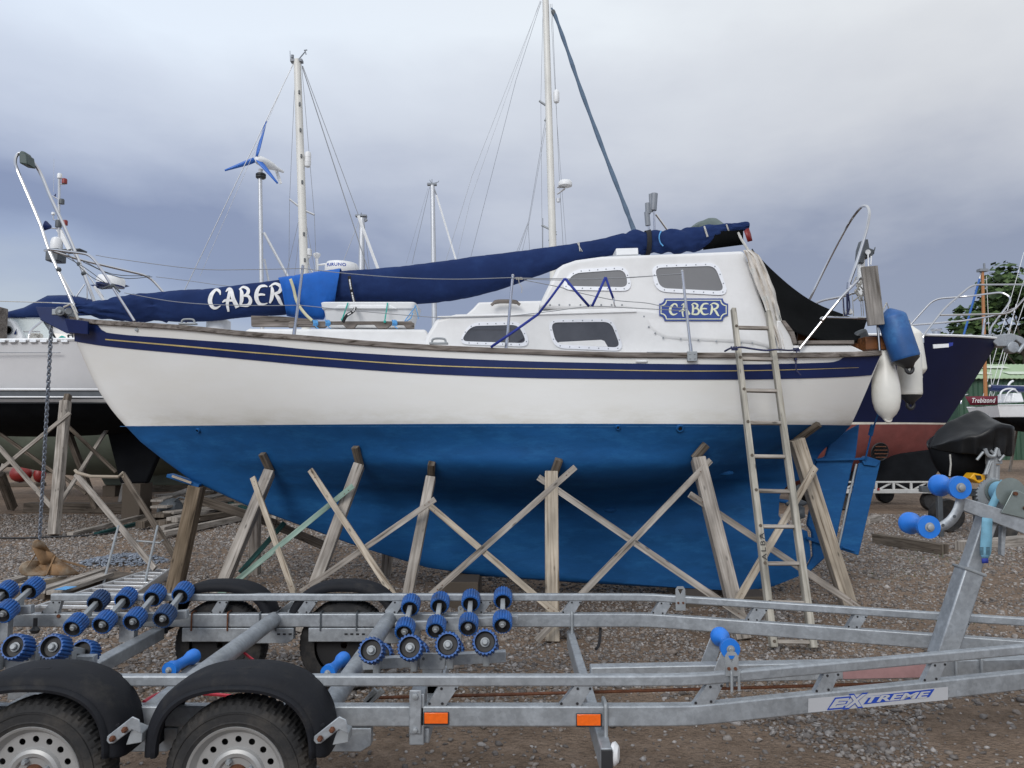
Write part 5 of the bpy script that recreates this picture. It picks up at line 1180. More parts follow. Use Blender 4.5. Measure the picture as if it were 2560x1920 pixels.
def gusset(xt0, xt1, xb0, xb1, yf):
    xm = (xt0 + xt1 + xb0 + xb1) / 4; y = yf(xm)
    m = MB(); m.prism([V((xt0, yf(xt0) + .004, ZU0 + .002)), V((xt1, yf(xt1) + .004, ZU0 + .002)), V((xb1, yf(xb1) + .004, ZL1 - .002)), V((xb0, yf(xb0) + .004, ZL1 - .002))], (0, .034, 0))
    for x, z in ((xt0 + .012, ZU0 - .008), (xt1 - .012, ZU0 - .008), (xb0 + .012, ZL1 + .009), (xb1 - .012, ZL1 + .009)): m.lathe([(.0055, 0), (.0055, .0015)], (x, yf(x) + .003, z), (0, -1, 0), 10, 1)
    m.build('gusset', [M_galv, M_ltblk], tl)
for a, b_, c, d in ((1096, 1147, 1066, 1113), (1437, 1483, 1396, 1451), (1768, 1810, 1732, 1784), (2064, 2104, 2037, 2080), (2341, 2379, 2315, 2357)):
    f = lambda px, py: (lambda x: x)(at(px, py, ny(at(px, py, 3.3).x)).x)
    gusset(f(a, 1715), f(b_, 1715), f(c, 1765), f(d, 1765), ny)
gusset(-.86, -.78, -.91, -.82, ny)
for a, b_, c, d in ((761, 794, 739, 771), (982, 1011, 956, 991), (1198, 1230, 1176, 1208), (1425, 1455, 1403, 1435), (1648, 1681, 1628, 1661), (1886, 1922, 1865, 1898), (2144, 2178, 2120, 2154), (2418, 2453, 2395, 2429), (544, 570, 524, 555), (127, 152, 101, 144)):
    f = lambda px: at(px, 1515, fy(at(px, 1515, 4.6).x)).x
    gusset(f(a), f(b_), f(c), f(d), fy)
# cross members
for px, py in ((373, 1752), (811, 1755)):
    x = at(px, py, 3.17).x; m = MB(); m.tube([(x, 3.17, ZL0 + .045), (x, 4.80, ZL0 + .045)], .045, 14); m.build('axle_tube', M_galv, tl)
x = -2.16
m = MB(); m.bar((x, 3.17, .372), (x, 4.80, .372), .075, .07, (0, 0, 1)); m.build('cross_member', M_galv, tl, bevel=.006)
m = MB(); m.bar((-3.2, 3.17, .372), (-3.2, 4.80, .372), .075, .07, (0, 0, 1)); m.build('cross_member', M_galv, tl, bevel=.006)
m = MB(); xc = .360; m.bar((xc, 3.019, .330), (xc, 4.84, .330), .045, .1, (0, 0, 1)); cm = m.build('cross_member', M_galv, tl, bevel=.006)
m = MB(); m.box((xc, 3.013, .328), (.043, .012, .098)); m.build('end_cap', M_black, cm, bevel=.002)
m = MB(); m.lathe([(.001, 0), (.04, 0), (.045, .012), (.03, .026)], (xc + .025, 3.06, .345), (1, -.3, 0), 14); m.build('marker_lamp', M_wplast, tl)
for y, x_ in ((3.137, xc + .012), (TF - .013, xc + .005)):
    m = MB(); m.tube(rnd_corner([(x_, y, .33), (x_, y, .503), (x_, y + .09, .503), (x_, y + .09, .33)], .015, 3), .008, 8); m.build('u_bolt', M_galvw, tl)
# central drawbar
xa = .39; DZ = at(1496, 1668, 3.9).z - .0425; m = MB(); m.bar((xa, 3.93, DZ), (3.5, 3.93, DZ + .06), .07, .085, (0, 0, 1)); db = m.build('drawbar', M_galv, tl, bevel=.006)
def dz(x): return DZ + (x - xa) / (3.5 - xa) * .06
m = MB(); x0, x1 = at(2110, 1680, 3.88).x, at(2318, 1670, 3.88).x; m.prism([V((x0, 3.892, dz(x0) - .036)), V((x1, 3.892, dz(x1) - .036)), V((x1, 3.892, dz(x1) + .036)), V((x0, 3.892, dz(x0) + .036))], (0, .004, 0)); m.build('faded_sticker', M_redp, db)
for x in (at(2396, 1680, 3.87).x, at(2460, 1680, 3.87).x):
    m = MB(); z = dz(x); m.tube(rnd_corner([(x, 3.885, z - .075), (x, 3.885, z + .055), (x, 3.975, z + .055), (x, 3.975, z - .06)], .012, 3), .008, 8); m.build('u_bolt', M_galvw, tl)
m = MB(); m.tube([at(947, 1744, 3.95), at(1240, 1737, 3.95), at(1880, 1719, 3.95), at(2298, 1706, 3.93)], .008, 6); m.build('brake_rod', M_rust, tl)
m = MB(); m.tube([(-1.5, 3.9, .23), (-.7, 3.9, .21)], .006, 6); m.tube([(-1.5, 4.0, .23), (-.7, 4.0, .21)], .006, 6); m.build('brake_rod', M_dgrey, tl)
m = MB()
for a, c, e, f in ((1082, 1095, 1180, 980), (1100, 1100, 1235, 985)):
    p, q = at(600 + a / 3.456, 1440 + c / 3.456, 3.8), at(600 + e / 3.456, 1440 + f / 3.456, 3.8); m.bar(p, q, .03, .02, (0, -1, 0))
m.build('brake_yoke', M_galvw, tl, bevel=.004)
# vertical clamp plate, reflectors, sticker
yN = TN
def nplate(px0, py0, px1, py1, th, ma, name, parent, off=.0, bev=.004):
    a, b_ = at(px0, py0, yN - off), at(px1, py1, yN - off); m = MB(); m.box(((a.x + b_.x) / 2, yN - off - th / 2, (a.z + b_.z) / 2), (abs(b_.x - a.x), th, abs(a.z - b_.z))); return m.build(name, ma, parent, bevel=bev)
cp = nplate(1024, 1724, 1053, 1834, .008, M_galv, 'clamp_plate', tl, .002)
m = MB()
for py, r_ in ((1741, .013), (1825, .010)): m.lathe([(r_, 0), (r_, .008), (r_ * .6, .010)], at(1038, py, yN - .01), (0, -1, 0), 6)
m.lathe([(.006, 0), (.006, .001)], at(1038, 1760, yN - .0105), (0, -1, 0), 10); m.build('bolt_head', M_galvw, cp)
m = MB(); m.box((at(1046, 1750, yN + .05).x, yN + .05, .44), (.06, .1, .2)); m.build('clamp_block', M_galv, cp, bevel=.005)
for x0, x1, y0, y1 in ((1060, 1121, 1780, 1810), (1441, 1503, 1784, 1815)):
    rf = nplate(x0 - 1, y0 - 1, x1 + 1, y1 + 1, .010, M_black, 'side_reflector', tl, .001, .002); nplate(x0 + 1.2, y0 + 1.2, x1 - 1.2, y1 - 1.2, .004, M_orange, 'reflector_lens', rf, .011, .002)
def on_near(px, py, off):
    Y = 3.3
    for _ in range(20): Y = ny(at(px, py, Y).x) - off
    return at(px, py, Y)
m = MB(); q = [(2021, 1745), (2370, 1716), (2370, 1750.5), (2020, 1783)]; T_ = lambda s, t, off: on_near((q[0][0] * (1 - s) + q[1][0] * s) * (1 - t) + (q[3][0] * (1 - s) + q[2][0] * s) * t, (q[0][1] * (1 - s) + q[1][1] * s) * (1 - t) + (q[3][1] * (1 - s) + q[2][1] * s) * t, off)
m.grid([[T_(s / 14, t, .0015) for s in range(15)] for t in (.03, .5, .97)]); stk = m.build('beam_sticker', M_sticker, tl)
def mark(name, txt, s0, s1, t0, t1, shear, off, ma, offs=0, squash=None):
    vs, fs = text_mesh(txt, 1, shear, offs); mm = MB(); mm.add([T_(s0 + (s1 - s0) * v.x, t1 + (t0 - t1) * v.y, off) for v in vs], fs); mm.build(name, ma, stk, angle=0)
SK = .30      # the letters lean forward
mm = MB(); SL = [(.395, .75), (.44, .22), (.905, .10), (.865, .66)]; mm.add([T_(s_, t_, .003) for s_, t_ in SL], [(0, 1, 2, 3)]); mm.build('sticker_lettering', M_ltblue, stk, angle=0)
mark('sticker_lettering', 'TREME', .415, .878, .225, .67, SK, .0042, M_sticker, .035)
for ch, s0, s1, t0, t1 in (('E', .150, .295, .22, .82), ('X', .262, .415, .06, .88)):
    mark('sticker_lettering', ch, s0 - .016, s1 + .016, t0 - .10, t1 + .10, SK, .0050 if ch == 'X' else .0034, M_ltblue, .05); mark('sticker_lettering', ch, s0, s1, t0, t1, SK, .0058 if ch == 'X' else .0042, M_sticker, .03)
# near beam plates by the wheels
def plate_xz(name, pts, y, th, ma, par=tl, bev=.004):
    m = MB(); m.prism([V((x, y, z)) for x, z in pts], (0, th, 0)); return m.build(name, ma, par, bevel=bev)
for y in (TN, TF - .005):
    for x0 in (-1.73, -.96):
        w_ = .77
        plate_xz('axle_plate', [(x0 - .28, ZL0 - .004), (x0 + .4, ZL0 - .004), (x0 + .4, .34), (x0 + .36, .315), (x0 + .08, .315), (x0 + .06, .325), (x0 - .28, .325)], y, .05, M_galv)
m = MB()
for k in range(4): 
    for xb in (-1.42, -.66 - .77 * 0 - .35): m.box((xb + k * .035, TF - .007, .372), (.018, .003, .010))
m.build('slot', M_ltblk, tl)
for px in (480, 570, 650, 691, 802, 892):
    x = at(px, 1550, TF).x; m = MB(); m.tube(rnd_corner([(x, TF - .008, ZL0 - .02), (x, TF - .008, ZL1 + .008), (x, TF + .06, ZL1 + .008), (x, TF + .06, ZL0 - .02)], .012, 3), .005, 6); m.build('u_bolt', M_rust if px < 600 else M_dgrey, tl)
m = MB(); m.lathe([(.012, 0), (.012, .006)], at(147, 1540, TF - .001), (0, -1, 0), 6); m.build('rusty_bolt', M_rust, tl)
# wheels and mudguards
def wheel(x, yface, sgn):
    wr = .282; w_ = .155; c = V((x, yface, wr)); ax = V((0, sgn, 0)); r0 = empty('wheel', c); r0.parent = tl; r0.location = c - ORIG[tl.name]; ORIG[r0.name] = c
    prof = [(.178, .012), (.185, .004), (.20, .0), (.204, -.003), (.208, 0), (.225, .0), (.236, .001), (.238, -.003), (.242, -.003), (.244, .002), (.25, .004), (.265, .014), (.274, .026), (.279, .04), (.28, .06), (.28, .095), (.279, .115), (.274, .13), (.262, .145), (.22, .155), (.178, .15)]
    def tread(r, j, k):
        if 11 <= j <= 17: return r - (.0065 if (k + (j // 2) * 2) % 4 < 1 else 0)
        return r
    m = MB(); m.lathe(prof, c, ax, 200, cap=False, mod=tread)
    for h_ in (.055, .078, .101): pass
    m.build('tyre', M_tyre, r0, angle=25)
    rp = [(.180, .10), (.186, .02), (.191, .006), (.188, -.001), (.179, .003), (.169, .018), (.160, .03)]
    m = MB(); m.lathe(rp, c, ax, 64, cap=False); m.lathe([(.162, .05), (.162, .12)], c, ax, 48, cap=False)
    circ = lambda r, n, cx=0, cy=0: [(cx + r * math.cos(2 * math.pi * k / n), cy + r * math.sin(2 * math.pi * k / n)) for k in range(n)]
    holes = [circ(.0125, 14, .134 * math.cos(a), .134 * math.sin(a)) for a in np.linspace(0, 2 * math.pi, 17)[:-1]]
    vs, fs = curve_plate(circ(.162, 64), holes + [circ(.105, 48)], .004, lambda u, v, t: c + V((u, sgn * (.032 + t), v))); m.add(vs, fs)
    m.lathe([(.107, .032), (.100, .018), (.088, .012), (.074, .016), (.066, .026), (.040, .028)], c, ax, 48, cap=False)
    rm = m.build('rim', M_rim, r0, angle=30)
    m = MB(); m.lathe([(.045, .034), (.036, .004), (.030, -.008), (.012, -.012)], c, ax, 24); 
    m.build('hub', M_rust, r0, angle=30)
    for k in range(4):
        m = MB(); a = k * math.pi / 2 + .5; p = c + V((.062 * math.cos(a), sgn * .026, .062 * math.sin(a))); m.lathe([(.012, 0), (.012, -.016), (.008, -.022)], p, ax, 6); m.build('wheel_nut', M_galvw, r0, angle=30)
    m = MB(); m.lathe([(.02, .125), (.17, .125)], c, ax, 32, cap=False); m.build('brake_drum', M_ltblk, r0)
def mudguard(x, yo, sgn):
    c = V((x, yo, .285)); m = MB(); rws = []
    prof = [(-.056, .022), (-.060, .004), (-.057, -.008), (-.049, -.010), (-.042, -.003), (-.039, .006), (-.025, .010), (-.008, .026), (0, .055), (.002, .10), (.002, .16), (0, .20), (-.015, .215), (-.05, .22)]
    def path(a):
        ca, sa = math.cos(a), math.sin(a); return V((.345 * math.copysign(abs(ca) ** .80, ca), 0, .085 + .300 * abs(sa) ** .82 if sa > 0 else .085 + .1 * sa))
    N_ = 60
    for k in range(N_ + 1):
        a = R(-6 + 192 * k / N_); p = path(a); d = path(a + .02) - path(a - .02); nrm = V((d.z, 0, -d.x)).normalized()
        rws.append([c + p + nrm * r + V((0, sgn * h, 0)) for r, h in prof])
    m.grid(rws); mg = m.build('mudguard', M_mud, tl, angle=50, solid=.007)
    m = MB(); m.bar(c + V((-.03, sgn * .075, .3875)), c + V((.035, sgn * .075, .3875)), .02, .006, (0, 0, 1)); m.build('maker_boss', M_mud, mg, bevel=.002)
    for dx in (.325, ): 
        m = MB(); m.bar(c + V((dx - .03, sgn * .02, .175)), c + V((dx + .01, sgn * .02, .20)), .012, .004, (0, -sgn, 0)); m.build('moulded_rib', M_mud, mg, bevel=.002)
    q = [(.302, .150), (.304, .166), (.396, .238), (.422, .226), (.432, .175), (.396, .190), (.33, .140), (.312, .138)]
    m = MB(); m.prism([c + V((u, -sgn * .004, v)) for u, v in q], (0, -sgn * .006, 0)); br = m.build('mudguard_bracket', M_galv, tl, bevel=.004)
    m = MB(); m.prism([c + V((.39, sgn * .0, .19)), c + V((.43, 0, .175)), c + V((.43, 0, .14)), c + V((.37, 0, .13))], (0, sgn * .07, 0)); m.build('bracket_return', M_galvw, br, bevel=.003)
    for u, v in ((.328, .160), (.372, .192)):
        m = MB(); m.lathe([(.011, 0), (.011, .012), (.006, .02)], c + V((u, -sgn * .010, v)), (0, -sgn, 0), 6); m.build('bolt_head', M_rust, br)
for x in (-1.04, -1.81): wheel(x, 2.985, 1); mudguard(x, 2.957, 1)
for x in (-1.04, -1.81): wheel(x, 4.99, -1); mudguard(x, 5.02, -1)
# ribbed rollers in cradles
def ribbed(m, c, ax, r, w_, mi=0):
    prof = [(r * .77, -w_ / 2 + .004), (r * .78, -w_ / 2), (r * .93, -w_ / 2), (r, -w_ / 2 + .008), (r * 1.0, -w_ * .17), (r * 1.0, w_ * .17), (r, w_ / 2 - .008), (r * .93, w_ / 2), (r * .78, w_ / 2), (r * .77, w_ / 2 - .004)]
    m.lathe(prof, c, ax, 60, cap=False, mod=lambda rr, j, k: rr - (r * .11 if 2 <= j <= 7 and k % 3 == 0 else 0)); m.lathe([(r * .77, -w_ / 2 - .0005), (r * .70, -w_ * .25), (r * .18, -w_ * .22)], c, ax, 30, 1, cap=False); m.lathe([(r * .77, w_ / 2 + .0005), (r * .70, w_ * .25), (r * .18, w_ * .22)], c, ax, 30, 1, cap=False)
def cradle(xs, near, dzs, dirty=(), rock=True):
    s = 1 if near else -1; rr, ww = .057, .09
    for i, x in enumerate(xs):
        d = dzs(x); po = V((x, 3.46 if near else 4.76, .615 + d if near else .548 + d)); pi = V((x, 3.70 if near else 4.52, .53 + d if near else .462 + d))
        ax = (pi - po).normalized()
        for j, c in enumerate((po, pi)):
            m = MB(); ribbed(m, c, ax, rr, ww); rl = m.build('ribbed_roller', [M_rolld if (i, j) in dirty else M_roll, M_ltblk], tl, angle=35)
            m = MB(); e = c + ax * (-.026 if j == 0 else .026); o_ = -ax if j == 0 else ax; m.lathe([(rr * .36, -.01), (rr * .36, .004), (rr * .24, .006), (rr * .24, .019), (rr * .18, .023)], e, o_, 14); m.build('roller_bolt', M_galvw, rl)
        m = MB(); m.bar(po + ax * .03, pi - ax * .03, .028, .030, (0, 0, 1)); mid = (po + pi) / 2; m.bar(mid, mid + V((0, .0, -.09)), .03, .04, (0, -1, 0)); m.build('roller_spindle', M_galvw, tl, bevel=.004)
    xm = sum(xs) / len(xs); yb = 3.62 if near else 4.62; d0, d1 = dzs(xs[0]), dzs(xs[-1]); zb = (.515 if near else .45)
    m = MB(); m.bar((xs[0] - .07, yb, zb + d0), (xs[-1] + .09, yb, zb + d1), .04, .05, (0, 0, 1)); m.bar((xm, yb, zb - .01 + dzs(xm)), (xm, yb, .37), .09, .05, (0, -1, 0)); m.box((xm, yb - .024, zb + dzs(xm)), (.12, .006, .075)); rb = m.build('rocker_beam', M_galv, tl, bevel=.005)
    for sx in (-.04, .04): m = MB(); m.lathe([(.007, 0), (.007, .002)], (xm + sx, yb - .028, zb + .012 + dzs(xm)), (0, -1, 0), 8); m.build('bolt_hole', M_dgrey, rb)
cradle([-.614, -.445, -.28, -.118], True, lambda x: .01 + (x + .614) * .07); cradle([-.615, -.437, -.25, -.055], False, lambda x: .005 + (x + .613) * .073)
cradle([-2.50, -2.335, -2.17, -2.005], True, lambda x: .024); cradle([-2.51, -2.345, -2.17, -2.0], False, lambda x: .028 + (x + 2.52) * .096, dirty=((0, 0), (3, 1)))
cradle([-3.077, -2.915], False, lambda x: .085 + (x + 3.077) * .13)
for x in (-.36, ):
    for y in (3.62, 4.62): 
        m = MB(); m.bar((x - .0, y, .39), (x, y + (.0), .43), .05, .05, (0, 1, 0)); m.build('rocker_pivot', M_galv, tl)
m = MB(); m.bar((-.36, 3.17, .37), (-.36, 4.80, .37), .06, .06, (0, 0, 1)); m.build('cross_member', M_galv, tl, bevel=.006)
# small dumbbell keel rollers
def spool(c, ax, r, L_, waist, name, ma, par=tl, disc=False):
    m = MB(); p = [(r * .4, 0), (r, .002), (r, L_ * .13), (r * .93, L_ * .17), (waist, L_ * .34), (waist, L_ * .66), (r * .93, L_ * .83), (r, L_ * .87), (r, L_ - .002), (r * .4, L_)]
    m.lathe(p, c - V(ax).normalized() * L_ / 2, ax, 32); o = m.build(name, ma, par, angle=40)
    m = MB(); m.lathe([(r * .42, -.001), (r * .42, -.003), (r * .28, -.004), (r * .28, -.014), (r * .2, -.017)], c - V(ax).normalized() * L_ / 2, ax, 14); m.build('roller_bolt', M_galvw, o if par is tl else par); return o
for px, py in ((455, 1657), (840, 1664)):
    c = at(px, py, 4.02); spool(c, (.12, 1, .02), .038, .24, .026, 'keel_roller', M_poly)
    m = MB(); m.box(c + V((.03, .05, -.05)), (.06, .2, .02)); m.bar(c + V((.03, .05, -.05)), c + V((.12, .05, -.08)), .03, .03); m.build('keel_roller_bracket', M_galvw, tl, bevel=.004)
c = at(1812, 1606, 3.9); kr = spool(c, (.02, 1, .04), .047, .22, .020, 'keel_roller', M_poly)
m = MB()
for y in (3.80, 4.02):
    m = MB(); p = V((c.x, y, c.z)); m.prism([p + V((-.03, 0, .02)), p + V((.0, 0, .04)), p + V((.035, 0, .015)), p + V((-.02, 0, -.15)), p + V((-.10, 0, -.15))], (0, .006, 0)); m.build('keel_roller_bracket', M_galv, tl, bevel=.003)
# tie down eyes
def eye(px, py0, py1, yf, wpx):
    x = at(px, py1, yf(at(px, py1, 4).x)).x; y = yf(x) - .008; a, b_ = at(px, py0, y), at(px, py1, y); w_ = wpx * y / FPX; h_ = a.z - b_.z
    out = [(-w_ / 2, 0), (w_ / 2, 0), (w_ / 2, h_ - w_ * .3), (w_ * .3, h_), (-w_ * .3, h_), (-w_ / 2, h_ - w_ * .3)]; hole = [(-.28 * w_, h_ - w_ * .25), (.28 * w_, h_ - w_ * .25), (.0, h_ - w_ * .8)]
    vs, fs = curve_plate(out, [hole], .006, lambda u, v, t: V((x + u, y + t, b_.z + v))); m = MB(); m.add(vs, fs); m.build('tie_down_eye', M_galvw, tl)
    m = MB()
    for sx in (-.25, .25): m.lathe([(.007, 0), (.007, .006)], (x + sx * w_, y - .003, b_.z + h_ * .32), (0, -1, 0), 6)
    m.build('bolt_head', M_rust, tl)
eye(1696, 1466, 1526, fy, 24); eye(1819, 1630, 1690, ny, 32); eye(1152, 1515, 1560, fy, 14)
for dx in (0, .032):
    x = at(1824, 1690, ny(.95)).x + dx; y = ny(x); m = MB(); m.tube(rnd_corner([(x, y - .012, ZU0 - .03), (x, y - .012, ZU1 + .008), (x, y + .05, ZU1 + .008), (x, y + .05, ZU0 - .03)], .012, 3), .006, 8); m.build('u_bolt', M_galvw, tl)
# cables
def cable(pts, r, ma, name='brake_cable'):
    m = MB(); m.tube(catmull([at(*p) for p in pts], 6), r, 6); m.build(name, ma, tl)
cable([(360, 1755, 3.2), (390, 1738, 3.3), (420, 1731, 3.45), (470, 1733, 3.5), (550, 1737, 3.55), (620, 1745, 3.5)], .008, M_redc)
cable([(575, 1612, 4.3), (590, 1616, 4.25), (620, 1640, 4.2), (650, 1660, 4.1), (720, 1690, 3.9)], .007, M_redc); cable([(860, 1668, 4.3), (880, 1658, 4.35), (905, 1642, 4.4), (930, 1622, 4.5)], .007, M_redc)
cable([(1490, 1623, 4.7), (1497, 1612, 4.75), (1500, 1590, 4.82), (1501, 1570, 4.85)], .009, M_ltblk, 'wiring_cable')
m = MB(); m.lathe([(.02, -.04), (.03, -.02), (.012, 0), (.012, .05)], at(88, 1566, 4.7), (0, 0, 1), 10); m.build('hand_knob', M_black, tl)
# winch post and winch
wp = empty('winch_post', (2.2, 3.95, 0)); wp.parent = tl; ORIG[wp.name] = V((2.2, 3.95, 0)); wp.location = ORIG[wp.name] - ORIG[tl.name]
m = MB(); m.bar(at(2352, 1645, 3.95), at(2424, 1424, 3.95), .100, .100, (0, -1, 0)); m.bar(at(2404, 1482, 3.95), at(2474, 1275, 3.95), .078, .078, (0, -1, 0)); m.build('post_tube', M_galv, wp, bevel=.008)
m = MB(); d_ = (at(2404, 1482, 3.95) - at(2352, 1645, 3.95)).normalized(); c = at(2423, 1425, 3.95); _, s_, u_ = frame(d_, (0, -1, 0)); m.tube([c + s_ * (a * .052) + u_ * (b_ * .052) for a, b_ in ((-1, -1), (1, -1), (1, 1), (-1, 1))], .008, 8, closed=True); m.build('post_clamp', M_galvw, wp)
m = MB(); pa, pb = at(2400, 1258, 3.88), at(2590, 1330, 3.88); m.bar(pa, pb, .010, .075, (0, 0, 1)) if False else m.prism([at(2393, 1246, 3.88), at(2408, 1243, 3.88), at(2600, 1302, 3.88), at(2600, 1350, 3.88), at(2396, 1272, 3.88), at(2390, 1260, 3.88)], (0, .01, 0)); m.prism([at(2396, 1250, 4.0), at(2600, 1304, 4.0), at(2600, 1345, 4.0), at(2398, 1275, 4.0)], (0, .01, 0)); m.build('winch_arm', M_galv, wp, bevel=.004)
m = MB(); m.lathe([(.012, 0), (.012, .01)], at(2404, 1257, 3.88), (0, -1, 0), 6); m.build('bolt_head', M_galvw, wp)
def arc_plate(Y):
    o = catmull([at(2390, 1236, Y), at(2389, 1250, Y), at(2382, 1272, Y), at(2368, 1292, Y), at(2350, 1305, Y), at(2332, 1312, Y)], 5); i = catmull([at(2412, 1238, Y), at(2411, 1260, Y), at(2402, 1288, Y), at(2386, 1310, Y), at(2364, 1325, Y), at(2336, 1331, Y)], 5)
    return [o, i]
for Y in (3.86, 3.99):
    m = MB(); m.grid(arc_plate(Y)); ap = m.build('rocker_plate', M_galv, wp, solid=.006)
    for a, c_ in ((2386, 1291), (2357, 1313)): m = MB(); m.lathe([(.008, 0), (.008, .003)], at(a, c_, Y - .003), (0, -1, 0), 8); m.build('bolt_hole', M_dgrey, wp)
for a, c_ in ((2402, 1219), (2324, 1318)):
    c = at(a, c_, 3.82); spool(c + V((-.0, .10, 0)), (0, 1, 0), .056, .20, .034, 'bow_roller', M_poly, wp)
dr = at(2527, 1232, 3.9)
m = MB(); m.lathe([(.075, 0), (.072, .004), (.05, .006), (.045, .012), (.02, .012)], dr, (0, 1, 0), 32); m.lathe([(.02, .01), (.028, .012), (.028, .11)], dr, (0, 1, 0), 20); m.lathe([(.06, .11), (.06, .116)], dr, (0, 1, 0), 32); m.build('winch_drum', M_winch, wp)
m = MB(); m.lathe([(.052, .02), (.054, .05), (.052, .1)], dr, (0, 1, 0), 28); m.build('strap_roll', M_lstrap, wp)
m = MB(); m.lathe([(.09, .122), (.09, .132)], dr + V((-.01, 0, -.02)), (0, 1, 0), 60, mod=lambda r, j, k: r - (.008 if k % 2 else 0)); m.build('winch_gear', M_galvw, wp)
m = MB(); m.prism([at(2503, 1282, 3.87), at(2532, 1227, 3.87), at(2545, 1226, 3.87), at(2620, 1262, 3.87), at(2620, 1310, 3.87)], (0, .005, 0)); m.build('winch_side_plate', M_winch, wp, bevel=.003)
m = MB()
for a, c_ in ((2537, 1234), (2562, 1270)): m.lathe([(.010, 0), (.010, .012)], at(a, c_, 3.868), (0, -1, 0), 8)
m.build('bolt_head', M_rust, wp)
m = MB(); m.ribbon(catmull([at(2510, 1205, 3.92), at(2500, 1222, 3.91), at(2486, 1252, 3.9), at(2474, 1277, 3.895)], 4), .038, (0, 1, 0)); m.ribbon(catmull([at(2468, 1295, 3.86), at(2466, 1340, 3.855), at(2464, 1375, 3.855), at(2462, 1395, 3.855)], 4), [.05, .052, .052, .053, .055, .056, .056, .056, .056, .054, .05, .04, .032], (0, 1, 0)); m.build('winch_strap', M_lstrap, wp, solid=.004)
m = MB(); m.ribbon([at(2462, 1396, 3.85), at(2463, 1408, 3.85)], .03, (0, 1, 0)); m.build('strap_end', M_strap, wp, solid=.006)
m = MB()
for k in range(6):
    for sx in (-1, 1): m.ribbon([at(2462 + sx * 8 - 5, 1369 + k * 3.2, 3.85), at(2462 + sx * 8 + 5, 1369 + k * 3.2, 3.85)], .0024, (0, 1, 0))
m.build('strap_stitching', M_ltblk, wp, angle=0)
m = MB(); m.prism([at(2505, 1315, 3.95), at(2516, 1318, 3.95), at(2512, 1392, 3.95), at(2503, 1388, 3.95)], (0, .03, 0)); m.build('winch_bracket', M_galv, wp, bevel=.003)
m = MB(); m.lathe([(.03, 0), (.03, .5)], (3.3, 3.95, 0), (0, 0, 1), 12); m.build('jockey_leg', M_galv, tl)
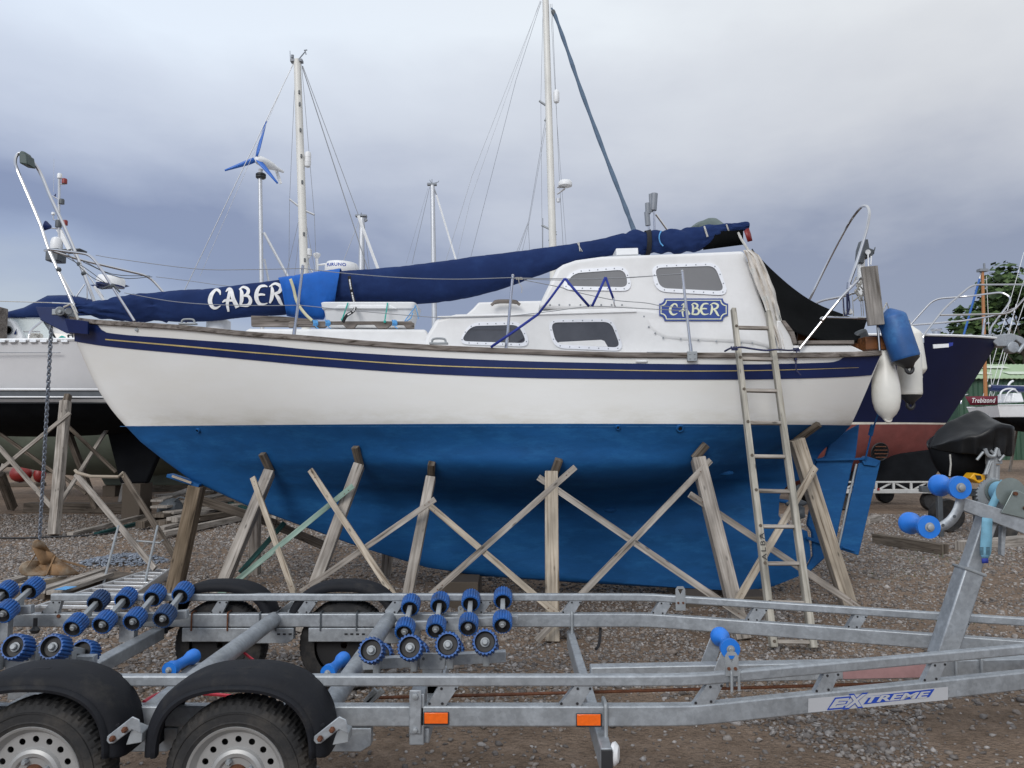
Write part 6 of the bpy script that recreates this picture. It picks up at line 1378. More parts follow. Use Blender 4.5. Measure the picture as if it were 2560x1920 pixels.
# ================================================================== other boats
def rot2(v, a): return V((v.x * math.cos(a) - v.y * math.sin(a), v.x * math.sin(a) + v.y * math.cos(a), v.z))
def yacht(name, label, short, bow, length, beam, heading, z_keel, z_wl, z_sheer, mats, boot=.12, rake=1.2, cabin=True, cat='yacht', sheer_rise=.25, flare=.12, bow_z=None, fin=True, cabin_h=.5, fin_z=0.3, bilge=.55, fin_s=None):
    """bow: world xy of the stem head; heading: angle of the bow direction. mats: topsides, boot stripe, antifouling"""
    org = V((bow[0] - math.cos(heading) * length / 2, bow[1] - math.sin(heading) * length / 2, 0))
    r0 = empty(name, org); tag(r0, label, cat, None)
    def W(s, t, z): return org + rot2(V((s, t, 0)), heading) + V((0, 0, z))       # s forward, t to port
    half = length / 2; us_ = np.linspace(0, 1, 40)
    bs = Spl([0, .1, .3, .55, .75, .9, .97, 1], [.62, .75, .95, 1, .82, .45, .18, .02])
    levels = [1, .8, .6, .4, .2, .0] ; m = MB(); rws = []
    zb = z_wl
    def row(z, f, x_bow, x_st): return [(x_st + (x_bow - x_st) * u, beam / 2 * bs(u) * f(u)) for u in us_]
    for s in levels:
        fx = lambda u, s=s: (1 - flare * (1 - s) * (.6 + 1.4 * u ** 2)) if u < 1 else 1
        rr = row(0, fx, half - rake * (1 - s), -half + .15 * (1 - s)); rws.append([(x, max(b, .01), zb + s * (z_sheer + sheer_rise * (u ** 2) * s - zb)) for (x, b), u in zip(rr, us_)])
    def under(d):
        out = []
        for u in us_:
            x = (-half + .15 + d * 1.5) + (length - rake - .15 - d * (2.1 if name == 'navy_boat' else 2.8)) * u
            out.append((x, max(beam / 2 * bs(u) * (1 - flare * (.6 + 1.4 * u ** 2)) * math.sqrt(max(1 - d ** 1.7, 0)), .01), zb - d * bilge * (.55 + .45 * math.sin(math.pi * min(u + .1, 1)))))
        return out
    for d in (.04, .12, .25, .45, .65, .82, .94, 1.0): rws.append(under(d))
    nlev = len(levels)
    for sg in (1, -1): m.grid([[W(x, sg * b, z) for x, b, z in r] for r in rws])
    per = (len(rws) - 1) * (len(us_) - 1)
    for q in range(2):
        for i in range(len(rws) - 1):
            for k in range(len(us_) - 1): m.mi[q * per + i * (len(us_) - 1) + k] = 0 if i < nlev - 1 else (1 if i == nlev - 1 else 2)
    for i in range(len(rws) - 1):
        a, c = rws[i][0], rws[i + 1][0]; m.add([W(a[0], a[1], a[2]), W(a[0], -a[1], a[2]), W(c[0], -c[1], c[2]), W(c[0], c[1], c[2])], [(0, 1, 2, 3)], 0 if i < nlev - 1 else 2)
    m.build('hull', mats, r0, angle=50)
    m = MB(); r = rws[0]; m.grid([[W(x, b - .02, z - .03) for x, b, z in r], [W(x, 0, z + .03) for x, b, z in r], [W(x, -b + .02, z - .03) for x, b, z in r]]); m.build('deck', M_cabin, r0)
    for sg in (1, -1):
        m = MB(); m.tube([W(x, sg * b, z + .015) for x, b, z in r], .03, 6); m.build('toe_rail', M_wplast, r0)
    if cabin:
        zc = z_sheer; m = MB(); L0, L1 = -length * .18, length * .22; bw_ = beam * .30
        lo = [W(L0, bw_, zc), W(L1, bw_ * .6, zc + .03), W(L1, -bw_ * .6, zc + .03), W(L0, -bw_, zc)]; hi = [W(L0 + .05, bw_ * .85, zc + cabin_h), W(L1 - .5, bw_ * .5, zc + cabin_h * .7), W(L1 - .5, -bw_ * .5, zc + cabin_h * .7), W(L0 + .05, -bw_ * .85, zc + cabin_h)]
        m.grid([lo, hi], 0, True); m.add(hi, [(0, 1, 2, 3)]); m.build('cabin', M_cabin, r0, bevel=.05)
        for sg in (1, -1):
            for t0, t1 in ((.12, .4), (.48, .72)):
                m = MB(); A, B_ = (lo[0], lo[1]) if sg > 0 else (lo[3], lo[2]); C_, D_ = (hi[0], hi[1]) if sg > 0 else (hi[3], hi[2])
                q = [A.lerp(B_, t0).lerp(C_.lerp(D_, t0), .35), A.lerp(B_, t1).lerp(C_.lerp(D_, t1), .35), A.lerp(B_, t1).lerp(C_.lerp(D_, t1), .75), A.lerp(B_, t0).lerp(C_.lerp(D_, t0), .75)]
                nrm = (q[1] - q[0]).cross(q[3] - q[0]).normalized(); nrm = nrm if nrm.dot(q[0] - W(0, 0, zc)) > 0 else -nrm
                m.add([p + nrm * .01 for p in q], [(0, 1, 2, 3)]); m.build('cabin_window', M_glass, r0)
    if fin:
        m = MB(); xk0, xk1 = fin_s or (-length * .12, length * .12); m.prism([W(xk0 - .3, .09, z_wl - bilge * .8), W(xk1 + .3, .09, z_wl - bilge * .8), W(xk1 - .1, .09, fin_z), W(xk0, .09, fin_z)], rot2(V((0, -.18, 0)), heading)); m.build('keel', mats[2], r0, bevel=.03)
        m = MB(); m.prism([W(-half + .5, .04, z_wl - .2), W(-half + 1.0, .04, z_wl - .2), W(-half + .95, .04, fin_z + .25), W(-half + .6, .04, fin_z + .25)], rot2(V((0, -.08, 0)), heading)); m.build('rudder', mats[2], r0, bevel=.02)
        for k, s in enumerate((xk0 + .2, xk1 - .3)):
            if name == 'white_yacht' and k == 0: continue
            m = MB(); m.box(W(s, 0, fin_z / 2 - .01), (.35, .5, fin_z + .02), Matrix.Rotation(heading, 3, 'Z')); o = m.build('keel_block', M_propd, bevel=.01); tag(o, None, 'timber block'); o['label'] = f"timber block under the {'after' if k == 0 else 'forward'} end of the keel of {short}"
    for k in range(3):
        for sg in (1, -1):
            s = (-.3 + .3 * k) * length; bb = beam / 2 * bs(.5 + s / length) * .92; p = W(s, sg * (bb + .55), 0); q = W(s, sg * (bb - .25), z_wl - .12 * bilge)
            if name in ('white_yacht', 'navy_boat'): continue
            m = MB(); m.bar(p, q, .1, .1); m.build('shore_post', M_prop, r0, bevel=.006)
    return r0, W
def stay(r0, a, b_, r=.006, ma=None, name='rigging_wire'):
    m = MB(); m.tube([a, b_], r, 5); return m.build(name, ma or M_wire, r0)
# 1 white yacht at the left with the dark underbody
wy, Wy = yacht('white_yacht', 'white yacht with a dark underbody propped up behind the bow at the left', 'the white yacht at the left', (-2.2, 15.0), 11.5, 3.5, 0, .7, at(60, 1004, 13.3).z, at(60, 856, 13.3).z, [mat('dull_white_gelcoat', (.60, .60, .61), .35, var=.05, vscale=1.5), M_dgrey, M_blk_anti], rake=1.4, bilge=.60, fin_z=.72, fin_s=(.40, 1.0), sheer_rise=.12, cabin_h=.55)
Yn = 13.22
m = MB()
for z0, z1 in ((970, 976), (990, 994)):
    p, q = at(-200, z0, Yn), at(330, z0 + 1, Yn); p2, q2 = at(-200, z1, Yn), at(330, z1 + 1, Yn)
    m.add([p, q, q2, p2], [(0, 1, 2, 3)])
m.build('stripe', M_wplast, wy, solid=.01)
m = MB(); a_, b_ = at(-200, 986, Yn + .005), at(330, 986, Yn + .005); m.prism([at(-200, 972, Yn + .02), at(330, 972, Yn + .02), at(330, 998, Yn + .02), at(-200, 998, Yn + .02)], (0, .01, 0)); m.build('boot_stripe', M_dgrey, wy)
# spray hood
m = MB(); rws = []
hood = [(18, 794, 782), (60, 794, 772), (119, 794, 744), (150, 792, 743), (181, 790, 743), (235, 788, 754), (262, 790, 770)]
for px, lo, hi in hood: rws.append([at(px, lo, 14.0), at(px + 2, (lo + hi) / 2 - 4, 13.98), at(px, hi, 14.15), at(px, hi - 1, 15.0), at(px, hi, 15.9), at(px, lo, 16.1)])
m.grid([catmull(r, 3) for r in rws]); m.build('spray_hood', M_cover, wy, solid=.02)
m = MB(); m.prism([at(22, 795, 14.02), at(100, 795, 14.02), at(138, 850, 14.02), at(60, 850, 14.02)], (0, .02, 0)); m.build('hood_window', mat('milky_window', (.55, .60, .60), .3), wy)
m = MB(); m.prism([at(-260, 780, 13.9), at(-10, 775, 13.9), at(5, 795, 13.9), at(30, 800, 13.9), at(52, 835, 13.9), at(58, 856, 13.9), at(-260, 856, 13.9)], (0, 2.0, 0)); ck = m.build('cockpit_side', M_wplast, wy, bevel=.04)
m = MB(); m.lathe([(.001, 0), (.06, 0), (.075, .015), (.085, 0)], at(20, 826, 13.88), (0, -1, 0), 20); m.build('porthole', M_dgrey, ck)
m = MB(); m.prism([at(34, 836, 13.87), at(41, 822, 13.87), at(40, 836, 13.87)], (0, .01, 0)); m.build('emblem', M_navy, ck)
m = MB(); m.box(at(-2, 810, 13.7), (.12, .3, .6)); m.build('locker', M_wthr, wy, bevel=.02)
m = MB(); m.tube(rnd_corner([at(72, 850, 13.4), at(74, 828, 13.45), at(104, 804, 13.6)], .08, 4), .02, 8); m.tube([at(60, 829, 13.5), at(100, 829, 13.7)], .015, 6); m.build('grab_hoop', M_ss, wy)
m = MB(); random.seed(3)
for k in range(9): m.tube(catmull([at(76 + 3 * k, 848, 13.4), at(80 + 3 * k, 834 + (k % 3) * 2, 13.4), at(90 + 2 * k, 838, 13.4), at(98 + k, 848, 13.4)], 4), .014, 5)
m.build('coiled_line', M_rope, wy)
m = MB(); m.tube(catmull([at(145, 850, 13.4), at(155, 842, 13.4), at(165, 848, 13.4), at(150, 850, 13.4)], 4), .02, 5); m.build('green_line', M_grope, wy)
m = MB(); m.tube([at(170, 838, 13.35), at(174, 852, 13.35), at(184, 851, 13.35), at(181, 838, 13.35), at(170, 838, 13.35)], .015, 5); m.build('rail_loop', M_ltblk, wy)
m = MB()
for px in range(-20, 180, 26): m.box(at(px, 853, 13.25), (.12, .05, .05))
m.tube([at(-200, 852, 13.3), at(190, 857, 13.3)], .022, 6); m.build('slotted_rail', M_alub, wy, bevel=.006)
m = MB(); m.prism([at(-250, 880, Yn - .005), at(150, 881, Yn - .005), at(150, 882.2, Yn - .005), at(-250, 881.5, Yn - .005)], (0, .02, 0)); m.build('hull_line', M_grey, wy)
wire2 = lambda r0, pts, Y, r=.006, ma=None, name='rigging_wire': [MBt(r0, pts, Y, r, ma, name)]
def MBt(r0, pts, Y, r, ma, name):
    m = MB(); m.tube([at(a, c, Y) for a, c in pts], r, 5); return m.build(name, ma or M_wire, r0)
MBt(wy, [(-40, 752), (135, 757)], 13.6, .008, M_rope, 'guard_wire'); MBt(wy, [(130, 757), (262, 763)], 13.6, .012, M_alub, 'guard_tube')
# stern light mast and radars on the white yacht
Ym = 15.0
lm = empty('light_mast', at(148, 700, Ym)); lm.parent = wy; lm.location = ORIG[lm.name] - ORIG[wy.name]
m = MB(); m.tube([at(148, 445, Ym), at(147, 560, Ym), at(149, 640, Ym)], .025, 8); m.tube([at(148, 460, Ym), at(162, 461, Ym)], .012, 6); m.tube([at(131, 490, Ym), at(150, 500, Ym)], .012, 6); m.tube([at(126, 570, Ym), at(152, 572, Ym)], .014, 6); m.tube([at(135, 398, Ym), at(134, 480, Ym)], .004, 5); m.tube([at(133, 530, Ym), at(133, 549, Ym), at(147, 552, Ym)], .012, 6); m.build('pole', M_spara, lm)
for a, c, r_, h_, ma in ((149, 446, .045, .10, M_wplast), (161, 459, .05, .10, M_red), (154, 510, .05, .10, M_dgrey), (163, 563, .045, .10, M_red), (146, 568, .06, .14, M_dgrey), (133, 537, .035, .05, M_wplast)):
    m = MB(); m.lathe([(r_, 0), (r_, h_ * .8), (r_ * .8, h_)], at(a, c, Ym), (0, 0, 1), 12); m.build('lamp', ma, lm)
m = MB(); m.lathe([(.03, 0), (.1, .1), (.1, .12)], at(128, 568, Ym), (-.9, -.3, .2), 12); m.build('loudhailer', M_navy, lm)
m = MB(); m.prism([at(134, 490, Ym), at(139, 484, Ym), at(137, 494, Ym)], (0, .02, 0)); m.build('wind_vane', M_navy, lm)
m = MB(); m.lathe([(.10, -.12), (.11, 0), (.11, .10), (.09, .17), (.05, .20), (.0, .21)], at(141, 618, Ym), (0, 0, 1), 20); m.build('satellite_dome', M_wplast, lm)
m = MB(); m.prism([at(140, 575, Ym), at(152, 572, Ym), at(176, 622, Ym), at(168, 625, Ym)], (0, .06, 0)); m.build('mast_panel', M_wplast, lm)
m = MB(); m.box(at(140, 640, Ym), (.25, .3, .25)); m.prism([at(150, 622, Ym), at(200, 620, Ym), at(196, 625, Ym), at(150, 627, Ym)], (0, .3, 0)); m.build('bracket', M_dgrey, lm, bevel=.02)
for pts in ([(128, 640), (186, 744)], [(178, 625), (258, 742)], [(212, 710), (190, 742)], [(218, 716), (218, 752)]): MBt(wy, pts, Ym, .014, M_spara, 'arch_tube')
rd = empty('radar', at(264, 715, 14.6)); rd.parent = wy; rd.location = ORIG[rd.name] - ORIG[wy.name]
m = MB(); m.lathe([(.05, -.01), (.25, 0), (.255, .09), (.23, .15), (.1, .17), (0, .17)], at(276, 712, 14.6), (.12, 0, 1), 28); m.build('radar_dome', M_wplast, rd)
m = MB(); m.prism([at(224, 712, 14.6), at(305, 708, 14.6), at(280, 714, 14.6), at(232, 716, 14.6)], (0, .3, 0)); m.lathe([(.25, -.03), (.252, .0)], at(276, 712, 14.6), (.12, 0, 1), 28); m.build('radar_base', M_navy, rd)
MBt(wy, [(236, 716), (262, 755)], 14.6, .03, M_wplast, 'radar_post')
# mast helper
def mast(r0, px0, py0, px1, py1, Y, r_, ma=M_spar, parts=True):
    m = MB(); m.tube([at(px0, py0, Y), at(px1, py1, Y)], [r_ * .8, r_], 12); return m.build('mast', ma, r0)
Y1 = 15.0
mt = mast(wy, 743, 150, 768, 905, Y1, .092)
m = MB(); m.tube([at(728, 148, Y1), at(748, 147, Y1), at(764, 128, Y1), at(765, 136, Y1)], .012, 6); m.tube([at(725, 127, Y1), at(726, 150, Y1)], .006, 5); m.box(at(742, 153, Y1), (.24, .12, .05)); m.lathe([(.03, 0), (.03, .06)], at(731, 145, Y1), (0, 0, 1), 10); m.tube([at(760, 126, Y1), at(768, 125, Y1)], .012, 5); m.build('masthead_instruments', M_grey, mt)
m = MB(); m.tube([at(724, 498, Y1), at(757, 524, Y1), at(786, 537, Y1)], .02, 8); m.build('spreader', M_spara, mt)
m = MB(); m.lathe([(.02, 0), (.055, .02), (.064, .06), (.064, .27), (.055, .31), (.02, .33)], at(769, 419, Y1), (0, 0, 1), 18); m.lathe([(.067, .11), (.067, .12)], at(769, 419, Y1), (0, 0, 1), 18); m.lathe([(.067, .21), (.067, .22)], at(769, 419, Y1), (0, 0, 1), 18); m.build('radar_reflector', M_wplast, mt)
m = MB()
for py in (230, 260, 325, 390, 455, 585, 650): m.box(at(745.5 + (py - 150) * .0331, py, Y1 - .08), (.03, .03, .07))
m.build('mast_step', M_dgrey, mt)
for pts, r_ in (([(734, 158), (452, 745)], .008), ([(732, 158), (500, 690)], .004), ([(755, 165), (925, 690)], .010), ([(757, 165), (897, 540)], .007), ([(739, 160), (724, 500), (722, 700)], .005), ([(754, 160), (786, 540), (792, 700)], .005), ([(752, 530), (712, 700)], .005), ([(760, 530), (792, 700)], .005), ([(755, 530), (735, 700)], .004)): MBt(wy, pts, Y1, r_, None, 'rigging_wire')
MBt(wy, [(896, 540), (948, 680)], Y1, .03, M_wplast, 'furled_headsail')
rf = empty('radar', at(846, 700, 15.2)); rf.parent = wy; rf.location = ORIG[rf.name] - ORIG[wy.name]
c = at(854, 682.5, 15.2)
m = MB(); m.lathe([(.3, -.05), (.335, .0), (.335, .12), (.30, .19), (.16, .215), (0, .22)], c, (.05, 0, 1), 36); m.build('radar_dome', M_wplast, rf)
vs, fs = text_mesh('FURUNO', 1, 0, .03, 1.15); m = MB(); rad = .338
m.add([c + V((math.sin(-.78 + 1.25 * v.x) * rad, -math.cos(-.78 + 1.25 * v.x) * rad, .074 + .066 * v.y - .008 * v.x)) for v in vs], fs); m.build('radar_lettering', M_ltblue, rf, angle=0)
m = MB(); m.tube([at(854, 700, 15.2), at(854, 790, 15.2)], .05, 8); m.build('radar_post', M_spara, rf)
gp = empty('aerial_post', at(793, 690, 15.1)); gp.parent = wy; gp.location = ORIG[gp.name] - ORIG[wy.name]
m = MB(); m.tube([at(792, 645, 15.1), at(794, 720, 15.1)], .03, 8); m.tube([at(794, 663, 15.1), at(815, 660, 15.1)], .02, 6); m.tube(catmull([at(770, 640, 15.1), at(774, 668, 15.1), at(784, 682, 15.1), at(800, 678, 15.1)], 4), .012, 6); m.build('post', M_wplast, gp)
m = MB(); m.lathe([(.03, 0), (.07, .06), (.075, .1), (.03, .12)], at(792, 647, 15.1), (0, 0, 1), 14); m.build('satellite_aerial', M_wplast, gp)
m = MB(); m.lathe([(.05, 0), (.05, .04), (.075, .05), (.075, .16), (.06, .18)], at(770, 645, 15.05), (0, 0, 1), 14); m.build('deck_lamp', M_wplast, gp)
# props and braces under the white yacht
def tbar(a, b_, wpx, ma, lb, name='timber_brace', cat='brace', th=.04, grp='timbers shoring up the yachts at the left'):
    p, q = at(*a), at(*b_); p.z = max(p.z, .0); q.z = max(q.z, .0); m = MB(); m.bar(p, q, wpx * (p.y + q.y) / 2 / FPX, th, (0, -1, 0)); o = m.build(name, ma, bevel=.004); tag(o, lb, cat, grp)
tbar((164, 1003, 13.05), (134, 1337, 12.55), 20, M_prop, 'grey upright prop behind the hanging chain, under the white yacht', 'timber_prop', 'prop', .14)
tbar((171, 987, 13.1), (166, 1004, 13.05), 13, M_propd, 'dark pad on top of the prop behind the hanging chain', 'prop_pad', 'pad', .1)
tbar((175, 1032, 12.9), (-6, 1180, 12.8), 9, M_prop, 'brace rising from the left edge of the photo to the prop behind the chain')
tbar((-4, 1116, 12.75), (140, 1280, 12.6), 10, M_prop, 'brace falling from the left edge of the photo to the foot of the prop')
tbar((170, 1066, 13.3), (290, 1180, 13.6), 8, M_propd, 'dark thin brace falling right under the white yacht')
tbar((280, 1053, 14.6), (148, 1262, 13.2), 9, M_prop, 'brace rising to the right behind the prop under the white yacht')
tbar((273, 1056, 15.3), (316, 1200, 15.0), 13, M_propd, 'dark prop leaning beside the fin keel of the white yacht', 'timber_prop', 'prop', .12)
tbar((0, 1084, 14.2), (134, 1180, 14), 8, M_propd, 'dark brace under the white yacht at the left edge'); tbar((140, 1178, 14.), (215, 1235, 14), 7, M_propd, 'dark brace low under the white yacht')
tbar((170, 1080, 14.6), (240, 1270, 15), 12, M_propd, 'dark leaning prop behind the braces under the white yacht', 'timber_prop', 'prop', .12)
tbar((0, 1185, 16.4), (32, 1270, 17), 16, M_propd, 'dark prop at the left edge of the photo', 'timber_prop', 'prop', .15)
oy, Oy = yacht('olive_yacht', 'yacht with a dull olive underbody standing beyond the white one at the left', 'the olive bottomed yacht', (-3.2, 21.5), 13, 3.8, 0, .3, 2.1, 3.1, [M_hullnavy, M_red_anti, M_olive], bilge=1.6, fin=True, fin_z=.3, cabin=False)
# wind generator on its pole
Yw = 18.0
wg = empty('wind_generator', at(657, 860, Yw)); tag(wg, 'three bladed wind generator with blue blades on a pole left of the tall masts', 'wind generator')
m = MB(); m.tube([at(650, 440, Yw), at(658, 1000, Yw)], .05, 12); m.build('pole', M_spara, wg)
m = MB(); m.lathe([(.10, 0), (.12, .02), (.12, .05), (.105, .06), (.12, .07), (.12, .10), (.1, .12)], at(652, 446, Yw), (0, 0, 1), 18); m.build('damper', M_black, wg)
hb = at(641, 397, Yw - .28)
m = MB(); m.lathe([(.0, -.02), (.07, 0), (.11, .06), (.115, .14), (.115, .3), (.09, .45), (.05, .6), (.03, .8)], hb, (.55, .83, -.1), 20); m.lathe([(.04, 0), (.05, .12), (.06, .16)], at(651, 440, Yw), (0, 0, 1), 12); m.build('nacelle', M_wplast, wg)
m = MB(); t_ = at(680, 413, Yw + .3); m.prism([at(676, 412, Yw + .3), at(692, 418, Yw + .3), at(705, 458, Yw + .3), at(698, 460, Yw + .3), at(688, 430, Yw + .3), at(676, 418, Yw + .3)], (0, .02, 0)); m.build('tail_fin', M_wplast, wg)
for tip, wd in (((666, 303), 1), ((562, 426), 1), ((694, 459), 1)):
    tp = at(tip[0], tip[1], Yw - .32); d = tp - hb; nn = d.cross(V((0, 1, 0))).normalized(); L_, R_ = [], []
    for k in range(9):
        t = .06 + .94 * k / 8; w_ = .13 * (1 - .72 * t) * (.55 + .45 * min(1, t * 4)); p = hb + d * t; tw = V((0, .05 * (1 - t), 0)); L_.append(p + nn * w_ * .6 + tw); R_.append(p - nn * w_ * .4 - tw)
    m = MB(); m.grid([L_, [(a + b_) / 2 + V((0, -.012, 0)) for a, b_ in zip(L_, R_)], R_]); m.build('blade', M_wtb, wg, solid=.012)
m = MB(); m.tube([at(660, 582, Yw), at(735, 720, Yw)], .032, 8); m.tube([at(661, 648, Yw + .2), at(672, 705, Yw + .2)], .025, 6); m.build('pole_strut', M_spara, wg)
# masts of boats hidden behind
b2, W2 = yacht('hidden_yacht', 'yacht whose short mast and white furled headsail show right of the lettered radar', 'the yacht behind the radar', (0.5, 27), 9.5, 3, 0, .3, 1.9, 2.7, [M_wplast, M_dgrey, M_blk_anti], cabin=False, bilge=.5)
Y2 = 27.0
mt = mast(b2, 905, 545, 899, 1000, Y2, .12, M_spara)
m = MB(); m.box(at(903, 540, Y2), (.4, .2, .06)); m.tube([at(891, 537, Y2), at(905, 543, Y2)], .015, 5); m.prism([at(910, 548, Y2), at(916, 543, Y2), at(918, 550, Y2), at(912, 554, Y2)], (0, .1, 0)); m.tube([at(903, 532, Y2), at(904, 545, Y2)], .02, 5); m.build('masthead_instruments', M_grey, mt)
for pts in ([(897, 552), (856, 660)], [(910, 552), (925, 690)], [(910, 600), (912, 690)]): MBt(b2, pts, Y2, .010, None, 'rigging_wire')
b3, W3 = yacht('hidden_yacht', 'yacht whose single pale mast stands alone near the middle of the sky', 'the yacht with the lone mast', (3.2, 24), 10, 3, 0, .3, 1.9, 2.7, [M_wplast, M_dgrey, M_blk_anti], cabin=False, bilge=.5)
Y3 = 24.0
mt = mast(b3, 1081, 462, 1088, 950, Y3, .09, M_spara)
m = MB(); m.box(at(1080, 461, Y3), (.3, .15, .06)); m.tube([at(1074, 450, Y3), at(1080, 459, Y3), at(1096, 455, Y3), at(1097, 452, Y3)], .012, 5); m.tube([at(1080, 448, Y3), at(1080, 460, Y3)], .010, 5); m.build('masthead_instruments', M_grey, mt)
for pts, r_ in (([(1074, 468), (1030, 660)], .008), ([(1070, 470), (1015, 660)], .004), ([(1085, 470), (1092, 490)], .02)): MBt(b3, pts, Y3, r_, None, 'rigging_wire')
MBt(b3, [(1091, 488), (1140, 650)], Y3, .03, M_wplast, 'furled_headsail')
b4, W4 = yacht('hidden_yacht', 'yacht with the tallest mast and a blue grey furled headsail', 'the yacht with the tallest mast', (3.9, 16.5), 10.5, 3.2, 0, .3, 2.0, 3.0, [M_wplast, M_dgrey, M_blk_anti], cabin=False, bilge=.5)
Y4 = 16.5
mt = mast(b4, 1362, -60, 1391, 930, Y4, .088, M_spar)
m = MB(); m.bar(at(1348, 252, Y4), at(1380, 274, Y4), .06, .03); m.bar(at(1372, 287, Y4), at(1362, 302, Y4), .06, .03); m.bar(at(1354, 563, Y4), at(1391, 581, Y4), .06, .03); m.bar(at(1391, 585, Y4), at(1372, 602, Y4), .06, .03); m.build('spreader', M_galvw, mt)
m = MB(); m.lathe([(.02, 0), (.055, .02), (.066, .06), (.066, .24), (.055, .28), (.02, .31)], at(1391, 258, Y4), (0, 0, 1), 16); m.build('radar_reflector', M_wplast, mt)
rr = empty('radar', at(1413, 470, Y4)); rr.parent = b4; rr.location = ORIG[rr.name] - ORIG[b4.name]
m = MB(); m.lathe([(.1, -.02), (.15, 0), (.155, .06), (.13, .11), (.05, .13), (0, .13)], at(1413, 465, Y4), (0, 0, 1), 24); m.build('radar_dome', M_wplast, rr)
m = MB(); m.tube([at(1393, 485, Y4), at(1412, 472, Y4)], .02, 6); m.tube([at(1393, 468, Y4), at(1412, 468, Y4)], .02, 6); m.lathe([(.04, 0), (.04, .08)], at(1396, 505, Y4), (0, 0, 1), 8); m.build('radar_bracket', M_spara, rr)
for pts, r_ in (([(1352, 2), (1180, 440), (1100, 700)], .0045), ([(1350, 2), (1176, 500), (1130, 700)], .0035), ([(1353, 4), (1290, 200), (1175, 650)], .005), ([(1358, 0), (1352, 255), (1355, 566), (1356, 640)], .004), ([(1366, 0), (1368, 300), (1374, 640)], .004), ([(1372, 10), (1378, 260), (1384, 640)], .005), ([(1380, 10), (1398, 440), (1408, 620)], .005), ([(1376, 10), (1392, 300), (1416, 620)], .004), ([(1363, 305), (1320, 560), (1289, 650)], .005), ([(1366, 310), (1322, 560), (1300, 650)], .004), ([(1320, 555), (1325, 640)], .005), ([(1319, 558), (1280, 660)], .005), ([(1357, 545), (1357, 620)], .008)): MBt(b4, pts, Y4, r_, None, 'rigging_wire')
m = MB(); pts = [at(1379, 20, Y4), at(1390, 45, Y4), at(1420, 130, Y4), at(1456, 235, Y4), at(1510, 380, Y4), at(1560, 510, Y4), at(1590, 590, Y4), at(1690, 860, Y4)]
pp = catmull(pts, 8); m.tube(pp, [.02 if i < 6 else .036 + .006 * math.sin(i * 1.1) + .014 * i / len(pp) for i in range(len(pp))], 10); m.build('furled_headsail', mat('blue_grey_sail_strip', (.10, .15, .22), .8, var=.2, vscale=6), b4)
m = MB(); m.lathe([(.04, 0), (.05, .05), (.04, .12)], at(1382, 26, Y4), (.3, 0, -1), 10); m.build('halyard_swivel', M_dgrey, b4)
# ------------------------------------------------------------------ navy boat at the right
ang = R(-7)
nvB, WN = yacht('navy_boat', 'dark navy boat with a red bottom and steel bow rails behind the stern', 'the navy boat', (at(2497, 849, 18).x, 18.0), 11.5, 3.6, ang, .55, at(2300, 1057, 18).z, at(2290, 861, 18).z, [M_hullnavy, M_boot, M_red_anti], rake=1.25, sheer_rise=.12, flare=.16, bilge=1.75, fin=False, cabin=True, cabin_h=.4)
m = MB(); m.prism([WN(-4.5, .35, 1.0), WN(2.6, .35, 1.15), WN(4.5, .35, 1.38), WN(3.9, .35, .42), WN(-4.0, .35, .42)], rot2(V((0, -.7, 0)), ang)); m.build('keel', M_blk_anti, nvB, bevel=.04)
q = lambda px, py, Y=17.3: at(px, py, Y)
m = MB(); rN = .022
A1 = [q(2308, 857, 16.9), q(2307, 840, 16.9), q(2360, 772, 17.1), q(2430, 712, 17.5), q(2600, 711, 18.)]
A2 = [q(2263, 827, 19.0), q(2300, 785, 19.0), q(2335, 747, 19.0), q(2420, 741, 18.8), q(2505, 730, 18.2), q(2528, 744, 18.1), q(2522, 760, 18.), q(2475, 822, 17.9), q(2476, 846, 17.9)]
A3 = [q(2350, 788, 17.05), q(2515, 785, 17.6), q(2535, 776, 17.8), q(2600, 700, 18.)]
A4 = [q(2276, 813, 19.0), q(2400, 803, 18.7), q(2488, 790, 18.2), q(2545, 768, 18.)]
for a_ in (A1, A2, A3, A4): m.tube(rnd_corner(a_, .22, 5), rN, 8)
m.tube([q(2462, 796, 18), q(2456, 842, 18)], rN * 1.2, 8); m.build('bow_rail', M_ss, nvB)
m = MB(); m.lathe([(.15, 0), (.15, .06), (.09, .08), (.085, .28), (.12, .31), (.12, .34)], q(2342, 858, 17.9), (0, 0, 1), 18); m.build('capstan', M_ss, nvB)
m = MB(); random.seed(8)
for k in range(14): m.box(q(2415 + k * 5, 845 - random.random() * 5, 17.9), (random.uniform(.05, .12), .1, random.uniform(.04, .12)))
m.build('deck_chain_gear', M_galvw, nvB, bevel=.01)
m = MB(); m.prism([q(2476, 848, 17.85), q(2500, 836, 17.85), q(2530, 833, 17.85), q(2556, 842, 17.85), q(2575, 860, 17.85), q(2556, 862, 17.85), q(2540, 850, 17.85), q(2524, 866, 17.85), q(2494, 866, 17.85)], (0, .3, 0)); m.tube([q(2545, 882, 17.8), q(2562, 858, 17.8)], .05, 8); m.lathe([(.06, 0), (.14, .01), (.14, .2)], q(2535, 868, 17.8), (0, 1, 0), 16); m.build('bow_anchor', M_galv, nvB, bevel=.02)
def nvside(px, py, off=.02):
    Y = 17
    for _ in range(25):
        p = at(px, py, Y); d = rot2(p - WN(0, 0, 0), -ang); u = min(max((d.x + 5.75 - .1) / (11.5 - 1.1), 0), 1); b = 1.8 * Spl([0, .1, .3, .55, .75, .9, .97, 1], [.62, .75, .95, 1, .82, .45, .18, .02])(u) * (.80 - .1 * u); Y = .5 * Y + .5 * (WN(d.x, -b - off, p.z).y)
    return at(px, py, Y)
